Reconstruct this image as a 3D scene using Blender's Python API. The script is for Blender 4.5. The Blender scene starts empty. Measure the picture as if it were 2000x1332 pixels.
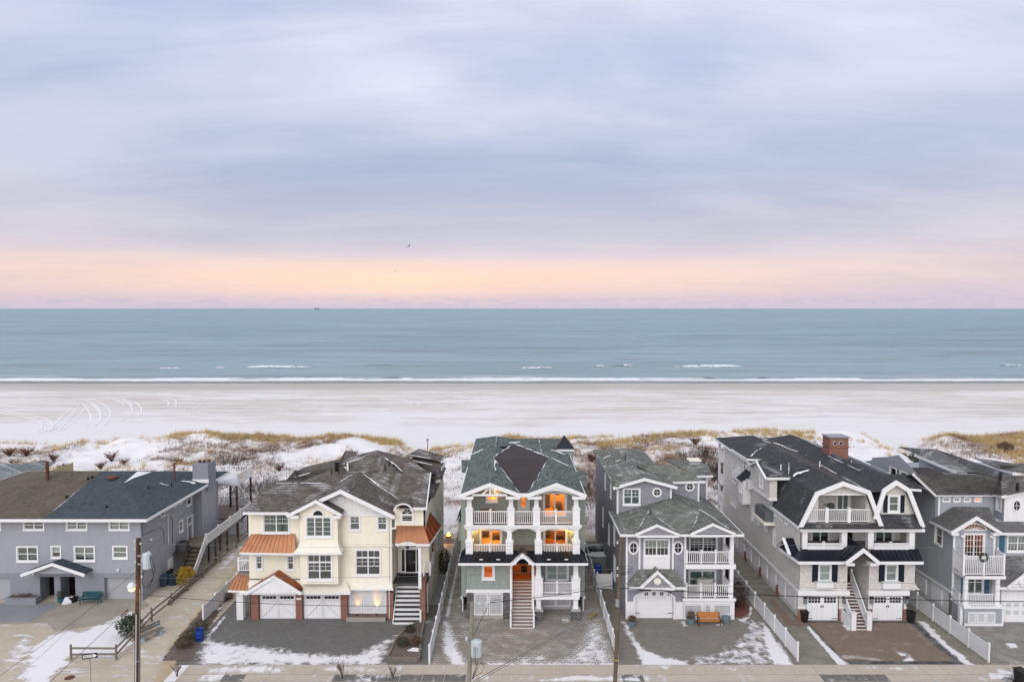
import bpy, bmesh, math, random
import numpy as np
from mathutils import Vector, Matrix, noise as mnoise
random.seed(7)
sc = bpy.context.scene
COL = sc.collection
R = math.radians

# ---------------------------------------------------------------- camera, sky, sun, exposure
CAM_H, FPX = 27.0, 1333.0                      # camera height above the street (m); focal length on a 2000-wide survey sheet
PITCH = math.atan(64 / FPX)
cd = bpy.data.cameras.new('camera')
cd.sensor_width = 36.0
cd.lens = 36.0 * FPX / 2000.0
cd.clip_start, cd.clip_end = 0.5, 90000.0
cam = bpy.data.objects.new('camera', cd)
COL.objects.link(cam)
cam.location = (0, 0, CAM_H)
cam.rotation_euler = (R(90) - PITCH, 0, 0)
sc.camera = cam

SUN_EL, SUN_AZ = R(30), R(198)                 # soft high light from behind the drone, veiled by cloud
wd = bpy.data.worlds.new('World')
sc.world = wd
wd.use_nodes = True
nt = wd.node_tree
for n in list(nt.nodes): nt.nodes.remove(n)
def WN(t, **k):
    n = nt.nodes.new(t)
    for a, b in k.items(): setattr(n, a, b)
    return n
def wmath(op, a, b=None, c=None, clamp=False):
    n = WN('ShaderNodeMath', operation=op); n.use_clamp = clamp
    for i, s in enumerate((a, b, c)):
        if s is None: continue
        if isinstance(s, (int, float)): n.inputs[i].default_value = s
        else: nt.links.new(s, n.inputs[i])
    return n.outputs[0]
def wmix(f, a, b, blend='MIX'):
    n = WN('ShaderNodeMixRGB', blend_type=blend)
    for i, s in enumerate((f, a, b)):
        if isinstance(s, (int, float)): n.inputs[i].default_value = s
        elif isinstance(s, tuple): n.inputs[i].default_value = (*s, 1)
        else: nt.links.new(s, n.inputs[i])
    return n.outputs[0]
def wramp(fac, stops, interp='EASE'):
    n = WN('ShaderNodeValToRGB'); cr = n.color_ramp; cr.interpolation = interp
    while len(cr.elements) > 1: cr.elements.remove(cr.elements[-1])
    for i, (p, c) in enumerate(stops):
        e = cr.elements[0] if i == 0 else cr.elements.new(p)
        e.position = p
        e.color = (*c, 1) if isinstance(c, tuple) else (c, c, c, 1)
    nt.links.new(fac, n.inputs[0])
    return n.outputs[0]
tc = WN('ShaderNodeTexCoord')
sx = WN('ShaderNodeSeparateXYZ'); nt.links.new(tc.outputs['Generated'], sx.inputs[0])
dx, dy, dz = sx.outputs
el = wmath('MAXIMUM', dz, 0.0)
# cloud deck seen in perspective: project the direction on a flat layer
inv = wmath('DIVIDE', 1.0, wmath('ADD', el, 0.16))
cx = wmath('MULTIPLY', dx, inv); cy = wmath('MULTIPLY', dy, inv)
cv = WN('ShaderNodeCombineXYZ'); nt.links.new(cx, cv.inputs[0]); nt.links.new(cy, cv.inputs[1])
def wnoise(scale, detail, rough, off, sxy=(1, 1), rot=0.0, dist=0.0):
    mp = WN('ShaderNodeMapping'); nt.links.new(cv.outputs[0], mp.inputs[0])
    mp.inputs['Location'].default_value = off; mp.inputs['Scale'].default_value = (sxy[0], sxy[1], 1)
    mp.inputs['Rotation'].default_value = (0, 0, rot)
    n = WN('ShaderNodeTexNoise'); nt.links.new(mp.outputs[0], n.inputs['Vector'])
    n.inputs['Scale'].default_value = scale; n.inputs['Detail'].default_value = detail
    n.inputs['Roughness'].default_value = rough; n.inputs['Distortion'].default_value = dist
    return n.outputs[0]
n1 = wnoise(0.62, 5, 0.5, (3.1, 1.7, 0), (0.75, 1.35), R(-14), 0.35)      # wide soft bands
n2 = wnoise(2.1, 7, 0.58, (8.3, 4.2, 0), (0.45, 1.7), R(-20), 0.5)        # finer streaks
cl = wmath('ADD', wmath('MULTIPLY', n1, 0.77), wmath('MULTIPLY', n2, 0.23))
cl = wramp(cl, [(0.33, 0.0), (0.69, 1.0)])
dark_c = wramp(el, [(0.0, (0.55, 0.47, 0.56)), (0.05, (0.58, 0.50, 0.54)), (0.11, (0.45, 0.45, 0.54)), (0.20, (0.345, 0.40, 0.545)),
                    (0.34, (0.36, 0.42, 0.60)), (0.60, (0.50, 0.51, 0.60)), (1.0, (0.56, 0.57, 0.63))])
lite_c = wramp(el, [(0.0, (0.58, 0.49, 0.56)), (0.045, (0.72, 0.58, 0.57)), (0.10, (0.60, 0.565, 0.62)), (0.20, (0.525, 0.555, 0.665)),
                    (0.36, (0.68, 0.70, 0.80)), (0.60, (0.76, 0.75, 0.80)), (1.0, (0.78, 0.77, 0.80))])
sky_c = wmix(cl, dark_c, lite_c)
# clear strip under the deck: peach glow on the horizon with a mauve haze bank at its foot
gl = wramp(el, [(0.0, 0.0), (0.013, 0.22), (0.027, 0.85), (0.044, 1.0), (0.060, 0.6), (0.078, 0.0)])
n3 = wnoise(0.5, 4, 0.5, (1.3, 9.1, 0), (0.5, 1.0))
side = wmath('SUBTRACT', 1.0, wmath('MULTIPLY', wmath('ABSOLUTE', wmath('ADD', dx, 0.15)), 1.45), clamp=True)
glm = wmath('MULTIPLY', gl, wmath('MULTIPLY', side, wmath('ADD', 0.35, wmath('MULTIPLY', n3, 0.85))), clamp=True)
# brighter cloud where the sun sits behind the deck, high over the sea
vd = WN('ShaderNodeVectorMath', operation='DOT_PRODUCT'); nt.links.new(tc.outputs['Generated'], vd.inputs[0]); vd.inputs[1].default_value = (0.0, 0.876, 0.482)
br_ = wmath('POWER', wmath('MAXIMUM', vd.outputs['Value'], 0.0), 34.0)
sky_c = wmix(wmath('MULTIPLY', br_, wmath('ADD', 0.25, wmath('MULTIPLY', cl, 0.45))), sky_c, (0.98, 0.95, 0.97))
sky_c = wmix(glm, sky_c, (1.0, 0.665, 0.46))
# small broken cumulus far out along the horizon
mp = WN('ShaderNodeMapping'); nt.links.new(tc.outputs['Generated'], mp.inputs[0]); mp.inputs['Scale'].default_value = (22, 22, 130)
nh = WN('ShaderNodeTexNoise'); nt.links.new(mp.outputs[0], nh.inputs['Vector']); nh.inputs['Scale'].default_value = 1.6; nh.inputs['Detail'].default_value = 6
hb = wmath('MULTIPLY', wramp(nh.outputs[0], [(0.48, 0.0), (0.58, 1.0)]), wramp(el, [(0.0, 0.95), (0.011, 0.75), (0.019, 0.10), (0.035, 0.12), (0.05, 0.0)]))
sky_c = wmix(wmath('MULTIPLY', hb, 0.55), sky_c, (0.47, 0.43, 0.53))
ns = WN('ShaderNodeTexSky', sky_type='NISHITA'); ns.sun_disc = False
ns.sun_elevation, ns.sun_rotation = SUN_EL, SUN_AZ
nsb = wmix(1.0, ns.outputs[0], (0.05, 0.05, 0.05), 'MULTIPLY')
sky_c = wmix(0.06, sky_c, nsb)
sky_c = wmix(1.0, sky_c, (0.92, 0.925, 0.93), 'MULTIPLY')
bg = WN('ShaderNodeBackground'); nt.links.new(sky_c, bg.inputs[0]); bg.inputs[1].default_value = 1.0
wo = WN('ShaderNodeOutputWorld'); nt.links.new(bg.outputs[0], wo.inputs[0])

sl = bpy.data.lights.new('sun', 'SUN'); sl.energy = 1.5; sl.angle = R(55); sl.color = (1.0, 0.975, 0.95)
so = bpy.data.objects.new('sun', sl); COL.objects.link(so)
so.rotation_euler = (Vector((math.sin(SUN_AZ) * math.cos(SUN_EL), math.cos(SUN_AZ) * math.cos(SUN_EL), math.sin(SUN_EL)))).to_track_quat('Z', 'Y').to_euler()
so.location = (-30, -60, 90)
vs = sc.view_settings
vs.view_transform = 'Standard'; vs.look = 'None'; vs.gamma = 1; vs.use_curve_mapping = False
vs.exposure = 0.46
sc.cycles.max_bounces = 6; sc.cycles.diffuse_bounces = 3; sc.cycles.glossy_bounces = 3
sc.cycles.transparent_max_bounces = 12; sc.cycles.use_denoising = True
sc.cycles.caustics_reflective = False; sc.cycles.caustics_refractive = False

# ---------------------------------------------------------------- survey: sheet marks -> metres on a known plane
CPI, SPI = math.cos(PITCH), math.sin(PITCH)
def _d(u, v):
    a = (u - 1000) / FPX; b = (666 - v) / FPX
    return a, CPI + b * SPI, -SPI + b * CPI
def PY(u, v, Y):                                # point on the upright plane y = Y
    x, y, z = _d(u, v); t = Y / y
    return Vector((x * t, Y, CAM_H + z * t))
def PZ(u, v, Z=0.0):                            # point at height Z
    x, y, z = _d(u, v); t = (Z - CAM_H) / z
    return Vector((x * t, y * t, Z))
def PX(u, v, X):                                # point on the upright plane x = X
    x, y, z = _d(u, v); t = X / x
    return Vector((X, y * t, CAM_H + z * t))
def XZ(u, v, Y): p = PY(u, v, Y); return p.x, p.z
def YZ(u, v, X): p = PX(u, v, X); return p.y, p.z

# ---------------------------------------------------------------- materials
MATS = {}
class NT:
    def __init__(s, name):
        s.m = bpy.data.materials.new(name); s.m.use_nodes = True; s.t = s.m.node_tree
        for n in list(s.t.nodes): s.t.nodes.remove(n)
        s.out = s.n('ShaderNodeOutputMaterial')
    def n(s, typ, **k):
        n = s.t.nodes.new(typ)
        for a, b in k.items(): setattr(n, a, b)
        return n
    def set(s, sock, v):
        if v is None: return
        if hasattr(v, 'links'): s.t.links.new(v, sock)
        elif isinstance(v, (tuple, list)) and sock.type == 'RGBA': sock.default_value = (*v[:3], 1)
        else: sock.default_value = v
    def mix(s, f, a, b, blend='MIX'):
        n = s.n('ShaderNodeMixRGB', blend_type=blend)
        s.set(n.inputs[0], f); s.set(n.inputs[1], a); s.set(n.inputs[2], b); return n.outputs[0]
    def math(s, op, a, b=None, c=None, clamp=False):
        n = s.n('ShaderNodeMath', operation=op); n.use_clamp = clamp
        for i, v in enumerate((a, b, c)): s.set(n.inputs[i], v)
        return n.outputs[0]
    def noise(s, vec, scale, detail=4, rough=.55, dist=0):
        n = s.n('ShaderNodeTexNoise'); s.set(n.inputs['Vector'], vec)
        n.inputs['Scale'].default_value = scale; n.inputs['Detail'].default_value = detail
        n.inputs['Roughness'].default_value = rough; n.inputs['Distortion'].default_value = dist
        return n.outputs[0]
    def ramp(s, fac, stops, interp='LINEAR'):
        n = s.n('ShaderNodeValToRGB'); cr = n.color_ramp; cr.interpolation = interp
        while len(cr.elements) > 1: cr.elements.remove(cr.elements[-1])
        for i, (p, c) in enumerate(stops):
            e = cr.elements[0] if i == 0 else cr.elements.new(p)
            e.position = p; e.color = (*c, 1) if isinstance(c, tuple) else (c, c, c, 1)
        s.set(n.inputs[0], fac); return n.outputs[0]
    def pos(s): return s.n('ShaderNodeNewGeometry').outputs['Position']
    def uv(s): return s.n('ShaderNodeTexCoord').outputs['UV']
    def map(s, vec, scale=(1, 1, 1), rot=(0, 0, 0), loc=(0, 0, 0)):
        n = s.n('ShaderNodeMapping'); s.set(n.inputs[0], vec)
        n.inputs['Scale'].default_value = scale; n.inputs['Rotation'].default_value = rot; n.inputs['Location'].default_value = loc
        return n.outputs[0]
    def attr(s, name): return s.n('ShaderNodeAttribute', attribute_name=name).outputs['Fac']
    def brick(s, vec, c1, c2, mortar, bw, rh, ms=.01, off=.5, bias=0):
        n = s.n('ShaderNodeTexBrick'); s.set(n.inputs['Vector'], vec)
        s.set(n.inputs['Color1'], c1); s.set(n.inputs['Color2'], c2); s.set(n.inputs['Mortar'], mortar)
        n.inputs['Scale'].default_value = 1; n.inputs['Mortar Size'].default_value = ms; n.inputs['Mortar Smooth'].default_value = .2
        n.inputs['Bias'].default_value = bias; n.inputs['Brick Width'].default_value = bw; n.inputs['Row Height'].default_value = rh
        n.offset = off
        return n.outputs['Color'], n.outputs['Fac']
    def bump(s, h, st=.5, dist=.02, nrm=None):
        n = s.n('ShaderNodeBump'); s.set(n.inputs['Height'], h); n.inputs['Strength'].default_value = st
        n.inputs['Distance'].default_value = dist; s.set(n.inputs['Normal'], nrm); return n.outputs[0]
    def bsdf(s, col, rough=.7, metal=0, nrm=None, spec=.3, **k):
        b = s.n('ShaderNodeBsdfPrincipled')
        s.set(b.inputs['Base Color'], col); s.set(b.inputs['Roughness'], rough); s.set(b.inputs['Metallic'], metal)
        s.set(b.inputs['Normal'], nrm); b.inputs['Specular IOR Level'].default_value = spec
        for a, v in k.items(): s.set(b.inputs[a], v)
        s.t.links.new(b.outputs[0], s.out.inputs[0]); return b
def done(name, t): MATS[name] = t.m; return t.m
def hsv(c, k): return tuple(min(1, max(0, v * k)) for v in c)

def m_paint(name, col, var=.10, rough=.55, scale=1.2, metal=0, spec=.3, bump=.15, fine=18):
    t = NT(name); p = t.pos()
    a = t.noise(p, scale, 5); b = t.noise(p, fine, 3)
    c = t.mix(t.ramp(a, [(.3, 0.), (.7, 1.)]), hsv(col, 1 - var), hsv(col, 1 + var * .5))
    c = t.mix(t.math('MULTIPLY', b, .12), c, hsv(col, .75))
    t.bsdf(c, rough, metal, t.bump(b, bump, .004), spec); return done(name, t)
def m_siding(name, col, shake=None, var=.08, rough=.65):
    """painted board or shake siding: uv in metres; streaks of weather run down the wall"""
    t = NT(name); p = t.pos(); uv = t.uv()
    c = col
    bl = t.noise(t.map(uv, (1.3, .35, 1)), 1.6, 5)
    c = t.mix(t.ramp(bl, [(.3, 0.), (.72, 1.)]), hsv(col, 1 - var), hsv(col, 1 + var * .6))
    h = t.noise(t.map(uv, (2, 30, 1)), 2.0, 3)
    if shake:
        bc, bf = t.brick(uv, hsv(col, .84), hsv(col, 1.12), hsv(col, .60), shake[0], shake[1], .010, .5)
        c = t.mix(.75, c, bc)
        nrm = t.bump(bf, -.6, .012)
    else:
        nrm = t.bump(h, .12, .004)
    t.bsdf(c, rough, 0, nrm, .25); return done(name, t)
def m_shingle(name, col, snow=0.0, tab=.30, row=.145, var=.35, rough=.9, tint=None):
    """asphalt or slate shingles; uv x along the course, y up the slope, in metres; snow = dusting caught in the courses"""
    t = NT(name); uv = t.uv(); p = t.pos()
    bc, bf = t.brick(uv, hsv(col, 1 - var), hsv(col, 1 + var), hsv(col, .25), tab, row, .012 + .05 * max(0, row - .15), .5)
    big = t.noise(p, .35, 5, .6)
    c = t.mix(t.ramp(big, [(.3, 0.), (.7, .55)]), bc, hsv(tint or col, 1.18))
    gr = t.noise(uv, 60., 2)
    c = t.mix(t.math('MULTIPLY', gr, .3), c, hsv(col, .6))
    if snow:
        m1 = t.noise(p, .42, 4, .6, .6); m2 = t.noise(t.map(uv, (2.5, 7, 1)), 2.2, 6, .7)
        m = t.math('ADD', t.math('MULTIPLY', m1, .62), t.math('MULTIPLY', m2, .38))
        m = t.ramp(m, [(.66 - .22 * snow, 0.), (.80 - .22 * snow, 1.)])
        sx = t.n('ShaderNodeSeparateXYZ'); t.set(sx.inputs[0], uv)
        saw = t.math('FRACT', t.math('DIVIDE', sx.outputs[1], row * 2))
        m = t.math('MULTIPLY', m, t.ramp(saw, [(.0, .9), (.5, .35), (1., .15)]))
        c = t.mix(t.math('MULTIPLY', m, .85), c, (.80, .80, .82))
    t.bsdf(c, rough, 0, t.bump(bf, -.7, .015), .2); return done(name, t)
def m_brick(name, c1, c2, mortar, bw=.21, rh=.075, ms=.010, rough=.85):
    t = NT(name); uv = t.uv(); bc, bf = t.brick(uv, c1, c2, mortar, bw, rh, ms)
    n = t.noise(t.pos(), 3., 5); c = t.mix(t.math('MULTIPLY', n, .5), bc, hsv(c1, .6))
    t.bsdf(c, rough, 0, t.bump(bf, -.8, .01), .2); return done(name, t)
def m_glass(name, refl=.16):
    t = NT(name)
    fr = t.n('ShaderNodeFresnel'); fr.inputs[0].default_value = 1.5
    f = t.math('ADD', t.math('MULTIPLY', fr.outputs[0], 1.0), refl, clamp=True)
    tr = t.n('ShaderNodeBsdfTransparent'); tr.inputs[0].default_value = (.80, .86, .85, 1)
    gl = t.n('ShaderNodeBsdfGlossy'); gl.inputs[1].default_value = .03
    t.set(gl.inputs['Normal'], t.bump(t.noise(t.pos(), .8, 2), .05, .05))
    mx = t.n('ShaderNodeMixShader'); t.set(mx.inputs[0], f); t.t.links.new(tr.outputs[0], mx.inputs[1]); t.t.links.new(gl.outputs[0], mx.inputs[2])
    t.t.links.new(mx.outputs[0], t.out.inputs[0]); return done(name, t)
def m_emit(name, col, st):
    t = NT(name); e = t.n('ShaderNodeEmission'); e.inputs[0].default_value = (*col, 1); e.inputs[1].default_value = st
    t.t.links.new(e.outputs[0], t.out.inputs[0]); return done(name, t)

m_paint('white', (.78, .78, .78), .05, .5)
m_paint('white_old', (.70, .70, .71), .10, .55)
m_paint('vinyl', (.74, .745, .75), .07, .4)
m_siding('cream_board', (.80, .75, .62)); m_siding('cream_skirt', (.80, .76, .65))
m_siding('sage_shake', (.29, .325, .30), (.17, .155)); m_siding('mauve_shake', (.27, .27, .295), (.20, .20))
m_siding('beige_shake', (.62, .60, .565), (.19, .17)); m_siding('blue_board', (.345, .365, .39)); m_siding('grey_board', (.315, .325, .355), None, .06)
m_siding('white_board', (.76, .76, .76)); m_siding('yellow_board', (.45, .40, .22))
m_paint('cmu_grey', (.275, .285, .31), .08, .8)
m_brick('painted_brick', (.275, .285, .31), (.31, .32, .345), (.225, .235, .26))
m_brick('red_brick', (.30, .10, .065), (.20, .07, .05), (.33, .28, .25))
m_brick('stone_veneer', (.10, .10, .11), (.26, .24, .235), (.05, .05, .05), .34, .13, .018)
m_shingle('roof_brown', (.115, .10, .078), 0., tint=(.15, .13, .095)); m_shingle('roof_slate_blue', (.066, .082, .096), .12)
m_shingle('roof_taupe', (.120, .105, .093), .62, .40, .20, .45); m_shingle('roof_green', (.118, .142, .134), .34, .50, .24, .55)
m_shingle('roof_sage', (.155, .162, .145), .56, .55, .32, .40); m_shingle('roof_black', (.058, .060, .064), .46, .30, .16)
m_shingle('roof_grey', (.15, .148, .145), .6); m_shingle('roof_grey_snow', (.15, .15, .15), .8); m_shingle('roof_mint', (.20, .24, .23), .75)
m_paint('membrane', (.048, .038, .038), .18, .8, .6); m_paint('membrane_brown', (.062, .050, .048), .2, .7, .5)
m_paint('copper', (.62, .285, .15), .14, .32, 1.5, .8, .5); m_paint('copper_dark', (.36, .10, .035), .15, .4, 1.5, .7, .5)
m_paint('metal_black', (.018, .021, .030), .25, .35, 1., .4, .5)
m_paint('dark_door', (.012, .009, .009), .2, .3); m_paint('shutter_navy', (.010, .016, .026), .2, .45); m_paint('shutter_blue', (.045, .12, .20), .1, .5)
m_paint('interior_dark', (.035, .035, .037), .3, .9); m_paint('interior_warm', (.62, .42, .22), .15, .8); m_paint('interior_wood', (.38, .16, .045), .2, .6)
m_paint('blind', (.52, .56, .52), .05, .8); m_paint('blind_green', (.20, .27, .24), .08, .8); m_paint('screen', (.085, .10, .10), .1, .8)
m_paint('deck_grey', (.18, .165, .155), .15, .8); m_paint('wood_dark', (.085, .065, .05), .25, .85); m_paint('wood_weathered', (.20, .175, .145), .25, .9, 4)
m_paint('wood_deck', (.24, .20, .16), .2, .85); m_paint('tread_brown', (.145, .075, .06), .15, .6); m_paint('tread_mauve', (.25, .205, .19), .15, .6)
m_paint('tread_black', (.03, .03, .033), .2, .6); m_paint('black_metal', (.014, .014, .015), .2, .5); m_paint('galv', (.33, .36, .38), .12, .4, 2., .4)
m_paint('stone_cap', (.42, .41, .40), .15, .8); m_paint('concrete', (.36, .33, .29), .16, .9, .8)
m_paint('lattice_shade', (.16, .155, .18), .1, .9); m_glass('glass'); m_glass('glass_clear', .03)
m_paint('dark_glass', (.012, .014, .016), .1, .06, spec=.6, bump=0)

# ---------------------------------------------------------------- mesh helpers
def uv_project(me):
    """uv in metres: walls get (along, up), sloped faces get (along the contour, up the slope), flat ones (x, y)"""
    uvl = me.uv_layers.new(name='UVMap')
    nl = len(me.loops)
    co = np.empty(len(me.vertices) * 3); me.vertices.foreach_get('co', co); co = co.reshape(-1, 3)
    out = np.zeros((nl, 2))
    for f in me.polygons:
        n = f.normal; li = list(f.loop_indices); vi = [me.loops[i].vertex_index for i in li]
        if abs(n.z) > .995: a, b = Vector((1, 0, 0)), Vector((0, 1, 0))
        else:
            a = Vector((-n.y, n.x, 0)).normalized(); b = n.cross(a)
            if b.z < 0: b = -b
        A = np.array(a); B = np.array(b)
        out[li, 0] = co[vi] @ A; out[li, 1] = co[vi] @ B
    uvl.data.foreach_set('uv', out.ravel())

class MB:
    """collects faces, then build() links them as one mesh object"""
    def __init__(s): s.v = []; s.f = []
    def quad(s, *p):
        i = len(s.v); s.v += [tuple(q) for q in p]; s.f.append(tuple(range(i, i + len(p)))); return s
    def box(s, x0, x1, y0, y1, z0, z1):
        if x0 > x1: x0, x1 = x1, x0
        if y0 > y1: y0, y1 = y1, y0
        if z0 > z1: z0, z1 = z1, z0
        i = len(s.v)
        s.v += [(x0, y0, z0), (x1, y0, z0), (x1, y1, z0), (x0, y1, z0), (x0, y0, z1), (x1, y0, z1), (x1, y1, z1), (x0, y1, z1)]
        for q in ((0, 3, 2, 1), (4, 5, 6, 7), (0, 1, 5, 4), (1, 2, 6, 5), (2, 3, 7, 6), (3, 0, 4, 7)): s.f.append(tuple(i + k for k in q))
        return s
    def beam(s, p0, p1, w, h, up=(0, 0, 1), drop=0):
        """box along p0-p1, w across, h tall; drop lowers it"""
        p0 = Vector(p0); p1 = Vector(p1); d = (p1 - p0).normalized(); up = Vector(up)
        sd = d.cross(up)
        if sd.length < 1e-4: sd = d.cross(Vector((0, 1, 0)))
        sd.normalize(); u2 = sd.cross(d).normalized()
        i = len(s.v); o = -u2 * drop
        for e in (p0, p1):
            for a, b in ((-1, -1), (1, -1), (1, 1), (-1, 1)): s.v.append(tuple(e + sd * (a * w / 2) + u2 * (b * h / 2) + o))
        for q in ((0, 1, 2, 3), (7, 6, 5, 4), (0, 4, 5, 1), (1, 5, 6, 2), (2, 6, 7, 3), (3, 7, 4, 0)): s.f.append(tuple(i + k for k in q))
        return s
    def tube(s, pts, r, n=8, r1=None, cap=True):
        pts = [Vector(p) for p in pts]; m = len(pts); base = len(s.v)
        for k, p in enumerate(pts):
            d = (pts[min(k + 1, m - 1)] - pts[max(k - 1, 0)]).normalized()
            a = d.cross(Vector((0, 0, 1)))
            if a.length < 1e-3: a = Vector((1, 0, 0))
            a.normalize(); b = a.cross(d)
            rr = r if r1 is None else r + (r1 - r) * k / (m - 1)
            for j in range(n):
                t = 2 * math.pi * j / n; s.v.append(tuple(p + a * (rr * math.cos(t)) + b * (rr * math.sin(t))))
        for k in range(m - 1):
            for j in range(n):
                s.f.append((base + k * n + j, base + k * n + (j + 1) % n, base + (k + 1) * n + (j + 1) % n, base + (k + 1) * n + j))
        if cap: s.f.append(tuple(base + j for j in range(n))[::-1]); s.f.append(tuple(base + (m - 1) * n + j for j in range(n)))
        return s
    def lathe(s, prof, c=(0, 0, 0), n=16):
        base = len(s.v); m = len(prof)
        for r, z in prof:
            for j in range(n):
                t = 2 * math.pi * j / n; s.v.append((c[0] + r * math.cos(t), c[1] + r * math.sin(t), c[2] + z))
        for k in range(m - 1):
            for j in range(n): s.f.append((base + k * n + j, base + k * n + (j + 1) % n, base + (k + 1) * n + (j + 1) % n, base + (k + 1) * n + j))
        s.f.append(tuple(base + j for j in range(n))[::-1]); s.f.append(tuple(base + (m - 1) * n + j for j in range(n)))
        return s
    def prism(s, poly, d):
        """poly: coplanar 3d points, extruded by vector d"""
        d = Vector(d); p = [Vector(q) for q in poly]; n = len(p); i = len(s.v)
        s.v += [tuple(q) for q in p] + [tuple(q + d) for q in p]
        s.f.append(tuple(range(i, i + n))); s.f.append(tuple(range(i + 2 * n - 1, i + n - 1, -1)))
        for k in range(n): s.f.append((i + k, i + n + k, i + n + (k + 1) % n, i + (k + 1) % n)[::-1])
        return s
    def build(s, name, mat, par=None, smooth=False, fix=True):
        me = bpy.data.meshes.new(name); me.from_pydata(s.v, [], s.f)
        if fix:
            bm = bmesh.new(); bm.from_mesh(me); bmesh.ops.recalc_face_normals(bm, faces=bm.faces); bm.to_mesh(me); bm.free()
        for m in (mat if isinstance(mat, (list, tuple)) else [mat]): me.materials.append(MATS[m])
        me.update(); uv_project(me)
        if smooth: me.polygons.foreach_set('use_smooth', [True] * len(me.polygons))
        return link(name, me, par)

def link(name, me, par=None):
    o = bpy.data.objects.new(name, me); COL.objects.link(o)
    if par is not None:
        o.parent = par
        if par.type == 'EMPTY': o.matrix_parent_inverse = Matrix.Translation(-par.location)
    return o
def tag(o, label=None, cat=None, group=None, kind=None):
    if label: o['label'] = label
    if cat: o['category'] = cat
    if group: o['group'] = group
    if kind: o['kind'] = kind
    return o
def empty(name, loc, label, cat, group=None):
    o = bpy.data.objects.new(name, None); COL.objects.link(o); o.location = loc; o.empty_display_size = .3
    return tag(o, label, cat, group)
def box(name, x0, x1, y0, y1, z0, z1, mat, par=None): return MB().box(x0, x1, y0, y1, z0, z1).build(name, mat, par)
def stuff(o): o['kind'] = 'stuff'; return o
def copy_tree(o, loc=None, rz=0.0, scale=1.0):
    """copy of a thing built about its own origin, with its parts and sub-parts"""
    def rec(a, par):
        c = a.copy(); COL.objects.link(c); c.parent = par
        for ch in a.children: rec(ch, c)
        return c
    c = rec(o, None)
    if loc is not None: c.location = loc
    c.rotation_euler = (0, 0, rz); c.scale = (scale,) * 3
    return c

# faces of a wall: local (s, z, d) -> world; d is outward
def face_map(face, c):
    if face == 'F': return lambda s, z, d=0: (s, c - d, z)
    if face == 'B': return lambda s, z, d=0: (s, c + d, z)
    if face == 'L': return lambda s, z, d=0: (c - d, s, z)
    return lambda s, z, d=0: (c + d, s, z)

def wall(par, face, c, poly, mat, wins=(), pitch=.19, lap=.034, name='wall', holes=()):
    """lapped siding on an outline that has one span per height, with openings for the windows listed"""
    M = face_map(face, c)
    hs = [w['hole'] for w in wins if w.get('hole')] + list(holes)
    zmin = min(p[1] for p in poly); zmax = max(p[1] for p in poly)
    n = len(poly)
    def span(z):
        xs = []
        for i in range(n):
            (a, za), (b, zb) = poly[i], poly[(i + 1) % n]
            if (za <= z < zb) or (zb <= z < za): xs.append(a + (b - a) * (z - za) / (zb - za))
        return (min(xs), max(xs)) if len(xs) > 1 else None
    cuts = {round(zmin, 5), round(zmax, 5)} | {round(p[1], 5) for p in poly}
    for h in hs: cuts |= {round(h[2], 5), round(h[3], 5)}
    k = 0
    while zmin + k * pitch < zmax: cuts.add(round(zmin + k * pitch, 5)); k += 1
    cuts = sorted(z for z in cuts if zmin - 2e-5 <= z <= zmax + 2e-5)
    mb = MB()
    off = lambda z, zc: lap * (1 - min(1, max(0, (z - zc) / pitch)))
    for za, zb in zip(cuts, cuts[1:]):
        if zb - za < 1e-4: continue
        sa, sb = span(za + 4e-5), span(zb - 4e-5)
        if not sa or not sb: continue
        zc = zmin + math.floor((za - zmin) / pitch + 1e-4) * pitch
        da, db = off(za, zc), off(zb, zc)
        segs = [(0., 0.)]
        blocks = sorted((h[0], h[1]) for h in hs if h[2] <= za + 2e-5 and h[3] >= zb - 2e-5)
        edges = [None] + [b for b in blocks] + [None]
        for a, b in zip(edges, edges[1:]):
            l0, l1 = (sa[0], sb[0]) if a is None else (a[1], a[1])
            r0, r1 = (sa[1], sb[1]) if b is None else (b[0], b[0])
            if r0 - l0 < 1e-4 and r1 - l1 < 1e-4: continue
            mb.quad(M(l0, za, da), M(r0, za, da), M(r1, zb, db), M(l1, zb, db))
            if abs(za - zc) < 1e-4 and lap > 0: mb.quad(M(l0, za, 0), M(r0, za, 0), M(r0, za, da), M(l0, za, da))
    o = mb.build(name, mat, par, fix=False)
    me = o.data
    want = Vector(M(0, 0, 1)) - Vector(M(0, 0, 0))
    bm = bmesh.new(); bm.from_mesh(me)
    for f in bm.faces:
        f.normal_update()
        if f.normal.dot(want) < -.01 or (abs(f.normal.dot(want)) < .01 and f.normal.z > 0): f.normal_flip()
    bm.to_mesh(me); bm.free()
    for w in wins: make_window(o if w.get('sub') else par, face, c, w)
    return o

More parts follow.
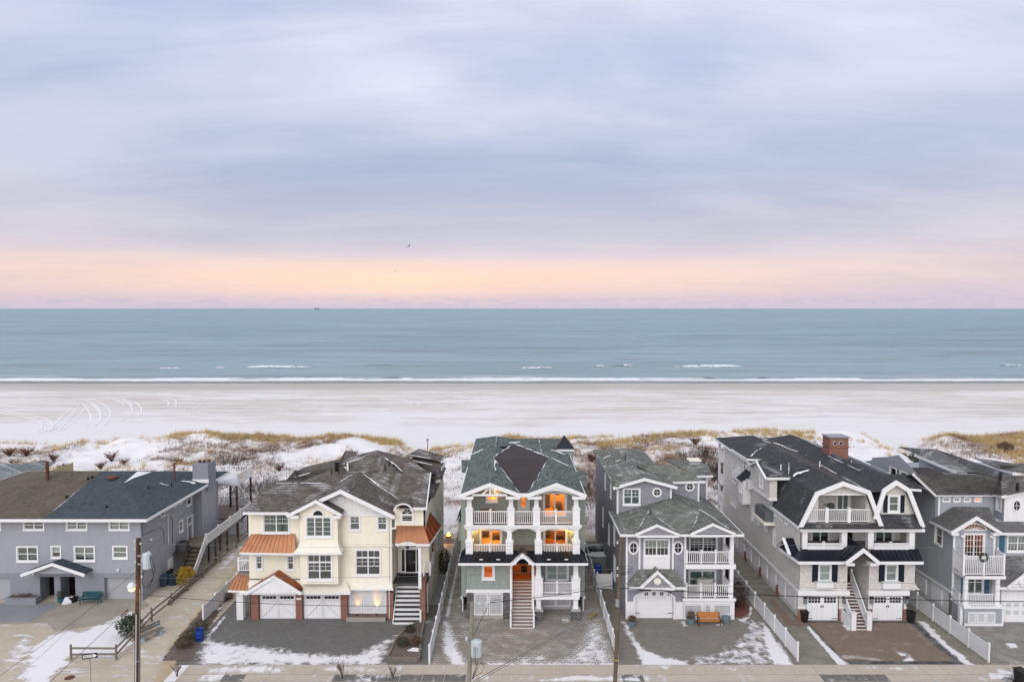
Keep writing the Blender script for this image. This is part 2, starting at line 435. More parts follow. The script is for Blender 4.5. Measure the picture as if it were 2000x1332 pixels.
def win(s0, z0, s1, z1, cols=1, sash=2, casing=.11, blind=None, bf=1.0, lit=None, grid=None, trim='white', room=.7, shutters=None, kind='window', sill=True):
    """outer size of the casing; cols sashes side by side; grid=(x, y, top_only) muntins for each sash; bf = share of the pane the blind covers"""
    if s0 > s1: s0, s1 = s1, s0
    if z0 > z1: z0, z1 = z1, z0
    return dict(s0=s0, s1=s1, z0=z0, z1=z1, cols=cols, sash=sash, casing=casing, blind=blind, bf=bf, lit=lit, grid=grid, trim=trim, room=room,
                shutters=shutters, kind=kind, sill=sill, hole=(s0 + casing, s1 - casing, z0 + casing, z1 - casing))
def make_window(par, face, c, w):
    M = face_map(face, c); s0, s1, z0, z1, k = w['s0'], w['s1'], w['z0'], w['z1'], w['casing']
    def bx(mb, a, b, e, f, d0, d1):
        p, q = M(a, e, d0), M(b, f, d1); mb.box(p[0], q[0], p[1], q[1], p[2], q[2])
    mb = MB(); D = .065
    bx(mb, s0, s0 + k, z0, z1, -.02, D); bx(mb, s1 - k, s1, z0, z1, -.02, D)
    bx(mb, s0 + k, s1 - k, z1 - k, z1, -.02, D - .004); bx(mb, s0 + k, s1 - k, z0, z0 + k, -.02, D - .004)
    if w['sill']: bx(mb, s0 - .04, s1 + .04, z0 - .05, z0 + .003, -.02, D + .05)
    o = mb.build(w['kind'], w['trim'], par)
    a0, a1, b0, b1 = s0 + k, s1 - k, z0 + k, z1 - k
    fr = MB(); n = w['cols']; wd = (a1 - a0) / n; mu = .055
    panes = []
    for i in range(n):
        c0, c1 = a0 + i * wd, a0 + (i + 1) * wd
        L = mu if i == 0 else mu * .9
        Rr = mu if i == n - 1 else mu * .9
        bx(fr, c0, c0 + L, b0, b1, -.06, .012); bx(fr, c1 - Rr, c1, b0, b1, -.06, .012)
        bx(fr, c0 + L, c1 - Rr, b0, b0 + mu, -.06, .010); bx(fr, c0 + L, c1 - Rr, b1 - mu, b1, -.06, .010)
        if w['sash'] == 2: zm = (b0 + b1) / 2; bx(fr, c0 + L, c1 - Rr, zm - .028, zm + .028, -.06, .010)
        if w['sash'] == 3: zm = b0 + (b1 - b0) * .70; bx(fr, c0 + L, c1 - Rr, zm - .06, zm + .06, -.06, .03)   # transom light above
        if w['grid']:
            gx, gy, top = w['grid']
            g0 = (b0 + b1) / 2 if top and w['sash'] == 2 else b0
            if w['sash'] == 3:      # transom split in two, the sash below with bars in its upper half
                zt_, zl_ = b0 + (b1 - b0) * .70, b0 + (b1 - b0) * .35; x = (c0 + c1) / 2
                bx(fr, x - .016, x + .016, zl_, b1 - .02, -.045, -.005); bx(fr, c0 + .02, c1 - .02, zl_ - .028, zl_ + .028, -.044, .006); z = (zt_ + zl_) / 2; bx(fr, c0 + .02, c1 - .02, z - .014, z + .014, -.044, -.006); gx = gy = 0
            for q in range(1, gx): x = c0 + wd * q / gx; bx(fr, x - .014, x + .014, g0 + .02, b1 - .02, -.045, -.005)
            for q in range(1, gy): z = g0 + (b1 - g0) * q / gy; bx(fr, c0 + .02, c1 - .02, z - .014, z + .014, -.044, -.006)
        panes.append((c0, c1))
    fr.build('sash', w['trim'] if w['trim'] != 'wood' else 'white', o)
    for c0, c1 in panes:
        MB().quad(M(c0 + .01, b0 + .01, -.052), M(c1 - .01, b0 + .01, -.052), M(c1 - .01, b1 - .01, -.052), M(c0 + .01, b1 - .01, -.052)).build('pane', 'glass_clear' if w['lit'] else 'glass', o)
    if w['blind']:
        for c0, c1 in panes:
            zb = b1 - (b1 - b0) * w['bf'] * random.uniform(.94, 1.0)
            bl = MB(); q = max(2, int((b1 - zb) / .12))
            for j in range(q):
                za, zz = zb + (b1 - zb) * j / q, zb + (b1 - zb) * (j + 1) / q
                bl.quad(M(c0 + .03, za, -.10), M(c1 - .03, za, -.10), M(c1 - .03, zz, -.115), M(c0 + .03, zz, -.115))
            bl.build('blind', w['blind'], o)
    dp = w['room'] if not w['lit'] else w['lit'].get('deep', 2.2)
    ex = 0 if not w['lit'] else w['lit'].get('ex', .25)
    A0, A1, B0, B1 = a0 - ex, a1 + ex, b0 - min(ex, .1), b1 + ex * .6
    rb = MB()
    rb.quad(M(A0, B0, -dp), M(A1, B0, -dp), M(A1, B1, -dp), M(A0, B1, -dp))
    for (p, q) in (((A0, B0), (A1, B0)), ((A1, B0), (A1, B1)), ((A1, B1), (A0, B1)), ((A0, B1), (A0, B0))):
        rb.quad(M(p[0], p[1], -.061), M(q[0], q[1], -.061), M(q[0], q[1], -dp), M(p[0], p[1], -dp))
    if ex:   # inner face of the wall around the opening
        for (x0, x1, y0, y1) in ((A0, a0, B0, B1), (a1, A1, B0, B1), (a0, a1, b1, B1), (a0, a1, B0, b0)):
            if x1 - x0 > .001 and y1 - y0 > .001: rb.quad(M(x0, y0, -.062), M(x1, y0, -.062), M(x1, y1, -.062), M(x0, y1, -.062))
    rb.build('room', w['lit'].get('mat', 'interior_warm') if w['lit'] else 'interior_dark', o)
    if w['lit']:
        L = w['lit']
        if (a1 - a0) > .8:      # a cabinet, a picture and a low sofa in the room
            fu = MB(); q = (a1 - a0); zf = max(B0, b0)
            def fb(s, t, e, f, d0, d1): bx(fu, s, t, e, f, d0, d1)
            fb(a0 + q * .05, a0 + q * .34, zf, zf + (b1 - b0) * .55, -dp + .02, -dp + .5); fb(a0 + q * .55, a0 + q * .92, zf, zf + (b1 - b0) * .28, -dp + .5, -dp + 1.2); fb(a0 + q * .58, a0 + q * .84, zf + (b1 - b0) * .52, zf + (b1 - b0) * .76, -dp + .02, -dp + .05)
            fu.build('furniture', 'wood_dark', o)
        ld = bpy.data.lights.new('ceiling_lamp', 'POINT'); ld.energy = L.get('e', 30); ld.color = L.get('col', (1, .50, .13)); ld.shadow_soft_size = .12
        lo = bpy.data.objects.new('ceiling_lamp', ld); COL.objects.link(lo); lo.parent = o
        lo.location = M((a0 + a1) / 2 + L.get('off', .15) * (a1 - a0), B1 - .22, -dp * L.get('at', .5))
        if par.type == 'EMPTY': lo.matrix_parent_inverse = Matrix.Identity(4)
    if w['shutters']:
        for sgn in (-1, 1):
            sw = w['shutters'][1]; a = s0 - sw - .02 if sgn < 0 else s1 + .02
            mb2 = MB(); bx(mb2, a, a + sw, z0 + .02, z1 - .02, 0, .05); nb = 3
            for q in range(nb):
                bx(mb2, a + sw * q / nb + .012, a + sw * (q + 1) / nb - .012, z0 + .05, z1 - .05, .05, .062)
            bx(mb2, a + .02, a + sw - .02, z0 + (z1 - z0) * .2, z0 + (z1 - z0) * .25, .062, .08); bx(mb2, a + .02, a + sw - .02, z0 + (z1 - z0) * .75, z0 + (z1 - z0) * .8, .062, .08)
            mb2.build('shutter', w['shutters'][0], o)
    return o

def shape_window(par, face, c, cs, cz, rx, rz, ring=.12, arch=False, spokes=4, pane='dark_glass', name='window', bars='white', lit=None):
    """oval or half-round window: raised ring, glass set in it, bars across"""
    M = face_map(face, c); n = 28
    t0, t1 = (0, math.pi) if arch else (0, 2 * math.pi)
    pts = [(t0 + (t1 - t0) * i / n) for i in range(n + (1 if arch else 0))]
    inn = [(cs + rx * math.cos(t), cz + rz * math.sin(t)) for t in pts]; out = [(cs + (rx + ring) * math.cos(t), cz + (rz + ring) * math.sin(t)) for t in pts]
    mb = MB(); m = len(pts)
    rg = range(m - 1) if arch else range(m)
    for i in rg:
        j = (i + 1) % m
        mb.quad(M(*inn[i], .09), M(*inn[j], .09), M(*out[j], .09), M(*out[i], .09))
        mb.quad(M(*out[i], .09), M(*out[j], .09), M(*out[j], -.02), M(*out[i], -.02))
        mb.quad(M(*inn[i], .09), M(*inn[j], .09), M(*inn[j], .0), M(*inn[i], .0))
    if arch:
        p, q = M(cs - rx - ring, cz - ring, -.02), M(cs + rx + ring, cz, .085); mb.box(p[0], q[0], p[1], q[1], p[2], q[2])
    o = mb.build(name, 'white', par)
    MB().quad(*[M(*p, .035) for p in inn]).build('pane', pane, o)
    br = MB()
    for i in range(spokes):
        t = (math.pi * (i + 1) / (spokes + 1)) if arch else 2 * math.pi * i / spokes
        br.beam(M(cs, cz, .05), M(cs + rx * math.cos(t), cz + rz * math.sin(t), .05), .035, .03, up=(0, 1, 0) if face in 'FB' else (1, 0, 0))
    br.build('muntin', bars, o)
    return o

def roof(par, pts, mat, t=.10, name='roof', fascia=(), fh=.20, fmat='white', fo=.0, foname='fascia'):
    """roof plane: outline from above, thickness t; fascia = index pairs of edges that carry a board"""
    pts = [Vector(p) for p in pts]
    mb = MB(); mb.prism(pts, (0, 0, -t)); o = mb.build(name, mat, par)
    for i in fascia:
        a, b = pts[i], pts[(i + 1) % len(pts)]
        c = sum(pts, Vector()) / len(pts); mid = (a + b) / 2; d = (b - a).normalized(); out = (mid - c); out -= d * out.dot(d); out.z = 0
        out.normalize()
        f = MB(); f.beam(a + out * .035 + Vector((0, 0, -fh / 2 + .0)), b + out * .035 + Vector((0, 0, -fh / 2 + .0)), .07, fh); f.build(foname, fmat, o)
    return o
def seam_roof(par, tl, tr, br, bl, n, mat, name='metal_roof', fascia=True, fh=.16, snowmat=None):
    """standing-seam metal: n pans between ribs; every pan is a piece of its own"""
    tl, tr, br, bl = map(Vector, (tl, tr, br, bl))
    root = MB().prism([tl + Vector((0, 0, -.05)), tr + Vector((0, 0, -.05)), br + Vector((0, 0, -.05)), bl + Vector((0, 0, -.05))], (0, 0, -.05)).build(name, mat, par)
    nm = (tr - tl).cross(bl - tl) if (tr - tl).length > .01 else (br - bl).cross(tl - bl)
    nm.normalize()
    if nm.z < 0: nm = -nm
    for i in range(n):
        a, b = i / n, (i + 1) / n
        p = [tl.lerp(tr, a), tl.lerp(tr, b), bl.lerp(br, b), bl.lerp(br, a)]
        mb = MB(); mb.prism(p, (0, 0, -.04)); mb.beam(p[0] + nm * .02, p[3] + nm * .02, .035, .07, up=nm)
        mb.build('roof_panel', mat, root)
    if fascia: MB().beam(bl + Vector((0, 0, -fh / 2 - .01)), br + Vector((0, 0, -fh / 2 - .01)), .10, fh).build('fascia', 'white', root)
    return root
RAILN = [0]
def railing(par, a, b, z, h=1.0, posts=(), sp=.165, mat='white', ends=True, pw=.13, name='railing', r=.055, ph=.12):
    """a, b: (x, y) or (x, y, z) ends"""
    RAILN[0] += 1; pw += .006 * (RAILN[0] % 4); ph += .008 * (RAILN[0] % 4)       # posts that share a corner nest instead of coinciding
    a = Vector((a[0], a[1], a[2] if len(a) > 2 else z)); b = Vector((b[0], b[1], b[2] if len(b) > 2 else z))
    up = Vector((0, 0, h)); L = (b - a).length
    mb = MB(); mb.beam(a + up, b + up, .10, .07); mb.beam(a + Vector((0, 0, .10)), b + Vector((0, 0, .10)), .07, .06)
    o = mb.build(name, mat, par)
    bs = MB(); n = max(1, int(L / sp))
    for i in range(n):
        p = a.lerp(b, (i + .5) / n); bs.box(p.x - .026, p.x + .026, p.y - .026, p.y + .026, p.z + .10, p.z + h - .03)
    stuff(bs.build('balusters', mat, o))
    ps = list(posts) + ([0, 1] if ends else [])
    for t in ps:
        p = a.lerp(b, t); m = MB(); m.box(p.x - pw / 2, p.x + pw / 2, p.y - pw / 2, p.y + pw / 2, p.z, p.z + h + ph)
        m.box(p.x - pw / 2 - .03, p.x + pw / 2 + .03, p.y - pw / 2 - .03, p.y + pw / 2 + .03, p.z + h + ph, p.z + h + ph + .05); m.build('post', mat, o)
    return o
def stairs(par, x0, x1, y0, y1, z0, z1, n, tread, riser='white', name='staircase', dx=0., side='white'):
    """straight flight rising from y0 to y1; dx = sideways drift"""
    st = MB()
    for i in range(n):
        ya, yb = y0 + (y1 - y0) * i / n, y0 + (y1 - y0) * (i + 1) / n; zt = z0 + (z1 - z0) * (i + 1) / n
        st.box(x0 + dx * i / n, x1 + dx * i / n, ya + .03, yb + .04, z0 if i == 0 else zt - (z1 - z0) / n - .25, zt - .045)
    o = st.build(name, riser, par)
    for i in range(n):
        ya, yb = y0 + (y1 - y0) * i / n, y0 + (y1 - y0) * (i + 1) / n; zt = z0 + (z1 - z0) * (i + 1) / n
        box('tread', x0 - .04 + dx * i / n, x1 + .04 + dx * i / n, ya - .02, yb + .03, zt - .043, zt, tread, o)
    for x in (x0, x1):
        MB().beam((x, y0, z0 + .05), (x + dx, y1, z1 - .1), .07, .34).build('stringer', side, o)
    return o
def column(par, x, y, z0, zb, z1, wb=.62, wt=.40, wtop=.34, mat='white', name='column'):
    """craftsman column: boxed pedestal, tapered shaft, cap"""
    m = MB(); m.box(x - wb / 2, x + wb / 2, y - wb / 2, y + wb / 2, z0, zb); m.box(x - wb / 2 - .05, x + wb / 2 + .05, y - wb / 2 - .05, y + wb / 2 + .05, zb, zb + .08)
    m.box(x - wt / 2 - .05, x + wt / 2 + .05, y - wt / 2 - .05, y + wt / 2 + .05, zb + .08, zb + .2)
    o = m.build(name, mat, par)
    i = MB(); za, zt = zb + .2, z1 - .12
    v = [(x + a * wt / 2, y + b * wt / 2, za) for a, b in ((-1, -1), (1, -1), (1, 1), (-1, 1))] + [(x + a * wtop / 2, y + b * wtop / 2, zt) for a, b in ((-1, -1), (1, -1), (1, 1), (-1, 1))]
    i.v = v; i.f = [(0, 3, 2, 1), (4, 5, 6, 7), (0, 1, 5, 4), (1, 2, 6, 5), (2, 3, 7, 6), (3, 0, 4, 7)]
    i.build('shaft', mat, o)
    box('cap', x - wtop / 2 - .07, x + wtop / 2 + .07, y - wtop / 2 - .07, y + wtop / 2 + .07, zt, z1, mat, o)
    return o
def lattice(par, x0, x1, y, z0, z1, mat='white', sp=.11, name='lattice_panel', back='lattice_shade', frame=.09, arch=False):
    b = MB(); b.box(x0, x0 + frame, y - .04, y + .02, z0, z1); b.box(x1 - frame, x1, y - .04, y + .02, z0, z1)
    b.box(x0 + frame, x1 - frame, y - .036, y + .02, z0, z0 + frame); b.box(x0 + frame, x1 - frame, y - .036, y + .02, z1 - frame, z1)
    o = b.build(name, mat, par); s = MB(); k = x0 + frame + sp / 2
    while k < x1 - frame: s.box(k - .016, k + .016, y - .012, y, z0 + frame, z1 - frame); k += sp
    k = z0 + frame + sp / 2
    while k < z1 - frame: s.box(x0 + frame, x1 - frame, y - .022, y - .013, k - .016, k + .016); k += sp
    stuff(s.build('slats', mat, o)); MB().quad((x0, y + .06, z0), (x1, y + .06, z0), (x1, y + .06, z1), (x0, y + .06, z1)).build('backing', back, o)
    return o
def pediment(par, a, apex, b, y, mat, bw=.22, name='gable', thick=.1, fmat='white'):
    """triangular gable face in the plane y with rake boards; a, apex, b are (x, z)"""
    o = MB().prism([(a[0], y, a[1]), (b[0], y, b[1]), (apex[0], y, apex[1])], (0, thick, 0)).build(name, mat, par)
    for p, q in ((a, apex), (apex, b)):
        MB().beam((p[0], y - .05, p[1]), (q[0], y - .05, q[1]), .12, bw, up=(0, 0, 1)).build('rake_board', fmat, o)
    return o
def snow_strip(par, a, b, w, lift=.03, seed=0, side=None, n=None):
    """snow lying in a valley or against a ridge: low broken bank of snow along a-b"""
    a, b = Vector(a), Vector(b); d = b - a; L = d.length; d.normalize(); s = d.cross(Vector((0, 0, 1))).normalized()
    n = n or max(8, int(L / .13)); mb = MB(); rnd = random.Random(seed); rows = []; k = rnd.uniform(0, 9)
    for i in range(n + 1):
        t = i / n; e = min(1, 5 * min(t, 1 - t) + .1); q = .55 + .45 * math.sin(L * t * 1.7 + k) * math.sin(L * t * .6 + 2 * k)
        q *= rnd.uniform(.35, 1.15); wa, wb = w * e * q * rnd.uniform(.2, 1), w * e * q * rnd.uniform(.2, 1); j = s * (w * .35 * math.sin(L * t * 2.3 + k))
        c = a + d * (L * t) + j + Vector((0, 0, lift))
        rows.append((c - s * wa + Vector((0, 0, -lift * .5)), c + Vector((0, 0, .03 * q)), c + s * wb + Vector((0, 0, -lift * .5)), q))
    for p, q in zip(rows, rows[1:]):
        if p[3] + q[3] < .42: continue
        mb.quad(p[0], p[1], q[1], q[0]); mb.quad(p[1], p[2], q[2], q[1])
    if not mb.v: mb.quad(rows[0][0], rows[0][1], rows[1][1], rows[1][0])
    o = mb.build('snow', 'snow', par); return stuff(o)

# ---------------------------------------------------------------- noise on grids
def vnoise(x, y, seed=0):
    xi = np.floor(x).astype(np.int64); yi = np.floor(y).astype(np.int64); xf = x - xi; yf = y - yi
    def h(a, b):
        k = (a * 374761393 + b * 668265263 + seed * 974711) & 0xFFFFFFFF
        k = ((k ^ (k >> 13)) * 1274126177) & 0xFFFFFFFF
        return ((k ^ (k >> 16)) & 0xFFFF) / 65535.0
    u = xf * xf * (3 - 2 * xf); v = yf * yf * (3 - 2 * yf)
    return (h(xi, yi) * (1 - u) + h(xi + 1, yi) * u) * (1 - v) + (h(xi, yi + 1) * (1 - u) + h(xi + 1, yi + 1) * u) * v
def fbm(x, y, o=4, seed=0, g=.5):
    t = np.zeros_like(x, dtype=float); a = 1.; s = 0
    for i in range(o): t += a * vnoise(x * 2 ** i, y * 2 ** i, seed + i * 17); s += a; a *= g
    return t / s
def sstep(a, b, x): t = np.clip((x - a) / (b - a), 0, 1); return t * t * (3 - 2 * t)
def grid_obj(name, xs, ys, zf, mat, attrs=None, par=None, smooth=True, keep=None):
    X, Y = np.meshgrid(xs, ys); Z = zf(X, Y) if callable(zf) else np.full_like(X, zf)
    nx, ny = len(xs), len(ys); v = np.stack([X.ravel(), Y.ravel(), Z.ravel()], 1)
    i = np.arange(nx * ny).reshape(ny, nx)
    f = np.stack([i[:-1, :-1].ravel(), i[:-1, 1:].ravel(), i[1:, 1:].ravel(), i[1:, :-1].ravel()], 1)
    if keep is not None:
        cx = v[f].mean(1); f = f[keep(cx[:, 0], cx[:, 1])]
        used = np.unique(f); remap = np.full(len(v), -1); remap[used] = np.arange(len(used)); v = v[used]; f = remap[f]
    me = bpy.data.meshes.new(name); me.vertices.add(len(v)); me.vertices.foreach_set('co', v.ravel())
    me.loops.add(len(f) * 4); me.loops.foreach_set('vertex_index', f.ravel().astype(np.int32))
    me.polygons.add(len(f)); me.polygons.foreach_set('loop_start', np.arange(0, len(f) * 4, 4, dtype=np.int32)); me.update(calc_edges=True)
    if smooth: me.polygons.foreach_set('use_smooth', [True] * len(f))
    for k, fn in (attrs or {}).items():
        a = me.attributes.new(k, 'FLOAT', 'POINT'); a.data.foreach_set('value', np.asarray(fn(v[:, 0], v[:, 1]), dtype=np.float32))
    me.materials.append(MATS[mat]); return link(name, me, par)
def inpoly(x, y, poly):
    c = np.zeros(x.shape, bool); n = len(poly); j = n - 1
    for i in range(n):
        xi, yi = poly[i][:2]; xj, yj = poly[j][:2]
        if yi != yj: c ^= ((yi > y) != (yj > y)) & (x < (xj - xi) * (y - yi) / (yj - yi) + xi)
        j = i
    return c
def dist_line(x, y, pts):
    d = np.full(x.shape, 1e9)
    for (ax, ay), (bx, by) in zip(pts, pts[1:]):
        vx, vy = bx - ax, by - ay; t = np.clip(((x - ax) * vx + (y - ay) * vy) / (vx * vx + vy * vy + 1e-9), 0, 1)
        d = np.minimum(d, np.hypot(x - ax - t * vx, y - ay - t * vy))
    return d
def interp(pts, x): pts = sorted(pts); return np.interp(x, [p[0] for p in pts], [p[1] for p in pts])

# ---------------------------------------------------------------- ground materials
def m_snow(name, col=(.83, .83, .85)):
    t = NT(name); p = t.pos(); n = t.noise(p, 2.2, 6, .6)
    t.bsdf(t.mix(n, hsv(col, .93), hsv(col, 1.04)), .7, 0, t.bump(n, .5, .05), .25); return done(name, t)
m_snow('snow')
def snow_over(t, c, thr=(.40, .68), scale=1.5, amp=2.2, col=(.80, .79, .80), stretch=(1, 1, 1), fine=9.):
    """mix snow over colour c following the painted cover 'snow' broken up by wind noise"""
    p = t.map(t.pos(), stretch)
    a = t.attr('snow')
    n = t.math('ADD', t.math('MULTIPLY', t.noise(p, scale, 6, .62, .4), .7), t.math('MULTIPLY', t.noise(t.pos(), fine, 4, .65), .3))
    f = t.math('ADD', a, t.math('MULTIPLY', t.math('SUBTRACT', n, .5), amp))
    f = t.ramp(f, [(thr[0], 0.), (thr[1], 1.)])
    sn = t.mix(t.noise(t.pos(), 3., 5), hsv(col, .90), hsv(col, 1.05))
    return t.mix(f, c, sn), f
def m_paver(name, c1, c2, joint, bw, rh, var=.25, snow=True, rot=0, ms=.016, jsnow=0., amp=2.2, thr=(.40, .70)):
    t = NT(name); p = t.map(t.pos(), rot=(0, 0, rot))
    bc, bf = t.brick(p, c1, c2, joint, bw, rh, ms, .5)
    big = t.noise(t.pos(), .55, 6, .6); c = t.mix(t.ramp(big, [(.3, 0.), (.72, .6)]), bc, hsv(c1, 1 - var))
    st = t.noise(t.pos(), 1.7, 5, .65, .5); c = t.mix(t.ramp(st, [(.48, 0.), (.75, .2)]), c, hsv(c2, 1.2))
    sp = t.noise(t.pos(), 34., 3); c = t.mix(t.math('MULTIPLY', sp, .32), c, hsv(c1, .55))
    if jsnow:   # snow blown into the joints
        k = t.math('MULTIPLY', bf, t.ramp(t.math('ADD', t.attr('snow'), t.math('MULTIPLY', t.math('SUBTRACT', t.noise(t.pos(), .9, 4), .5), 1.2)), [(.10, 0.), (.45, jsnow)]))
        c = t.mix(k, c, (.75, .75, .77))
    if snow: c, f = snow_over(t, c, amp=amp, thr=thr)
    t.bsdf(c, .85, 0, t.bump(f, .8, .06, t.bump(bf, -.5, .01)) if snow else t.bump(bf, -.5, .01), .2); return done(name, t)
m_paver('paver_grey', (.18, .177, .168), (.25, .245, .232), (.10, .098, .092), .30, .20, ms=.026)
m_paver('paver_tan', (.30, .275, .24), (.375, .345, .30), (.20, .185, .165), .46, .30, jsnow=.95, ms=.032)
m_paver('paver_brown', (.255, .235, .205), (.32, .295, .26), (.15, .14, .125), .30, .20, ms=.026)
m_paver('paver_red', (.25, .185, .145), (.31, .235, .19), (.17, .13, .105), .22, .11, jsnow=.9, rot=R(45), thr=(.50, .62))
m_paver('paver_charcoal', (.075, .072, .074), (.11, .105, .105), (.05, .05, .05), .20, .20, jsnow=.6)
m_paver('paver_light', (.26, .245, .22), (.32, .30, .275), (.18, .17, .155), .24, .16, jsnow=.5)
def m_gravel(name, c1, c2, snow=True, sc=26., thr=(.44, .6)):
    t = NT(name); n = t.n('ShaderNodeTexVoronoi'); t.set(n.inputs['Vector'], t.pos()); n.inputs['Scale'].default_value = sc
    c = t.mix(t.ramp(n.outputs['Color'], [(.2, 0.), (.8, 1.)]), c1, c2); c = t.mix(t.ramp(t.noise(t.pos(), .8, 5), [(.35, 0.), (.7, .5)]), c, hsv(c1, .8))
    if snow: c, f = snow_over(t, c, thr=thr)
    t.bsdf(c, .95, 0, t.bump(n.outputs['Distance'], .6, .02), .15); return done(name, t)
m_gravel('gravel_grey', (.17, .16, .135), (.36, .335, .285)); m_gravel('mulch', (.10, .075, .066), (.23, .19, .175), thr=(.5, .75)); m_gravel('mulch_red', (.15, .055, .045), (.25, .12, .10))
m_gravel('sand_gravel', (.42, .33, .22), (.56, .47, .35), sc=14.)
def m_ground(name, c1, c2, thr=(.42, .62), stretch=(.55, 1.2, 1), amp=2.0):
    t = NT(name); n = t.noise(t.pos(), .45, 6, .6, .6); f2 = t.noise(t.pos(), 14., 4)
    c = t.mix(t.ramp(n, [(.3, 0.), (.7, 1.)]), c1, c2); c = t.mix(t.math('MULTIPLY', f2, .35), c, hsv(c1, .72))
    c, f = snow_over(t, c, thr, 1.1, amp, stretch=stretch)
    t.bsdf(c, .95, 0, t.bump(f, .8, .06, t.bump(f2, .3, .02)), .15); return done(name, t)
m_ground('sandy_ground', (.46, .395, .30), (.58, .515, .42)); m_ground('concrete_drive', (.30, .275, .225), (.40, .375, .315))
m_ground('concrete_cool', (.25, .255, .27), (.31, .315, .325)); m_ground('sidewalk_slab', (.47, .41, .335), (.55, .49, .41), stretch=(1.4, .7, 1), thr=(.44, .72))
m_ground('street', (.40, .36, .30), (.52, .48, .42))
m_ground('concrete_walk', (.36, .33, .275), (.44, .41, .36))

def pzs(*uv): return [tuple(PZ(u, v)[:2]) for u, v in uv]
def sdf(x, y, poly):
    ins = inpoly(x, y, poly); d = dist_line(x, y, list(poly) + [poly[0]]); return np.where(ins, d, -d)
def cover(polys, base=0., w=1.0):
    """snow cover painter: polygons on the ground (metres) with a soft edge; each may carry (poly, level, width)"""
    def fn(x, y):
        a = np.full(x.shape, base)
        for q in polys:
            poly, lev, ww = q if isinstance(q, tuple) and len(q) == 3 and not isinstance(q[0], (int, float)) and isinstance(q[1], (int, float)) else (q, 1., w)
            a = np.maximum(a, lev * np.clip(.5 + sdf(x, y, poly) / ww, 0, 1))
        return a
    return fn
def struct(o, name=None): o['kind'] = 'structure'; return o
def ar(a, b, s): return np.linspace(a, b, max(2, int(round((b - a) / s)) + 1))

# ---------------------------------------------------------------- sea
def m_sea():
    t = NT('sea'); p = t.pos()
    w1 = t.noise(t.map(p, (.010, .075, 1), rot=(0, 0, R(3))), 1., 7, .62, .6)
    w2 = t.noise(t.map(p, (.07, .42, 1), rot=(0, 0, R(-4))), 1., 6, .6, .8)
    w3 = t.noise(t.map(p, (.45, 1.6, 1)), 1., 4)
    w0 = t.noise(t.map(p, (.0035, .018, 1), rot=(0, 0, R(2))), 1., 6, .6, .7); w00 = t.noise(t.map(p, (.0009, .0035, 1)), 1., 5, .6, .7)
    h = t.math('ADD', t.math('MULTIPLY', w1, 3.2), t.math('ADD', t.math('MULTIPLY', w2, .9), t.math('MULTIPLY', w3, .22)))
    c = t.mix(t.ramp(w2, [(.35, 0.), (.68, 1.)]), (.125, .26, .325), (.255, .415, .475))
    c = t.mix(t.ramp(w1, [(.40, 0.), (.58, .75)]), c, (.175, .325, .385))
    c = t.mix(t.ramp(w0, [(.38, .55), (.56, 0.)]), c, (.065, .165, .21)); c = t.mix(t.ramp(w1, [(.38, .85), (.48, 0.)]), c, (.075, .155, .165)); c = t.mix(t.ramp(w1, [(.56, 0.), (.66, .6)]), c, (.30, .43, .46)); c = t.mix(t.ramp(w00, [(.45, 0.), (.68, .35)]), c, (.26, .42, .485))  # dark wave streaks and pale crest highlights painted into the water colour
    sx = t.n('ShaderNodeSeparateXYZ'); t.set(sx.inputs[0], p)
    near = t.ramp(t.math('DIVIDE', sx.outputs[1], 1000.), [(.25, 1.), (.45, .25), (.8, 0.)])      # sand stirred up in the shallows
    c = t.mix(t.math('MULTIPLY', near, .45), c, (.30, .37, .355))
    b = t.n('ShaderNodeBump'); t.set(b.inputs['Height'], h); b.inputs['Strength'].default_value = 1.; b.inputs['Distance'].default_value = 1.0
    t.bsdf(c, .32, 0, b.outputs[0], .5, IOR=1.33)
    return done('sea', t)
m_sea()
def sea_z(X, Y):
    k = np.exp(-(Y - 262) / 160.) * sstep(256, 275, Y)
    w = np.sin((Y + 9 * fbm(X * .012, Y * .01, 3, 5) * 2 - 6) * 2 * np.pi / 17.) ; e = fbm(X * .02, Y * .08, 3, 9)
    return .10 + k * (.26 * np.maximum(w, -.3) * (e * 1.6)) + .05 * (fbm(X * .12, Y * .5, 3, 4) - .5)
xs = np.concatenate([np.linspace(-30000, -420, 6), ar(-400, 400, 3.2), np.linspace(420, 30000, 6)])
ys = np.concatenate([ar(246, 420, 1.1), ar(425, 800, 12), np.geomspace(850, 60000, 24)])
struct(grid_obj('sea', xs, ys, sea_z, 'sea'))
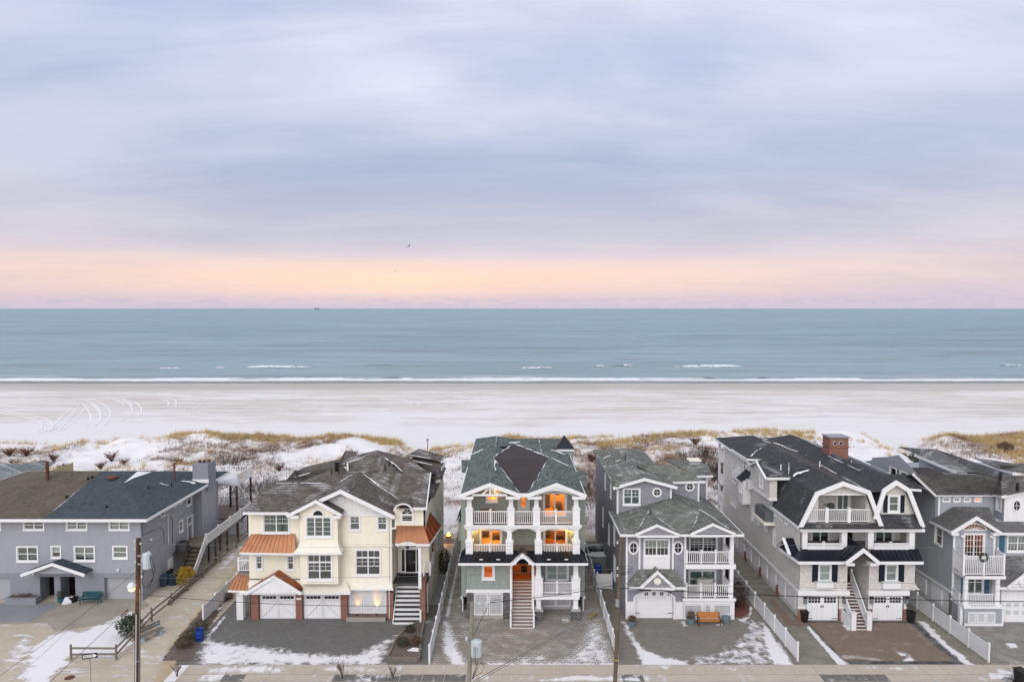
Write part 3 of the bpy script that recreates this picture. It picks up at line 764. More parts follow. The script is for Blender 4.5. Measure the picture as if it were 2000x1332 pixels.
# breaking waves: a green face with a white tumbling crest, each where it stands
def m_foam():
    t = NT('foam'); n = t.noise(t.map(t.pos(), (.35, 1.1, 1)), 1.4, 6, .65); c = t.mix(t.ramp(n, [(.3, 0.), (.6, 1.)]), (.62, .67, .68), (.86, .87, .88))
    t.bsdf(c, .8, 0, t.bump(n, .6, .15), .2); return done('foam', t)
m_foam()
t_ = NT('wave_face'); n_ = t_.noise(t_.pos(), .8, 4); t_.bsdf(t_.mix(n_, (.075, .13, .12), (.13, .20, .185)), .3, 0, None, .5); done('wave_face', t_)
def breaker(u0, u1, v, hgt, wid, label, foam=(0, 1), seed=0):
    hgt *= .62; wid *= .8; y0 = PZ(1000, v, .2).y; xa = (u0 - 1000) / FPX * y0; xb = (u1 - 1000) / FPX * y0
    rnd = np.random.RandomState(seed); n = max(14, int((xb - xa) / 1.2)); xs = np.linspace(xa, xb, n)
    env = np.clip(np.minimum(np.arange(n), np.arange(n)[::-1]) / (n * .22), .05, 1) * (.6 + .6 * fbm(xs * .09, xs * 0, 3, seed))
    yc = y0 + 3.2 * (fbm(xs * .03, xs * 0 + 3, 3, seed + 3) - .5)
    prof = [(-wid * .55, .10, 0), (-wid * .3, .38, 1), (0., .92, 1), (wid * .12, 1.0, 1), (wid * .45, .55, 0), (wid, .0, 0)]
    mb = MB(); fm = MB(); fa, fb = foam
    for i in range(n - 1):
        for (a, ha, fa_), (b, hb, _) in zip(prof, prof[1:]):
            q = [(xs[j], yc[j] + o, .12 + hgt * env[j] * h) for j, o, h in ((i, a, ha), (i + 1, a, ha), (i + 1, b, hb), (i, b, hb))]
            mb.quad(*q)
    o = mb.build('breaking_wave', 'wave_face', None, True); tag(o, label, 'wave', 'waves breaking off the beach')
    for i in range(n - 1):
        t = i / (n - 1)
        if not (fa <= t <= fb): continue
        for (a, ha, _), (b, hb, _) in zip(prof[:4], prof[1:4]):
            jj = [(.02 + .16 * rnd.rand()) for _ in range(4)]; f = env[i] * (.2 + 1.2 * rnd.rand())
            if rnd.rand() < .22: continue
            fm.quad(*[(xs[j], yc[j] + oo - .15, .14 + jj[k] + hgt * env[j] * h * 1.05) for k, (j, oo, h) in enumerate(((i, a - .8 * f, ha * .55), (i + 1, a - .8 * f, ha * .55), (i + 1, b, hb), (i, b, hb)))])
    fm.build('foam_crest', 'foam', o)
for a in [(470, 607, 717, .95, 3.4, 'long white-capped wave breaking left of the ship', (.08, .98), 1), (418, 440, 718, .6, 2.4, 'small white breaker left of the longest whitecap', (.1, .9), 2),
          (1008, 1085, 719, .7, 3.0, 'white foamy breaker straight beyond the green-roofed house', (.1, .95), 3), (1160, 1182, 715, .6, 2.2, 'tiny whitecap between two larger breakers in mid photo', (.1, .9), 4), (1196, 1238, 714, .65, 2.4, 'thin whitecap just right of the mid-photo breakers', (.5, 1), 5),
          (1320, 1457, 716, 1.15, 3.6, 'largest curling breaker right of the middle with green face', (.0, .95), 6), (1955, 2003, 714, .6, 3., 'short whitecap at the right edge of the sea', (.2, .9), 7), (700, 775, 713, .75, 3.2, 'green unbroken swell right of the longest whitecap', (2, 3), 8),
          (300, 360, 719, .45, 3., 'faint foam patch of a spent wave at left', (.2, .8), 9)]:
    breaker(*a)
def shore_foam():
    """wash of foam on the sand: several lobes of white water with ragged edges"""
    def z(X, Y): return .16 + .10 * fbm(X * .2, Y * .5, 3, 21)
    def keep(x, y):
        a = 250.6 + 2.2 * (fbm(x * .03, x * 0, 4, 2) - .5) ; b = 262.5 + 7 * (fbm(x * .016, x * 0 + 7, 5, 3) - .5)
        m = (y > a) & (y < b) & ~((fbm(x * .05, y * .30, 4, 6) > .60) & (y > 257))
        m |= (y > 266) & (y < 268.2) & (fbm(x * .02, y * .2, 4, 12) > .58)
        return m
    o = grid_obj('surf_foam', ar(-330, 330, .9), ar(248, 270, .5), z, 'foam', keep=keep); stuff(o)
    tag(o, 'white wash of surf foam along the whole waterline', 'foam')
shore_foam()
for i, (u0, u1) in enumerate(((527, 560), (590, 612), (735, 785), (955, 1000), (1342, 1398), (1480, 1500))):
    breaker(u0, u1, 737.6, .55, 1.6, ['dark curling wavelet on the surf line left of centre, leftmost one', 'dark wavelet on the surf line, second from the left', 'long dark wavelet on the surf line, third from the left',
            'dark wavelet on the surf line near the middle', 'widest dark wavelet on the surf line right of the middle', 'last dark wavelet on the surf line to the right'][i], (2, 3), 30 + i)

# ---------------------------------------------------------------- beach
def m_beach():
    t = NT('beach'); p = t.pos(); sx = t.n('ShaderNodeSeparateXYZ'); t.set(sx.inputs[0], p); y = sx.outputs[1]
    st = t.noise(t.map(p, (.028, .17, 1), rot=(0, 0, R(1.5))), 1., 8, .7, .6); f2 = t.noise(t.map(p, (.14, .42, 1)), 1., 7, .75, .5); pt = t.noise(t.map(p, (.02, .06, 1)), 1., 5)
    m = t.math('ADD', t.math('MULTIPLY', st, .5), t.math('ADD', t.math('MULTIPLY', f2, .25), t.math('MULTIPLY', pt, .25)))
    lv = t.ramp(t.math('DIVIDE', t.math('SUBTRACT', y, 100.), 160.), [(.0, .20), (.25, .16), (.38, .03), (.55, .0), (1., .0)])
    wet = t.ramp(t.math('DIVIDE', t.math('SUBTRACT', y, 200.), 60.), [(.28, 0.), (.52, .75), (.80, 1.)])
    m = t.math('SUBTRACT', t.math('ADD', m, lv), t.math('MULTIPLY', wet, .22))
    sand = t.mix(t.noise(p, .15, 5), (.52, .475, .425), (.60, .56, .51)); sand = t.mix(wet, sand, (.42, .385, .35))
    c = t.mix(t.ramp(m, [(.45, .0), (.57, 1.)]), sand, (.74, .725, .72))
    lines = t.noise(t.map(p, (.012, .5, 1), rot=(0, 0, R(.6))), 1., 5, .65); c = t.mix(t.ramp(lines, [(.52, 0.), (.60, .4)]), c, (.78, .77, .77))
    rg = t.n('ShaderNodeMapRange'); t.set(rg.inputs[0], wet); rg.inputs[3].default_value = .9; rg.inputs[4].default_value = .45
    t.bsdf(c, rg.outputs[0], 0, t.bump(f2, .5, .12), .25); return done('beach', t)
m_beach()
def beach_z(X, Y): return 1.25 - 1.35 * np.clip((Y - 124) / 129., 0, 1.2) + .16 * (fbm(X * .05, Y * .22, 4, 8) - .5) * sstep(252, 225, Y) + .08 * (fbm(X * .3, Y * .6, 3, 18) - .5) * sstep(250, 215, Y)
struct(grid_obj('beach', np.concatenate([[-3000, -1500, -700], ar(-360, 360, 2.0), [700, 1500, 3000]]), ar(112, 262, .9), beach_z, 'beach'))
def track(pts, w=.55, gap=2.0):
    """pair of wheel ruts: low ridges of pushed-up snow following pts (sheet marks on the beach)"""
    P = [PZ(u, v, .9) for u, v in pts]; mb = MB()
    # smooth by Catmull-Rom
    out = []
    for i in range(len(P) - 1):
        p0, p1, p2, p3 = P[max(i - 1, 0)], P[i], P[i + 1], P[min(i + 2, len(P) - 1)]
        for k in range(10):
            t = k / 10; out.append(.5 * (2 * p1 + (p2 - p0) * t + (2 * p0 - 5 * p1 + 4 * p2 - p3) * t * t + (3 * p1 - p0 - 3 * p2 + p3) * t ** 3))
    out.append(P[-1])
    for off in (-gap / 2, gap / 2):
        row = []
        for i, p in enumerate(out):
            d = (out[min(i + 1, len(out) - 1)] - out[max(i - 1, 0)]); d.z = 0; d.normalize(); s = Vector((-d.y, d.x, 0)); c = p + s * off
            zz = float(beach_z(np.array([c.x]), np.array([c.y]))[0]); e = w * random.uniform(.7, 1.2) * min(1, .3 + 4 * min(i, len(out) - 1 - i) / len(out))
            row.append((Vector((c.x, c.y, zz + .02)) - s * e, Vector((c.x, c.y, zz + .09)), Vector((c.x, c.y, zz + .02)) + s * e))
        for a, b in zip(row, row[1:]): mb.quad(a[0], a[1], b[1], b[0]); mb.quad(a[1], a[2], b[2], b[1])
    return mb
tr = MB()
for pts in ([(55, 847), (80, 845), (92, 836), (90, 825), (72, 816), (30, 808), (0, 803)], [(88, 846), (105, 840), (120, 826), (135, 808), (158, 790)], [(108, 843), (130, 828), (148, 808), (165, 788)],
            [(165, 775), (190, 785), (205, 800), (205, 815), (195, 832)], [(178, 831), (188, 818), (182, 800), (170, 785)], [(200, 774), (230, 778), (250, 788), (235, 800), (215, 808)], [(230, 776), (258, 785), (268, 800), (262, 812), (248, 822)],
            [(318, 774), (335, 780), (335, 790), (318, 796)], [(372, 800), (390, 785), (404, 775)], [(745, 776), (790, 778), (812, 786), (800, 792)], [(700, 792), (725, 797), (755, 800)], [(890, 771), (905, 774), (898, 777)],
            [(640, 790), (665, 793), (700, 800)]):
    m = track(pts, .22 if len(pts) > 3 and abs(pts[0][0] - pts[-1][0]) < 250 else .10); i = len(tr.v); tr.v += m.v; tr.f += [tuple(i + k for k in f) for f in m.f]
m_snow('track_snow', (.80, .79, .79)); o = tr.build('tyre_tracks', 'track_snow', None, True); stuff(o); tag(o, 'curving tyre tracks of ridged snow across the beach', 'tyre tracks')

# ---------------------------------------------------------------- dunes
CREST = [(-300, 862), (-100, 866), (0, 866), (40, 863), (75, 868), (120, 867), (155, 859), (190, 869), (240, 859), (300, 861), (335, 853), (400, 850), (500, 853), (600, 855), (680, 858), (720, 860), (775, 866), (800, 884), (826, 886), (850, 878), (880, 871), (930, 866),
         (985, 856), (1080, 857), (1200, 853), (1300, 848), (1400, 846), (1500, 846), (1600, 846), (1655, 842), (1690, 848), (1718, 864), (1738, 890), (1765, 893), (1790, 876), (1815, 864), (1850, 853), (1900, 853), (1950, 847), (2000, 841), (2150, 846), (2300, 850)]
YC = 117.
CR = [((u - 1000) / FPX * (YC * CPI + 1.1), max(1.3, PY(u, v, YC).z)) for u, v in CREST]
def dune_z(X, Y):
    c = interp(CR, X)
    yc = YC + 5 * (fbm(X * .05, X * 0, 3, 31) - .5)
    base = .55 * sstep(78, 92, Y)
    h = np.where(Y <= yc, base + (c - base) * ((Y - 80) / (yc - 80)).clip(0, 1) ** 1.15, c - (c - 1.0) * sstep(0, 9.5, Y - yc))
    hum = (fbm(X * .11, Y * .13, 4, 40) - .5) * 2.6 + (fbm(X * .45, Y * .5, 3, 41) - .5) * .7
    h = h + hum * sstep(80, 92, Y) * sstep(123, 115, Y) * np.clip((c - 1.2) / 2.2, .12, 1)
    return h * sstep(77, 84, Y) - .10 * sstep(84, 77, Y)
def m_dune():
    t = NT('dune'); p = t.pos(); a = t.noise(p, .16, 6, .62, .5); b = t.noise(p, 1.4, 6, .7); cfine = t.noise(p, 4.5, 5, .7)
    m = t.math('ADD', t.math('MULTIPLY', a, .45), t.math('ADD', t.math('MULTIPLY', b, .3), t.math('MULTIPLY', cfine, .25)))
    sand = t.mix(t.noise(p, .5, 4), (.42, .33, .25), (.30, .215, .17))
    g = t.attr('brush'); m = t.math('SUBTRACT', t.math('ADD', m, .11), t.math('MULTIPLY', g, .13))
    c = t.mix(t.ramp(m, [(.41, 0.), (.52, 1.)]), sand, (.76, .745, .75))
    t.bsdf(c, .9, 0, t.bump(b, .6, .15), .15); return done('dune', t)
m_dune()
def brush(x, y):
    """where low brush and dead stalks stand through the snow"""
    n = fbm(x * .06, y * .08, 4, 55); lft = sstep(-60, -42, x)
    path = np.minimum(dist_line(x, y, pzs_dune([(640, 905), (720, 893), (790, 880), (830, 868), (840, 852)])), dist_line(x, y, pzs_dune([(1640, 930), (1700, 900), (1740, 880), (1775, 858)])))
    return np.clip((sstep(.38, .62, n) * (.55 + .45 * lft) + .35 * sstep(104, 92, y)), 0, 1) * sstep(1.5, 6., path)
def pzs_dune(l): return [tuple(PZ(u, v, 2.2)[:2]) for u, v in l]
dunes = grid_obj('dunes', ar(-112, 112, .55), ar(77, 128.5, .45), dune_z, 'dune', {'brush': brush}); struct(dunes)
def dz1(x, y): return float(dune_z(np.array([x]), np.array([y]))[0])
def blades(name, pos, hts, nb, wid, spread, mat, label, cat, seed=0, lean=.35):
    rnd = np.random.RandomState(seed); n = len(pos); N = n * nb
    base = np.repeat(pos, nb, 0); H = np.repeat(hts, nb) * rnd.uniform(.5, 1.1, N)
    base = base + np.c_[rnd.normal(0, spread, (N, 2)), np.zeros(N)]
    ang = rnd.uniform(0, 2 * np.pi, N); w = wid * rnd.uniform(.6, 1.2, N)
    tip = base + np.c_[rnd.normal(lean * .3, lean, N) * H, rnd.normal(0, lean, N) * H, H]
    dx, dy = np.cos(ang) * w, np.sin(ang) * w
    a = base + np.c_[-dx, -dy, -.05 * np.ones(N)]; b = base + np.c_[dx, dy, -.05 * np.ones(N)]
    v = np.stack([a, b, tip], 1).reshape(-1, 3); me = bpy.data.meshes.new(name)
    me.vertices.add(3 * N); me.vertices.foreach_set('co', v.ravel()); me.loops.add(3 * N); me.loops.foreach_set('vertex_index', np.arange(3 * N, dtype=np.int32))
    me.polygons.add(N); me.polygons.foreach_set('loop_start', np.arange(0, 3 * N, 3, dtype=np.int32)); me.update(calc_edges=True)
    me.materials.append(MATS[mat]); o = link(name, me); stuff(o); tag(o, label, cat); return o
def m_blade(name, c1, c2, sc=.6):
    t = NT(name); n = t.noise(t.pos(), sc, 4, .6); f = t.noise(t.pos(), 9., 2)
    c = t.mix(t.ramp(n, [(.3, 0.), (.7, 1.)]), c1, c2); c = t.mix(t.math('MULTIPLY', f, .5), c, hsv(c1, .6))
    t.bsdf(c, .8, 0, None, .1); return done(name, t)
m_blade('beach_grass', (.54, .38, .17), (.72, .56, .31)); m_blade('dead_stalk', (.20, .115, .085), (.32, .22, .16)); m_blade('red_twig', (.115, .050, .042), (.17, .085, .065)); m_blade('thicket', (.060, .042, .036), (.12, .085, .07))
rng = np.random.RandomState(11)
def scatter(n, fn, x0=-110, x1=110, y0=80, y1=124):
    x = rng.uniform(x0, x1, n); y = rng.uniform(y0, y1, n); k = rng.rand(n) < fn(x, y); x, y = x[k], y[k]
    return np.c_[x, y, dune_z(x, y)]
XA = lambda u: (u - 1000) / FPX * (YC * CPI + 1.1)
def grassy(x, y):
    u = x / (YC * CPI + 1.1) * FPX + 1000
    n = fbm(x * .12, y * .16, 3, 61)
    yc = YC + 5 * (fbm(x * .05, x * 0, 3, 31) - .5)
    lvl = interp([(-300, .9), (0, 1.), (55, 1.), (70, .3), (110, .25), (130, .7), (160, .7), (175, .06), (195, .5), (250, .15), (320, .2), (335, 1), (640, 1), (770, .95), (785, .05), (830, .0), (850, .25), (960, .35), (985, 1.), (1700, 1.), (1722, .4), (1738, 0), (1765, 0), (1790, .5), (1830, 1), (2300, 1)], u)
    crest = np.exp(-((y - yc + .4) / 2.1) ** 2) * lvl
    clump = sstep(.55, .70, n) * sstep(97, 105, y) * .9 * np.clip(lvl + .25, 0, 1)
    right = sstep(1770, 1850, u) * sstep(100, 106, y) * (fbm(x * .2, y * .25, 3, 65) > .5) * .9
    return np.clip(crest * sstep(.34, .60, fbm(x * .14, y * .3, 3, 62)) * 1.4 + clump * .6 + right * .5, 0, 1)
p = scatter(30000, grassy, y0=98, y1=122); blades('beach_grass', p, rng.uniform(.5, 1.15, len(p)), 10, .04, .24, 'beach_grass', 'golden beach grass along the dune crest and in scattered tufts', 'beach grass', 1)
p = scatter(60000, lambda x, y: brush(x, y) * (.15 + .85 * (fbm(x * .5, y * .5, 2, 71) > .48)), y0=82, y1=117); blades('dune_stalks', p, rng.uniform(.25, .7, len(p)), 7, .03, .32, 'dead_stalk', 'thin dead stalks poking through the snow on the dunes', 'dune plants', 2, .6)
def thick(x, y):
    b = np.zeros_like(x)
    for (u, v, rx, ry, q) in ((488, 985, 3.0, 5.5, .7), (1392, 950, 3.2, 6, .95), (860, 885, 6., 3., .5), (1170, 970, 2.2, 5, .5), (470, 940, 4, 4, .25), (690, 935, 5, 3, .0)):
        c = PZ(u, v, .8); b = np.maximum(b, q * np.exp(-((x - c.x) / rx) ** 2 - ((y - c.y) / ry) ** 2))
    return b * (fbm(x * .4, y * .4, 2, 75) > .33)
p = scatter(16000, thick, x0=-50, x1=35, y0=76, y1=112); blades('thicket', p, rng.uniform(.8, 2.0, len(p)), 9, .03, .35, 'thicket', 'dark leafless thicket between and behind the houses', 'thicket', 3, .45)

# ---------------------------------------------------------------- street end, lots and pavements
lot_snow = [(pzs((40, 1332), (60, 1262), (110, 1235), (160, 1232), (230, 1205), (262, 1212), (262, 1250), (225, 1285), (140, 1282), (95, 1332)), 1., 2.2),
            (pzs((0, 1240), (60, 1225), (100, 1240), (60, 1290), (0, 1332)), .55, 2.5), (pzs((268, 1180), (330, 1140), (345, 1120), (330, 1118), (262, 1172)), .5, 1.),
            (pzs((395, 1140), (470, 1060), (480, 1068), (430, 1120)), .62, 1.), (pzs((330, 1200), (345, 1180), (352, 1182), (335, 1215)), .6, .8)]
struct(grid_obj('ground', np.concatenate([[-400, -200, -110], ar(-80, 62, .35), [110, 200, 400]]), np.concatenate([[-60, 0, 30], ar(42, 80, .35), [90, 100]]), 0.0, 'sandy_ground', {'snow': cover(lot_snow, .38, 2.4)}))
def sheet(name, poly, z, mat, snow=(), base=0., step=.16, par=None, w=1.0):
    xs = [p[0] for p in poly]; ys = [p[1] for p in poly]
    o = grid_obj(name, ar(min(xs), max(xs), step), ar(min(ys), max(ys), step), z, mat, {'snow': cover(list(snow), base, w)}, par, keep=lambda x, y: inpoly(x, y, poly)); struct(o); return o
def rect(x0, x1, y0, y1): return [(x0, y0), (x1, y0), (x1, y1), (x0, y1)]
WALK0, WALK1 = 49.05, 50.42
# concrete in front of the grey house
sheet('concrete_driveway', pzs((-120, 1182), (278, 1168), (292, 1182), (232, 1215), (108, 1232), (92, 1216), (-120, 1222)), .012, 'concrete_drive', [(pzs((200, 1215), (235, 1200), (262, 1190), (275, 1200), (240, 1225)), .8, 1.2)], .08)
sheet('concrete_pad', pzs((-120, 1186), (105, 1178), (110, 1186), (62, 1212), (-120, 1218)), .018, 'concrete_cool', [], .02)
# beach path between the rail fence and the cream house
sheet('beach_path', pzs((300, 1332), (330, 1262), (380, 1200), (440, 1130), (500, 1060), (560, 1000), (575, 1000), (520, 1060), (460, 1120), (402, 1200), (375, 1262), (390, 1332)), .008, 'sand_gravel', [(pzs((404, 1120), (440, 1085), (470, 1060), (478, 1068), (420, 1125)), .58, 1.2)], .05)
# sidewalk: separate concrete slabs
def sidewalk():
    root = grid_obj('sidewalk', ar(-25.2, 46, .6), np.array([WALK0 - .95, WALK0, WALK1]), .06, 'concrete_walk', {'snow': lambda x, y: x * 0 + 1}); struct(root)
    snowf = cover([(pzs((395, 1300), (560, 1300), (560, 1318), (395, 1318)), .75, 1.), (pzs((620, 1300), (800, 1300), (790, 1318), (630, 1316)), .62, .9), (pzs((1030, 1332), (1120, 1318), (1250, 1326), (1250, 1332)), .9, .6), (pzs((895, 1290), (912, 1290), (905, 1322), (895, 1322)), .7, .6),
                   (pzs((1180, 1296), (1330, 1298), (1300, 1312), (1260, 1306)), .72, .9), (pzs((1380, 1302), (1440, 1300), (1560, 1302), (1530, 1316), (1400, 1314)), .45, .9), (pzs((1680, 1300), (1800, 1302), (1800, 1312), (1690, 1310)), .66, .7), (pzs((1950, 1306), (1985, 1312), (1975, 1326), (1920, 1322)), .8, .5), (pzs((1940, 1316), (1970, 1324), (1930, 1330)), .9, .4)], .26, 1.)
    def slab(x0, x1, y0, y1, mat, z=.085, b=None):
        g = .012; x0 += g; x1 -= g
        xs, ys = ar(x0, x1, .25), ar(y0, y1, .25)
        o = grid_obj('paving_slab', xs, ys, z, mat, {'snow': (lambda x, y: snowf(x, y)) if b is None else (lambda x, y: np.maximum(snowf(x, y), b))}, root)
        MB().box(x0, x1, y0, y1, .008, z - .004).build('slab_edge', 'concrete', o)
    x = -24.4; k = 0
    while x < 45.5:
        w = 1.62; slab(x, x + w, WALK0 + .012, WALK1, 'sidewalk_slab'); x += w; k += 1
    # strip between walk and kerb: concrete aprons, pavers and snow
    x = -24.4; i = 0
    kinds = {}
    while x < 45.5:
        u = x / (48.6 + 1.3) * FPX + 1000
        mat = 'paver_grey' if (610 < u < 720 or 735 < u < 800 or 445 > u > 400 or 1215 > u > 1175 or 1590 < u < 1690 or 820 < u < 880 or u > 1940) else 'sidewalk_slab'
        slab(x, x + 1.62, WALK0 - .95, WALK0 - .012, mat, .075, .30 + .3 * random.random() * (random.random() < .5)); x += 1.62
    box('kerb', -24.6, 46, WALK0 - 1.12, WALK0 - .955, -.02, .08, 'concrete', root)
sidewalk()
struct(grid_obj('road', ar(-60, 60, .8), ar(30, 47.9, .6), .004, 'street', {'snow': lambda x, y: .25 + 0 * x}))
Y0 = 50.46
# cream house: dark paver court with a sweep of snow along the front
bsnow = pzs((402, 1236), (415, 1248), (470, 1256), (540, 1266), (600, 1275), (650, 1280), (700, 1274), (735, 1258), (770, 1240), (800, 1222), (832, 1206), (838, 1214), (800, 1232), (775, 1246), (758, 1268), (748, 1302), (380, 1302), (392, 1262))
sheet('driveway', rect(-25.6, -6.29, Y0, 63.5), .016, 'paver_grey', [(bsnow, .8, 1.6), (pzs((452, 1262), (700, 1280), (735, 1302), (400, 1302)), .72, 1.4), (pzs((438, 1202), (446, 1196), (425, 1226), (412, 1240), (402, 1242)), .9, .4)], .0, .14)
sheet('planting_bed', pzs((316, 1290), (350, 1243), (395, 1190), (440, 1140), (455, 1150), (432, 1190), (405, 1230), (372, 1292)), .03, 'mulch', [(pzs((345, 1262), (365, 1248), (380, 1262), (360, 1288)), .45, .8), (pzs((420, 1190), (440, 1170), (445, 1180), (425, 1200)), .7, .5)], .15)
# green-roofed house
csnowL = pzs((866, 1216), (874, 1212), (880, 1228), (892, 1262), (912, 1298), (888, 1300), (866, 1270))
csnowR = pzs((1150, 1214), (1166, 1210), (1176, 1228), (1188, 1262), (1196, 1298), (1130, 1298), (1060, 1292), (1110, 1282), (1136, 1258))
sheet('driveway', rect(-6.27, 8.05, Y0, 78), .016, 'paver_tan', [(csnowL, .95, .9), (csnowR, .62, 1.4), (pzs((950, 1292), (1200, 1292), (1205, 1302), (950, 1302)), .75, .7), (pzs((870, 1204), (880, 1160), (893, 1100), (897, 1100), (884, 1160), (876, 1206)), .95, .25), (pzs((1095, 1208), (1112, 1206), (1114, 1216), (1100, 1216)), .7, .5), (pzs((1010, 1284), (1060, 1278), (1075, 1288), (1020, 1294)), .58, .7)], .14, .14)
# mauve house
dsnow = [(pzs((1216, 1212), (1226, 1220), (1240, 1248), (1262, 1270), (1300, 1284), (1345, 1290), (1345, 1302), (1255, 1302), (1238, 1260), (1222, 1236)), 1., .7), (pzs((1345, 1284), (1395, 1274), (1430, 1255), (1450, 1225), (1458, 1208), (1490, 1210), (1520, 1250), (1556, 1302), (1345, 1302)), .56, 1.3),
         (pzs((1488, 1218), (1496, 1220), (1540, 1282), (1552, 1302), (1510, 1298), (1490, 1255)), 1., .8), (pzs((1330, 1214), (1338, 1212), (1342, 1222), (1334, 1222)), .9, .4), (pzs((1440, 1210), (1462, 1204), (1464, 1180), (1470, 1186), (1466, 1206), (1450, 1214)), .95, .25), (pzs((1396, 1218), (1412, 1216), (1412, 1222), (1398, 1222)), .8, .3)]
sheet('driveway', rect(8.07, 21.88, Y0, 78), .016, 'paver_brown', dsnow, .12, .14)
# shingled house: red brick court, charcoal border, gravel at both sides
sheet('gravel_strip', rect(21.9, 36.38, Y0, 78), .012, 'gravel_grey', [(pzs((1574, 1224), (1580, 1222), (1612, 1258), (1660, 1302), (1640, 1302)), 1., .35), (pzs((1790, 1212), (1808, 1214), (1850, 1256), (1910, 1302), (1890, 1302), (1830, 1252)), .85, .5)], .05, .14)
eb = pzs((1574, 1213), (1786, 1213), (1880, 1297), (1655, 1297)); 
sheet('brick_border', eb, .018, 'paver_charcoal', [(pzs((1640, 1288), (1660, 1296), (1700, 1302), (1640, 1300)), .8, .4)], .2, .12)
sheet('driveway', pzs((1582, 1217), (1776, 1216.5), (1862, 1291), (1650, 1290)), .023, 'paver_red', [(pzs((1645, 1284), (1720, 1290), (1725, 1287), (1650, 1280)), .6, .5), (pzs((1645, 1220), (1654, 1216), (1664, 1230), (1656, 1232)), .9, .3), (pzs((1752, 1274), (1770, 1276), (1772, 1282), (1758, 1280)), .8, .4), (pzs((1766, 1288), (1776, 1278), (1788, 1292), (1780, 1300), (1766, 1298)), .9, .4)], .0, .12)
sheet('garden_walk', pzs((1500, 1170), (1512, 1170), (1545, 1210), (1580, 1214), (1578, 1222), (1538, 1222)), .021, 'paver_red', [], .0, .12)
# blue house
sheet('driveway', rect(36.4, 58, Y0, 78), .016, 'paver_light', [(pzs((1898, 1210), (1915, 1208), (1925, 1216), (1908, 1216)), .9, .4), (pzs((1964, 1256), (1984, 1256), (1988, 1264), (1972, 1266)), .95, .5), (pzs((1940, 1250), (1960, 1270), (2000, 1300), (1970, 1300)), .5, 1.)], .2, .14)

# ---------------------------------------------------------------- houses
def fwin(Y, u0, v0, u1, v1, **k):
    a, b = PY(u0, v1, Y), PY(u1, v0, Y); return win(a.x, a.z, b.x, b.z, **k)
def swin(X, u0, v0, u1, v1, **k):                       # on a side wall: v of the near and far edges taken at mid height
    a, b = PX(u0, (v0 + v1) / 2, X), PX(u1, (v0 + v1) / 2, X); zc = PX((u0 + u1) / 2, v1, X).z, PX((u0 + u1) / 2, v0, X).z
    return win(a.y, zc[0], b.y, zc[1], **k)
def fp(Y, *uv): return [XZ(u, v, Y) for u, v in uv]
def fbox(par, name, u0, v0, u1, v1, y0, y1, mat):       # box seen as a rectangle on the plane y0, reaching back to y1
    a, b = PY(u0, v1, y0), PY(u1, v0, y0); return box(name, a.x, b.x, y0, y1, a.z, b.z, mat, par)
def lamp(par, loc, e, col=(1, .52, .14), r=.08, name='porch_lamp', shade=True):
    o = MB().lathe([(.01, -.02), (.09, 0), (.11, .08), (.09, .16), (.02, .18)], (loc[0], loc[1], loc[2] + .02), 10).build(name, 'lamp_glow', par)
    ld = bpy.data.lights.new('lamp', 'POINT'); ld.energy = e; ld.color = col; ld.shadow_soft_size = r
    lo = bpy.data.objects.new('lamp', ld); COL.objects.link(lo); lo.parent = o; lo.location = (loc[0], loc[1], loc[2] - .15); return o
m_emit('lamp_glow', (1, .62, .22), 6.); 
WL = dict(deep=2.6, ex=.3, e=95, col=(1, .44, .075), mat='interior_warm')
def pipe_vent(par, p, h=.45, r=.06, mat='black_metal', name='vent_pipe'): return MB().tube([p, (p[0], p[1], p[2] + h)], r, 8).build(name, mat, par)
def front_door(par, Y, u0, v0, u1, v1, mat='dark_door', glass='dark_glass', lit=None, name='door'):
    a, b = PY(u0, v1, Y), PY(u1, v0, Y); o = box(name, a.x, b.x, Y - .06, Y - .01, a.z, b.z, mat, par); w = b.x - a.x; h = b.z - a.z
    MB().box(a.x + w * .22, b.x - w * .22, Y - .075, Y - .06, a.z + h * .35, b.z - h * .12).build('glass_light', glass, o)
    MB().box(b.x - w * .14, b.x - w * .08, Y - .12, Y - .06, a.z + h * .42, a.z + h * .5).build('handle', 'galv', o); return o
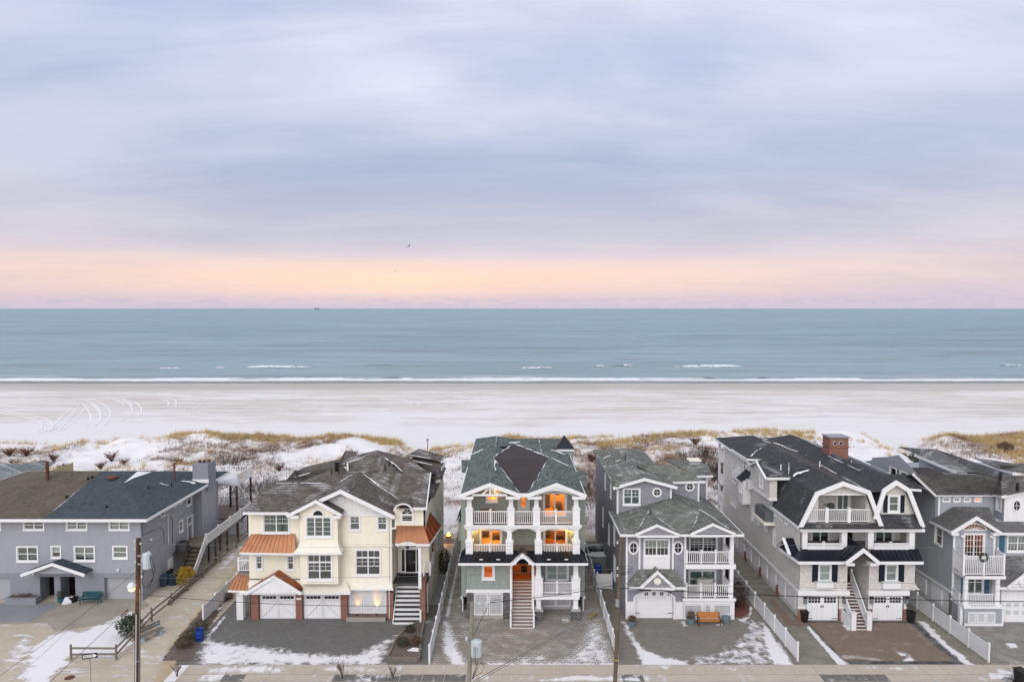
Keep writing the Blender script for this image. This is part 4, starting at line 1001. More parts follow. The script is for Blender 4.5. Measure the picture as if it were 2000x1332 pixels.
def garage_door(par, x0, x1, y, z0, z1, lights=True, mat='white', name='garage_door', rows=2, style='carriage'):
    o = box(name, x0, x1, y, y + .08, z0, z1, mat, par); w = x1 - x0; h = z1 - z0; tr = MB()
    if style == 'carriage':
        n = 12
        for i in range(1, n): x = x0 + w * i / n; tr.box(x - .012, x + .012, y - .012, y, z0 + .05, z1 - h * .2)
        for s in (0, 1):
            xa, xb = x0 + w * (.5 * s) + .04, x0 + w * (.5 * s + .5) - .04
            for a, b in (((xa, z0 + .08), (xb, z1 - h * .24)),) if s == 0 else (((xb, z0 + .08), (xa, z1 - h * .24)),):
                tr.beam((a[0], y - .02, a[1]), (b[0], y - .02, b[1]), .03, .09, up=(0, 1, 0))
            tr.box(xa - .03, xa + .07, y - .03, y, z0 + .02, z1 - .02); tr.box(xb - .07, xb + .03, y - .03, y, z0 + .02, z1 - .02); tr.box(xa, xb, y - .028, y, z1 - h * .24, z1 - h * .20); tr.box(xa, xb, y - .028, y, z0 + .02, z0 + .12)
            if lights:
                for i in range(4):
                    p = xa + .12 + (xb - xa - .24) * i / 4; MB().box(p + .02, p + (xb - xa - .24) / 4 - .02, y - .02, y - .004, z1 - h * .15, z1 - h * .04).build('pane', 'dark_glass', o)
    elif style == 'barn':
        for i in range(6): x = x0 + w * i / 6; tr.box(x - .015, x + .015, y - .012, y, z0 + .03, z1 - h * .27) if i else None
        tr.box(x0 + w / 2 - .02, x0 + w / 2 + .02, y - .025, y, z0, z1)
        for s in (0, 1):
            xa, xb = x0 + w * (.5 * s) + .14, x0 + w * (.5 * s + .5) - .14
            for i in range(4):
                for j in range(2):
                    p = xa + (xb - xa) * i / 4; q = z1 - h * .28 + h * .125 * j; MB().box(p + .025, p + (xb - xa) / 4 - .025, y - .02, y - .004, q + .025, q + h * .125 - .02).build('pane', 'dark_glass', o)
            MB().box(x0 + w / 2 + (-.12 if s == 0 else .05), x0 + w / 2 + (-.05 if s == 0 else .12), y - .05, y - .01, z1 - h * .46, z1 - h * .38).build('handle', 'black_metal', o)
            MB().box(*((x0 + .02, x0 + .5) if s == 0 else (x1 - .5, x1 - .02)), y - .03, y - .006, z0 + .12, z0 + .16).build('strap_hinge', 'black_metal', o)
    elif style == 'plain':
        for i in range(1, 4): tr.box(x0, x1, y - .015, y, z0 + h * i / 4 - .012, z0 + h * i / 4 + .012)
    else:
        for i in range(5): tr.box(x0, x1, y - .015, y, z0 + h * i / 5 - .01, z0 + h * i / 5 + .012) if i else None
    if tr.v: tr.build('door_trim', mat if mat != 'white' else 'white_old', o)
    return o

def house_grey():
    Y = 61.9; xr = -34.15; xl = -56.
    h = empty('house', (-45, Y, 0), 'long grey shingled house with hipped roof half brown and half slate blue', 'house', 'beachfront houses')
    zE = PY(280, 1014, Y).z; zM = PY(200, 1119, Y).z
    g = dict(grid=None, blind='blind', bf=.55)
    up = [fwin(Y, 46, 1014.5, 87, 1035.5, cols=2, blind='screen', bf=1.), fwin(Y, 130, 1014.5, 171, 1035.5, cols=2, blind='blind', bf=1.), fwin(Y, 213, 1014.5, 253.5, 1035.5, cols=2, blind='blind', bf=.9), fwin(Y, -38, 1014.5, 2.5, 1035.5, cols=2, blind='screen', bf=1.)]
    lo = [fwin(Y, 33, 1066, 75, 1097, cols=2, blind='blind_green', bf=.9), fwin(Y, 100, 1065, 120, 1090, cols=1, blind='blind', bf=.5), fwin(Y, 145, 1065.5, 186, 1096, cols=2, blind='blind', bf=.85), fwin(Y, 220, 1065, 249.5, 1091, cols=1, blind='blind', bf=1.)]
    wall(h, 'F', Y, [(xl, zM), (xr, zM), (xr, zE), (xl, zE)], 'grey_board', up + lo, pitch=.30, lap=.02)
    # ground storey of painted masonry with two porch openings and two garage recesses
    zO = PY(90, 1126, Y).z; zG = PY(230, 1128, Y).z
    def X(u): return PY(u, 1150, Y).x
    op = [(X(78), X(106), -.2, zO), (X(118), X(147), -.2, zO), (X(204), X(268), -.2, zG), (X(-42), X(20), -.2, zG)]
    wall(h, 'F', Y + .02, [(xl, -.2), (xr, -.2), (xr, zM), (xl, zM)], 'painted_brick', (), pitch=3.5, lap=0, name='masonry_wall', holes=op)
    for a, b, c, d in op[2:]:
        rv = MB(); rv.box(a - .1, a, Y + .03, Y + .45, 0, d + .1); rv.box(b, b + .1, Y + .03, Y + .45, 0, d + .1); rv.box(a, b, Y + .03, Y + .45, d, d + .1); rv.build('garage_reveal', 'cmu_grey', h)
        garage_door(h, a + .003, b - .003, Y + .35, .02, d, style='plain', mat='door_grey')
    for a, b, c, d in op[:2]:
        rv = MB(); rv.box(a - .2, a, Y + .03, Y + 1.5, 0, d + .1); rv.box(b, b + .2, Y + .03, Y + 1.5, 0, d + .1); rv.box(a, b, Y + .03, Y + 1.5, d, d + .1); rv.build('porch_reveal', 'cmu_grey', h)
        box('door', a + .002, b - .002, Y + 1.3, Y + 1.4, 0, d, 'dark_door', h)
    # side wall
    X0 = xr
    sw = [swin(X0, 313, 998, 323, 1008, sash=1, casing=.08, blind='screen'), swin(X0, 338, 981, 345, 990, sash=1, casing=.08), swin(X0, 348, 975, 355, 984, sash=1, casing=.08), swin(X0, 364, 964, 374, 987, blind='blind', bf=.5), swin(X0, 349, 1015, 357, 1039, blind='blind', bf=.4), swin(X0, 365.5, 1006, 377, 1060, sash=3, blind='screen', bf=.3)]
    wall(h, 'R', X0, [(Y, -.2), (78.4, -.2), (78.4, zE), (Y, zE)], 'grey_board', sw, pitch=.30, lap=.02)
    wall(h, 'B', 78.4, [(xl, -.2), (xr, -.2), (xr, zE), (xl, zE)], 'grey_board', (), .3)
    wall(h, 'L', xl, [(Y, -.2), (78.4, -.2), (78.4, zE), (Y, zE)], 'grey_board', (), .3)
    box('side_bay', X0, X0 + .9, PX(376, 960, X0).y + .2, PX(376, 960, X0).y + 3.6, -.1, zE - .05, 'grey_board', h)
    # hip roof in two colours
    e = zE + .30; ya, yb = 61.0, 79.2; ym = 70.1; zr = PY(240, 919.5, ym).z; xe = -33.1; xle = -56.9; xm = -42.5; rR, rL = -41.2, -46.6
    roof(h, [(xm, ya, e), (xe, ya, e), (rR, ym, zr), (xm, ym, zr)], 'roof_slate_blue', fascia=(0,), fh=.26)
    roof(h, [(xe, ya, e), (xe, yb, e), (rR, ym, zr)], 'roof_slate_blue', fascia=(0,), fh=.24)
    roof(h, [(xle, ya, e), (xm, ya, e), (xm, ym, zr), (rL, ym, zr)], 'roof_brown', fascia=(0,), fh=.26)
    roof(h, [(xle, yb, e), (xle, ya, e), (rL, ym, zr)], 'roof_brown', fascia=(0,), fh=.24)
    roof(h, [(xe, yb, e), (xm, yb, e), (xm, ym, zr), (rR, ym, zr)], 'roof_slate_blue', fascia=(0,)); roof(h, [(xm, yb, e), (xle, yb, e), (rL, ym, zr), (xm, ym, zr)], 'roof_brown', fascia=(0,))
    def onR(u, v):      # point on the right-hand slope
        n = (Vector((xe, yb, e)) - Vector((xe, ya, e))).cross(Vector((rR, ym, zr)) - Vector((xe, ya, e))); d = Vector(_d(u, v)); o_ = Vector((0, 0, CAM_H)); t = n.dot(Vector((xe, ya, e)) - o_) / n.dot(d); return o_ + d * t
    def onF(u, v):
        n = Vector((0, -(zr - e), ym - ya)); d = Vector(_d(u, v)); o_ = Vector((0, 0, CAM_H)); t = n.dot(Vector((xe, ya, e)) - o_) / n.dot(d); return o_ + d * t
    w1 = [onR(242, 944) + Vector((0, 0, .03)), onR(268, 922) + Vector((0, 0, .03)), onR(296, 922.5) + Vector((0, 0, .03)), onR(262, 934) + Vector((0, 0, .03))]
    stuff(MB().prism(w1, (0, 0, .03)).build('snow', 'snow', h))
    snow_strip(h, onR(352, 938), onR(382, 945), .5, .05, 3); snow_strip(h, onR(312, 944), onR(330, 948), .15, .04, 5); snow_strip(h, onF(97, 1004), onF(165, 948), .07, .03, 4)
    for (u, v, hh, r, m) in ((93, 937, 1.9, .16, 'rust'), (341, 938, 1.9, .10, 'rust'), (172, 937, .3, .1, 'black_metal'), (180, 933, .2, .14, 'black_metal'), (130, 972, .22, .12, 'black_metal'), (208, 991, .2, .1, 'black_metal'), (290, 955, .4, .06, 'black_metal'), (335, 950, .4, .06, 'black_metal')):
        p = (onF if u < 240 else onR)(u, v); pipe_vent(h, p, hh, r, m, 'chimney_pipe' if hh > 1 else 'vent_pipe')
    p = onF(220, 934); MB().lathe([(.55, 0), (.6, .12), (.45, .28), (.1, .36)], p, 14).build('roof_vent', 'rust', h)
    # masonry chimney on the right slope
    c = onR(378, 938); cx0, cy0 = c.x, c.y; b = MB(); b.box(cx0 - .1, cx0 + 1.6, cy0, cy0 + 1.9, zE - .5, c.z + 1.75); ch = b.build('chimney', 'painted_brick', h)
    box('flashing', cx0 - .16, cx0 + 1.66, cy0 - .08, cy0, c.z - .25, c.z + .12, 'white', ch)
    for k in range(3): MB().lathe([(.16, 0), (.18, .12), (.13, .3)], (cx0 + .3 + .5 * k, cy0 + .9, c.z + 1.75), 10).build('flue', 'rust', ch)
    # porch hood
    yF = Y - 1.3; aF = PY(102, 1100, yF); L = PY(43, 1121, yF); Rr = PY(164, 1121, yF)
    for q, nm in ((L, 'l'), (Rr, 'r')):
        rf = roof(h, [(q.x, yF, q.z), (aF.x, yF, aF.z), (aF.x, Y, aF.z), (q.x, Y, q.z)], 'roof_slate_blue', .1, 'porch_roof'); MB().beam((q.x, yF - .04, q.z - .08), (aF.x, yF - .04, aF.z - .08), .08, .26).build('rake_board', 'white', rf)
    MB().prism([(L.x + .5, yF + .35, L.z - .1), (Rr.x - .5, yF + .35, Rr.z - .1), (aF.x, yF + .35, aF.z - .25)], (0, .08, 0)).build('gable', 'grey_board', h)
    MB().beam((L.x + .9, yF + .1, L.z + .0), (L.x + .9, Y, L.z + .0), .12, .18).build('bracket', 'white', h); MB().beam((Rr.x - .9, yF + .1, Rr.z), (Rr.x - .9, Y, Rr.z), .12, .18).build('bracket', 'white', h)
    # downspout, deck, stairs and rear decks on the side
    yd = PX(326, 1000, X0).y; MB().tube([(X0 + .07, yd, zE), (X0 + .07, yd, PX(326, 1063, X0).z)], .05, 6).build('downspout', 'white', h)
    MB().tube([PX(284, 1016, X0 + .03), PX(277, 1024, X0 + .03), PX(280, 1045, X0 + .03), PX(312, 1030, X0 + .03), PX(320, 1036, X0 + .03), PX(321, 1060, X0 + .03)], .022, 5).build('cable', 'black_metal', h)
    MB().tube([PX(334, 1010, X0 + .03), PX(337, 1014, X0 + .03), PX(337, 1060, X0 + .03)], .03, 5).build('conduit', 'black_metal', h)
    MB().lathe([(.02, 0), (.12, .05), (.12, .2), (.03, .25)], PX(295, 1056, X0 + .1), 8).build('flood_lamp', 'white', h); MB().lathe([(.02, 0), (.12, .05), (.12, .2), (.03, .25)], PY(231, 1115, Y - .1), 8).build('flood_lamp', 'white', h)
    zl = 2.5; box('landing', X0, X0 + 2.2, 69.6, 74., zl - .22, zl, 'wood_deck', h); box('equipment_platform', X0 + .0, X0 + 1.2, 67.6, 69.5, zl - .25, zl - .12, 'wood_dark', h)
    for x, y in ((X0 + 1.1, 67.7), (X0 + 1.1, 69.4), (X0 + 2.1, 73.8), (X0 + 2.1, 71.)): box('deck_post', x - .08, x + .08, y - .08, y + .08, 0, zl - .24, 'wood_dark', h)
    st = stairs(h, X0 + 1.0, X0 + 2.35, 66.9, 69.55, 0, zl, 8, 'wood_weathered', 'wood_dark', side='wood_dark')
    railing(h, (X0 + 2.45, 66.9, .0), (X0 + 2.45, 69.6, zl), 0, 1.0, ends=True, sp=.14); railing(h, (X0 + 2.45, 69.7), (X0 + 2.45, 81.5), zl, 1.0, posts=(.25, .5, .75), sp=.14); box('walkway', X0 + 1.2, X0 + 2.5, 74., 81.6, zl - .2, zl, 'wood_deck', h)
    for y in (72., 75., 78., 81.): box('deck_post', X0 + 2.3, X0 + 2.46, y - .08, y + .08, 0, zl - .2, 'wood_dark', h)
    box('lower_deck', X0 - 5, X0 + 2.5, 78.6, 84.0, zl - .2, zl, 'wood_deck', h); railing(h, (X0 + 2.4, 84.), (X0 - 3, 84.), zl, 1.0, sp=.15)
    zu = zE - 1.0; box('upper_deck', X0 - 5, X0 + 2.2, 78.5, 83.2, zu - .25, zu, 'white_old', h); railing(h, (X0 + 2.1, 78.6), (X0 + 2.1, 83.1), zu, 1.0, sp=.3); railing(h, (X0 + 2.1, 83.1), (X0 - 4, 83.1), zu, 1.0, sp=.3, posts=(.5,)); MB().quad((X0 + 2.1, 78.7, zu + .12), (X0 + 2.1, 83, zu + .12), (X0 + 2.1, 83, zu + .95), (X0 + 2.1, 78.7, zu + .95)).build('glass_guard', 'glass', h)
    for x, y in ((X0 + 2.0, 78.8), (X0 + 2.0, 83.), (X0 - .5, 83.)): box('deck_post', x - .1, x + .1, y - .1, y + .1, 0, zu - .25, 'wood_dark', h)
    p = PX(332, 1096, X0); box('side_door', X0, X0 + .06, p.y - .5, p.y + .5, .0, 2.1, 'white', h)
    return h
m_paint('door_grey', (.36, .365, .385), .06, .7); m_paint('rust', (.12, .05, .04), .3, .7)

def house_cream():
    Y = 58.2; cm = 'cream_board'
    h = empty('house', (-15, Y, 0), 'cream clapboard house with copper roofs and two garage doors', 'house', 'beachfront houses')
    def X(u, Yp=Y): return PY(u, 1100, Yp).x
    def Z(v, Yp=Y): return PY(700, v, Yp).z
    gr = dict(grid=(2, 2, True), blind='screen', bf=1.)
    xl = X(487); xr = X(766); zf = Z(1130); zs = Z(1160)
    # --- left wall: upper storey, and lower storey
    wU = fwin(Y, 513.5, 1002.5, 566, 1041.5, cols=2, blind='blind_green', grid=(2, 2, True)); wL = [fwin(Y, 499, 1083, 514, 1113, blind='screen', grid=(2, 2, True)), fwin(Y, 560, 1083, 575.5, 1114, blind='screen', grid=(2, 2, True))]
    wall(h, 'F', Y, [(xl, zf), (X(590), zf), (X(590), Z(1000)), (xl, Z(1000))], cm, [wU] + wL)
    # --- right section
    r1 = [fwin(Y, 682, 1006, 704.5, 1036, blind='blind_green', grid=(2, 2, True)), fwin(Y, 736, 1006.5, 757.5, 1036.5, blind='blind_green', grid=(2, 2, True))]
    r2 = fwin(Y, 693, 1071.5, 745, 1124.5, cols=2, sash=3, casing=.13, blind='screen', grid=(2, 4, False))
    wall(h, 'F', Y, [(X(655), Z(1150)), (xr, Z(1150)), (xr, Z(1004)), (X(655), Z(1004))], cm, r1 + [r2])
    box('belt_course', X(676), xr + .06, Y - .10, Y + .02, Z(1066), Z(1062), 'cream_skirt', h)
    # --- projecting bay with two tiers
    Yb = 57.3; xa, xb = PY(585, 1040, Yb).x, PY(660, 1040, Yb).x; zb0 = PY(600, 1140, Yb).z
    b1 = fwin(Yb, 596.5, 1007.5, 649, 1049.5, cols=3, sash=1, casing=.12, blind='blind_green', grid=(1, 4, False)); b2 = fwin(Yb, 599, 1080.5, 650, 1133.5, cols=2, sash=3, casing=.13, blind='screen', grid=(2, 4, False))
    zg0, zgA = PY(600, 1000, Yb).z, PY(620, 978, Yb).z; xm = (xa + xb) / 2
    wall(h, 'F', Yb, [(xa, zb0), (xb, zb0), (xb, zg0), (xm, zgA - .05), (xa, zg0)], cm, [b1, b2])
    c = PY(621.5, 1006.5, Yb); shape_window(h, 'F', Yb, c.x, c.z + .02, .42, .42, .14, True, 0, 'dark_glass')
    wall(h, 'L', xa, [(Yb, zb0), (Y, zb0), (Y, zg0), (Yb, zg0)], cm); wall(h, 'R', xb, [(Yb, zb0), (Y, zb0), (Y, zg0), (Yb, zg0)], cm)
    # flared skirts: under the bay's upper tier, and over the garage doors
    def flare(x0, x1, zt, zb, yt, yb, ex, nm='skirt_roof', ends=True):
        n = 6; o = MB()
        for i in range(n):
            a, b = i / n, (i + 1) / n; ca, cb = a ** 1.8, b ** 1.8
            za, zz = zt + (zb - zt) * a, zt + (zb - zt) * b; y_a, y_b = yt + (yb - yt) * ca, yt + (yb - yt) * cb
            o.quad((x0 - ex * ca, y_a, za), (x1 + ex * ca, y_a, za), (x1 + ex * cb, y_b, zz), (x0 - ex * cb, y_b, zz))
            o.quad((x0 - ex * ca, y_a, za), (x0 - ex * cb, y_b, zz), (x0 - ex * cb, yt + .4, zz), (x0 - ex * ca, yt + .4, za)); o.quad((x1 + ex * ca, y_a, za), (x1 + ex * cb, y_b, zz), (x1 + ex * cb, yt + .4, zz), (x1 + ex * ca, yt + .4, za))
        w = o.build(nm, 'cream_skirt', h); box('fascia', x0 - ex - .04, x1 + ex + .04, yb - .03, yb + .05, zb - .12, zb + .02, 'white', w); box('soffit', x0 - ex, x1 + ex, yb + .05, yt + .4, zb - .06, zb - .02, 'white', w); return w
    flare(xa, xb, PY(620, 1058, Yb).z, PY(620, 1080, Yb - .5).z, Yb - .03, Yb - .5, .42)
    flare(xl, X(676), Z(1132), PY(600, 1158, Y - .95).z, Y - .03, Y - .95, .55)
    flare(X(688), xr - .05, Z(1128), PY(700, 1150, Y - .25).z, Y - .03, Y - .25, .12)
    # --- gable above the bay and the big gable
    Yg = 56.9; a = PY(567, 1003, Yg); b = PY(665, 1003, Yg); ap = PY(617, 977, Yg); G0 = PY(665, 957, 57.3); GL = PY(562, 1004, 57.3); GR = PY(769, 1007, 57.3)
    for q in (a, b):
        r = roof(h, [(q.x, Yg, q.z), (ap.x, Yg, ap.z), (ap.x, 60.2, ap.z), (q.x, 59.2, q.z)], 'roof_taupe', .1, 'bay_roof'); MB().beam((q.x, Yg - .05, q.z - .1), (ap.x, Yg - .05, ap.z - .1), .10, .26).build('rake_board', 'white', r)
        box('eave_return', q.x - (.0 if q is a else .7), q.x + (.7 if q is a else .0), Yg - .05, Yg + .7, q.z - .42, q.z - .17, 'white', h)
    G1 = PZ(702, 921, G0.z)
    wall(h, 'F', Y - .03, [(GL.x + .5, Z(1006)), (GR.x - .2, Z(1006)), (G0.x, G0.z - .2)], 'white_board', (), pitch=6, lap=0, name='gable')
    for i in range(24): x = X(648) + (xr - X(648)) * i / 24; zt = min(Z(1006) + (GR.x - .4 - x) / (GR.x - G0.x) * (G0.z - Z(1006)), Z(1006) + (x - GL.x - .4) / (G0.x - GL.x) * (G0.z - Z(1006))) - .25; box('batten', x - .015, x + .015, Y - .055, Y - .032, Z(1003), max(zt, Z(1003) + .02), 'cream_skirt', h)
    box('frieze_board', X(660), xr + .05, Y - .12, Y - .033, Z(1007), Z(1002), 'white', h)
    m = PY(666, 976, Y - .06); MB().tube([(m.x, Y - .03, m.z), (m.x, Y - .13, m.z)], .36, 20).build('medallion', 'white', h)
    for q in (GL, GR): MB().beam((q.x, 57.25, q.z - .12), (G0.x, 57.25, G0.z - .12), .12, .30).build('rake_board', 'white', h)
    VL = PZ(688, 928, G0.z - .25); VR = PZ(778, 977, GR.z + .2)
    roof(h, [GL, G0, G1, VL], 'roof_taupe', .1); roof(h, [G0, GR, VR, PZ(706, 923, G0.z), G1], 'roof_taupe', .1)
    snow_strip(h, PZ(566, 998, GL.z + .05), VL, .16, .06, 7); snow_strip(h, PZ(706, 924, G0.z + .03), VR + Vector((0, 0, .05)), .16, .06, 8)
    # left wing
    zr = 11.05; L0, L1, L2, L3 = PY(475, 1000, 57.4), PY(564, 1000, 57.4), PZ(690, 943, zr), PZ(522, 943, zr)
    roof(h, [L0, L1, L2, L3], 'roof_taupe', .1, fascia=(0,)); roof(h, [L3, L2, (L2.x, 68.5, L0.z), (L0.x, 68.5, L0.z)], 'roof_taupe', .1); snow_strip(h, PZ(525, 943.5, zr), PZ(628, 943.5, zr), .12, .03, 9)
    roof(h, [L0, L3, (L0.x, 68.5, L0.z)], 'roof_taupe', .1)
    # right wing with the eyebrow dormer
    R0 = PY(833, 991, 57.4); Rr = PZ(841, 924, G0.z); roof(h, [PZ(706, 924, G0.z), VR, PY(780, 991, 57.5), R0, Rr], 'roof_taupe', .1)
    roof(h, [PZ(706, 924, G0.z), Rr, (Rr.x, Rr.y + 6.5, R0.z), (PZ(706, 924, G0.z).x, Rr.y + 6.5, R0.z)], 'roof_taupe', .1); MB().beam(R0, Rr, .1, .25, drop=.1).build('rake_board', 'white', h); MB().beam(PY(806, 991, 57.45), R0, .1, .2, drop=.1).build('fascia', 'white', h)
    xe0, xe1 = X(772), X(828); zt = Z(992); ze = Z(1030)
    wall(h, 'F', Y - .1, [(xe0, ze), (xe1, ze), (xe1, zt), (xe0, zt)], cm, ()); n = 14; cx, rx = (X(774) + X(809)) / 2, (X(809) - X(774)) / 2; ar_ = [(cx + rx * math.cos(math.pi * i / n), zt + .02 + .62 * math.sin(math.pi * i / n)) for i in range(n + 1)]
    MB().prism([(p[0], Y - .12, p[1]) for p in ar_], (0, .1, 0)).build('eyebrow_wall', cm, h)
    eb = MB()
    for p, q in zip(ar_, ar_[1:]): eb.quad((p[0], 57.3, p[1] + .10), (q[0], 57.3, q[1] + .10), (q[0], 59.6, q[1] + .12), (p[0], 59.6, p[1] + .12))
    eb.build('eyebrow_roof', 'roof_taupe', h); et = MB()
    for p, q in zip(ar_, ar_[1:]): et.beam((p[0], 57.28, p[1]), (q[0], 57.28, q[1]), .10, .20, up=(0, 1, 0))
    et.build('eyebrow_trim', 'white', h)
    c = PY(795.5, 1003, Y - .1); box('window_trim', c.x - .62, c.x + .62, Y - .16, Y - .1, c.z - .78, c.z - .6, 'white', h); MB().box(c.x - .42, c.x + .42, Y - .13, Y - .115, c.z - .62, c.z).build('pane', 'dark_glass', h); shape_window(h, 'F', Y - .1, c.x, c.z, .42, .42, .16, True, 3)
    for s in (-1, 1): box('window_trim', c.x + s * .5 - .09, c.x + s * .5 + .09, Y - .18, Y - .1, c.z - .62, c.z, 'white', h)
    # --- entry porch: recess, door, copper hood, steps
    Ye = 60.6; zp = Z(1118, Ye); xd = X(781, Ye)
    wall(h, 'F', Ye, [(xe0 - .2, zp - .4), (xe1 + .2, zp - .4), (xe1 + .2, ze + .4), (xe0 - .2, ze + .4)], cm, ())
    dr = front_door(h, Ye, 793, 1073, 812, 1116); box('door_frame', PY(783.5, 1100, Ye).x, PY(820, 1100, Ye).x, Ye - .05, Ye - .004, zp, PY(800, 1068, Ye).z, 'white', h)
    for u0, u1 in ((785, 790), (814, 819)): fbox(h, 'sidelight', u0, 1073, u1, 1115, Ye - .07, Ye - .05, 'dark_glass')
    c = PY(802.5, 1067.5, Ye); shape_window(h, 'F', Ye, c.x, c.z + .02, .55, .42, .1, True, 3)
    wall(h, 'R', xr, [(Y, -.1), (Ye, -.1), (Ye, Z(1004)), (Y, Z(1004))], cm, [swin(xr, 768.5, 1009, 770.5, 1036, casing=.08)] if False else ())
    box('porch_ceiling', xr, xe1 + .2, Y - .1, Ye, ze - .12, ze, 'white', h); box('porch_floor', xr - .05, xe1 + .25, Y + .3, Ye, zp - .16, zp, 'tread_black', h)
    box('porch_wall', xr + .02, xe1 + .22, Y + 1.2, Y + 1.35, 0, zp - .17, cm, h)
    tl, tr, br, bl = PY(775, 1026, Y - .12), PY(827, 1026, Y - .12), PY(839, 1062, Y - 1.4), PY(772, 1061, Y - 1.4); seam_roof(h, tl, tr, br, bl, 6, 'copper', 'copper_roof')
    seam_roof(h, tr, (tr.x + .05, 61.2, tr.z + .45), (br.x + .55, 61.2, br.z + .1), br, 4, 'copper_dark', 'copper_roof', fascia=True)
    n = 10; c0 = PY(796, 1062, Y - 1.42); tm = MB(); ap = [(c0.x + .82 * math.cos(math.pi * i / n), c0.z - .22 + .34 * math.sin(math.pi * i / n)) for i in range(n + 1)]
    for p, q in zip(ap, ap[1:]): tm.beam((p[0], Y - 1.44, p[1]), (q[0], Y - 1.44, q[1]), .12, .12, up=(0, 1, 0))
    tm.build('arch_trim', 'white', h)
    xc = PY(820, 1090, Y - 1.1).x; zs0 = PY(820, 1140, Y - 1.1).z; box('column', xc - .13, xc + .13, Y - 1.2, Y - .94, zp, bl.z - .1, 'white', h); box('brick_pier', xc - .05, xc + .40, Y - .9, Y + .2, 0, zp + .55, 'red_brick', h)
    lampo = MB().lathe([(.02, 0), (.14, .1), (.16, .4), (.04, .52)], PY(796, 1072, Y - .4), 8).build('hanging_lantern', 'black_metal', h)
    stairs(h, X(771), X(823), 57.1, 60.0, .0, zp, 11, 'tread_black', 'white')
    railing(h, (X(824), 57.15, 0), (X(824), 59.9, zp), 0, 1.0, sp=.18)
    railing(h, (xe1 + .3, 60., zp), (xe1 + .3, 62.5, zp), 0, 1.0, sp=.18)
    # --- garage level: piers, doors, carport column at left, lattice at right
    zt = Z(1162)
    for u0, u1 in ((491, 504), (578, 590), (666, 678), (755, 761), (762, 768)): fbox(h, 'brick_pier', u0, 1157, u1, 1210, Y - .18 if u0 < 700 else Y - .1, Y + .3, 'red_brick')
    for u0, u1 in ((505, 578), (591, 666)):
        box('garage_frame', X(u0), X(u1), Y + .12, Y + .3, 0, zt + .3, 'white', h); garage_door(h, X(u0 + 2.5), X(u1 - 1.5), Y + .02, .03, zt)
    box('house_number_plate', X(579), X(589), Y - .21, Y - .185, Z(1169), Z(1165), 'white', h)
    box('base_wall', X(678), X(755), Y + .25, Y + .35, 0, Z(1150), 'white_board', h); box('planter_kerb', X(678), X(754), Y - .55, Y + .24, 0, .38, 'concrete', h); box('planter_soil', X(679), X(753), Y - .50, Y + .24, .38, .40, 'mulch', h)
    for u0, u1 in ((682, 706), (707, 731), (732, 754)): lattice(h, X(u0), X(u1) - .03, Y + .2, .42, Z(1153), sp=.09, back='white_old')
    for u in (697, 735):
        c = PY(u, 1193, Y - .18); s_ = MB().lathe([(.05, 0), (.07, .12), (.03, .16)], (c.x, Y - .18, .40), 8).build('uplight', 'black_metal', h)
        ld = bpy.data.lights.new('lamp', 'SPOT'); ld.energy = 120 if u > 700 else 70; ld.color = (1, .46, .06); ld.spot_size = R(46); ld.spot_blend = 1.; ld.shadow_soft_size = .04
        lo = bpy.data.objects.new('lamp', ld); COL.objects.link(lo); lo.parent = s_; lo.location = (c.x, Y - .16, .58); lo.rotation_euler = Vector((0, -.30, -1.0)).to_track_quat('Z', 'Y').to_euler()
    box('column', X(462), X(475), Y - .2, Y + .35, 0, Z(1156), 'white', h); box('carport_wall', X(476), X(491), Y + 1.4, Y + 1.5, 0, Z(1158), cm, h)
    # pediment over the left garage door
    yp = Y - 1.25; a, b, c = PY(481, 1158, yp), PY(587, 1158, yp), PY(535, 1126, yp); pediment(h, (a.x, a.z), (c.x, c.z), (b.x, b.z), yp, 'white_board', .26)
    for q in (a, b): roof(h, [(q.x, yp - .08, q.z + .12), (c.x, yp - .08, c.z + .14), (c.x, Y, c.z + .14), (q.x, Y - .2, q.z + .12)], 'copper_dark', .05, 'copper_roof')
    box('beam', a.x + .5, b.x - .4, yp + .11, Y - .2, a.z - .16, a.z - .02, 'white', h)
    # copper pent roofs at left
    seam_roof(h, PY(492, 1043, Y - .03), PY(576, 1042, Y - .03), PY(577, 1080, Y - 1.25), PY(468, 1078, Y - 1.25), 12, 'copper', 'copper_roof')
    seam_roof(h, PY(461, 1123, Y + .6), PY(487, 1123, Y + .6), PY(484, 1153, Y - .75), PY(445, 1152, Y - .75), 5, 'copper', 'copper_roof')
    zb = Z(1121); box('balcony_floor', X(459), xl, Y + .6, Y + 3.5, zb - .2, zb, 'deck_grey', h); railing(h, (X(460), Y + .65), (xl - .05, Y + .65), zb, 1.0, sp=.15); railing(h, (X(460), Y + .7), (X(460), Y + 5), zb, 1.0, sp=.15)
    # --- long body behind, with its hips and dormers
    xs0, xs1 = xl, X(828) + .15; yb = 73.5; ze_ = Z(998)
    sw = [swin(xs1, 843, 1000, 846, 1030, casing=.08), swin(xs1, 851, 1030, 854, 1050, casing=.08)] if False else ()
    wall(h, 'R', xs1, [(Y + 2.3, -.1), (yb, -.1), (yb, ze_), (Y - .1, ze_), (Y - .1, ze - .3), (Y + 2.3, ze - .3)], cm, [win(64.0, 6.3, 65.2, 8.0, casing=.1, blind='screen'), win(69., 6.3, 70.1, 8.0, casing=.1, blind='screen'), win(71.5, 3.4, 72.6, 5.1, casing=.1), win(66., 3.2, 67., 5.2, casing=.1)]); wall(h, 'L', xs0, [(Y, -.1), (yb, -.1), (yb, ze_), (Y, ze_)], cm); wall(h, 'B', yb, [(xs0, -.1), (xs1, -.1), (xs1, ze_), (xs0, ze_)], cm)
    box('side_door', xs1, xs1 + .06, 62.6, 63.6, zp, zp + 2.2, 'copper_dark', h)
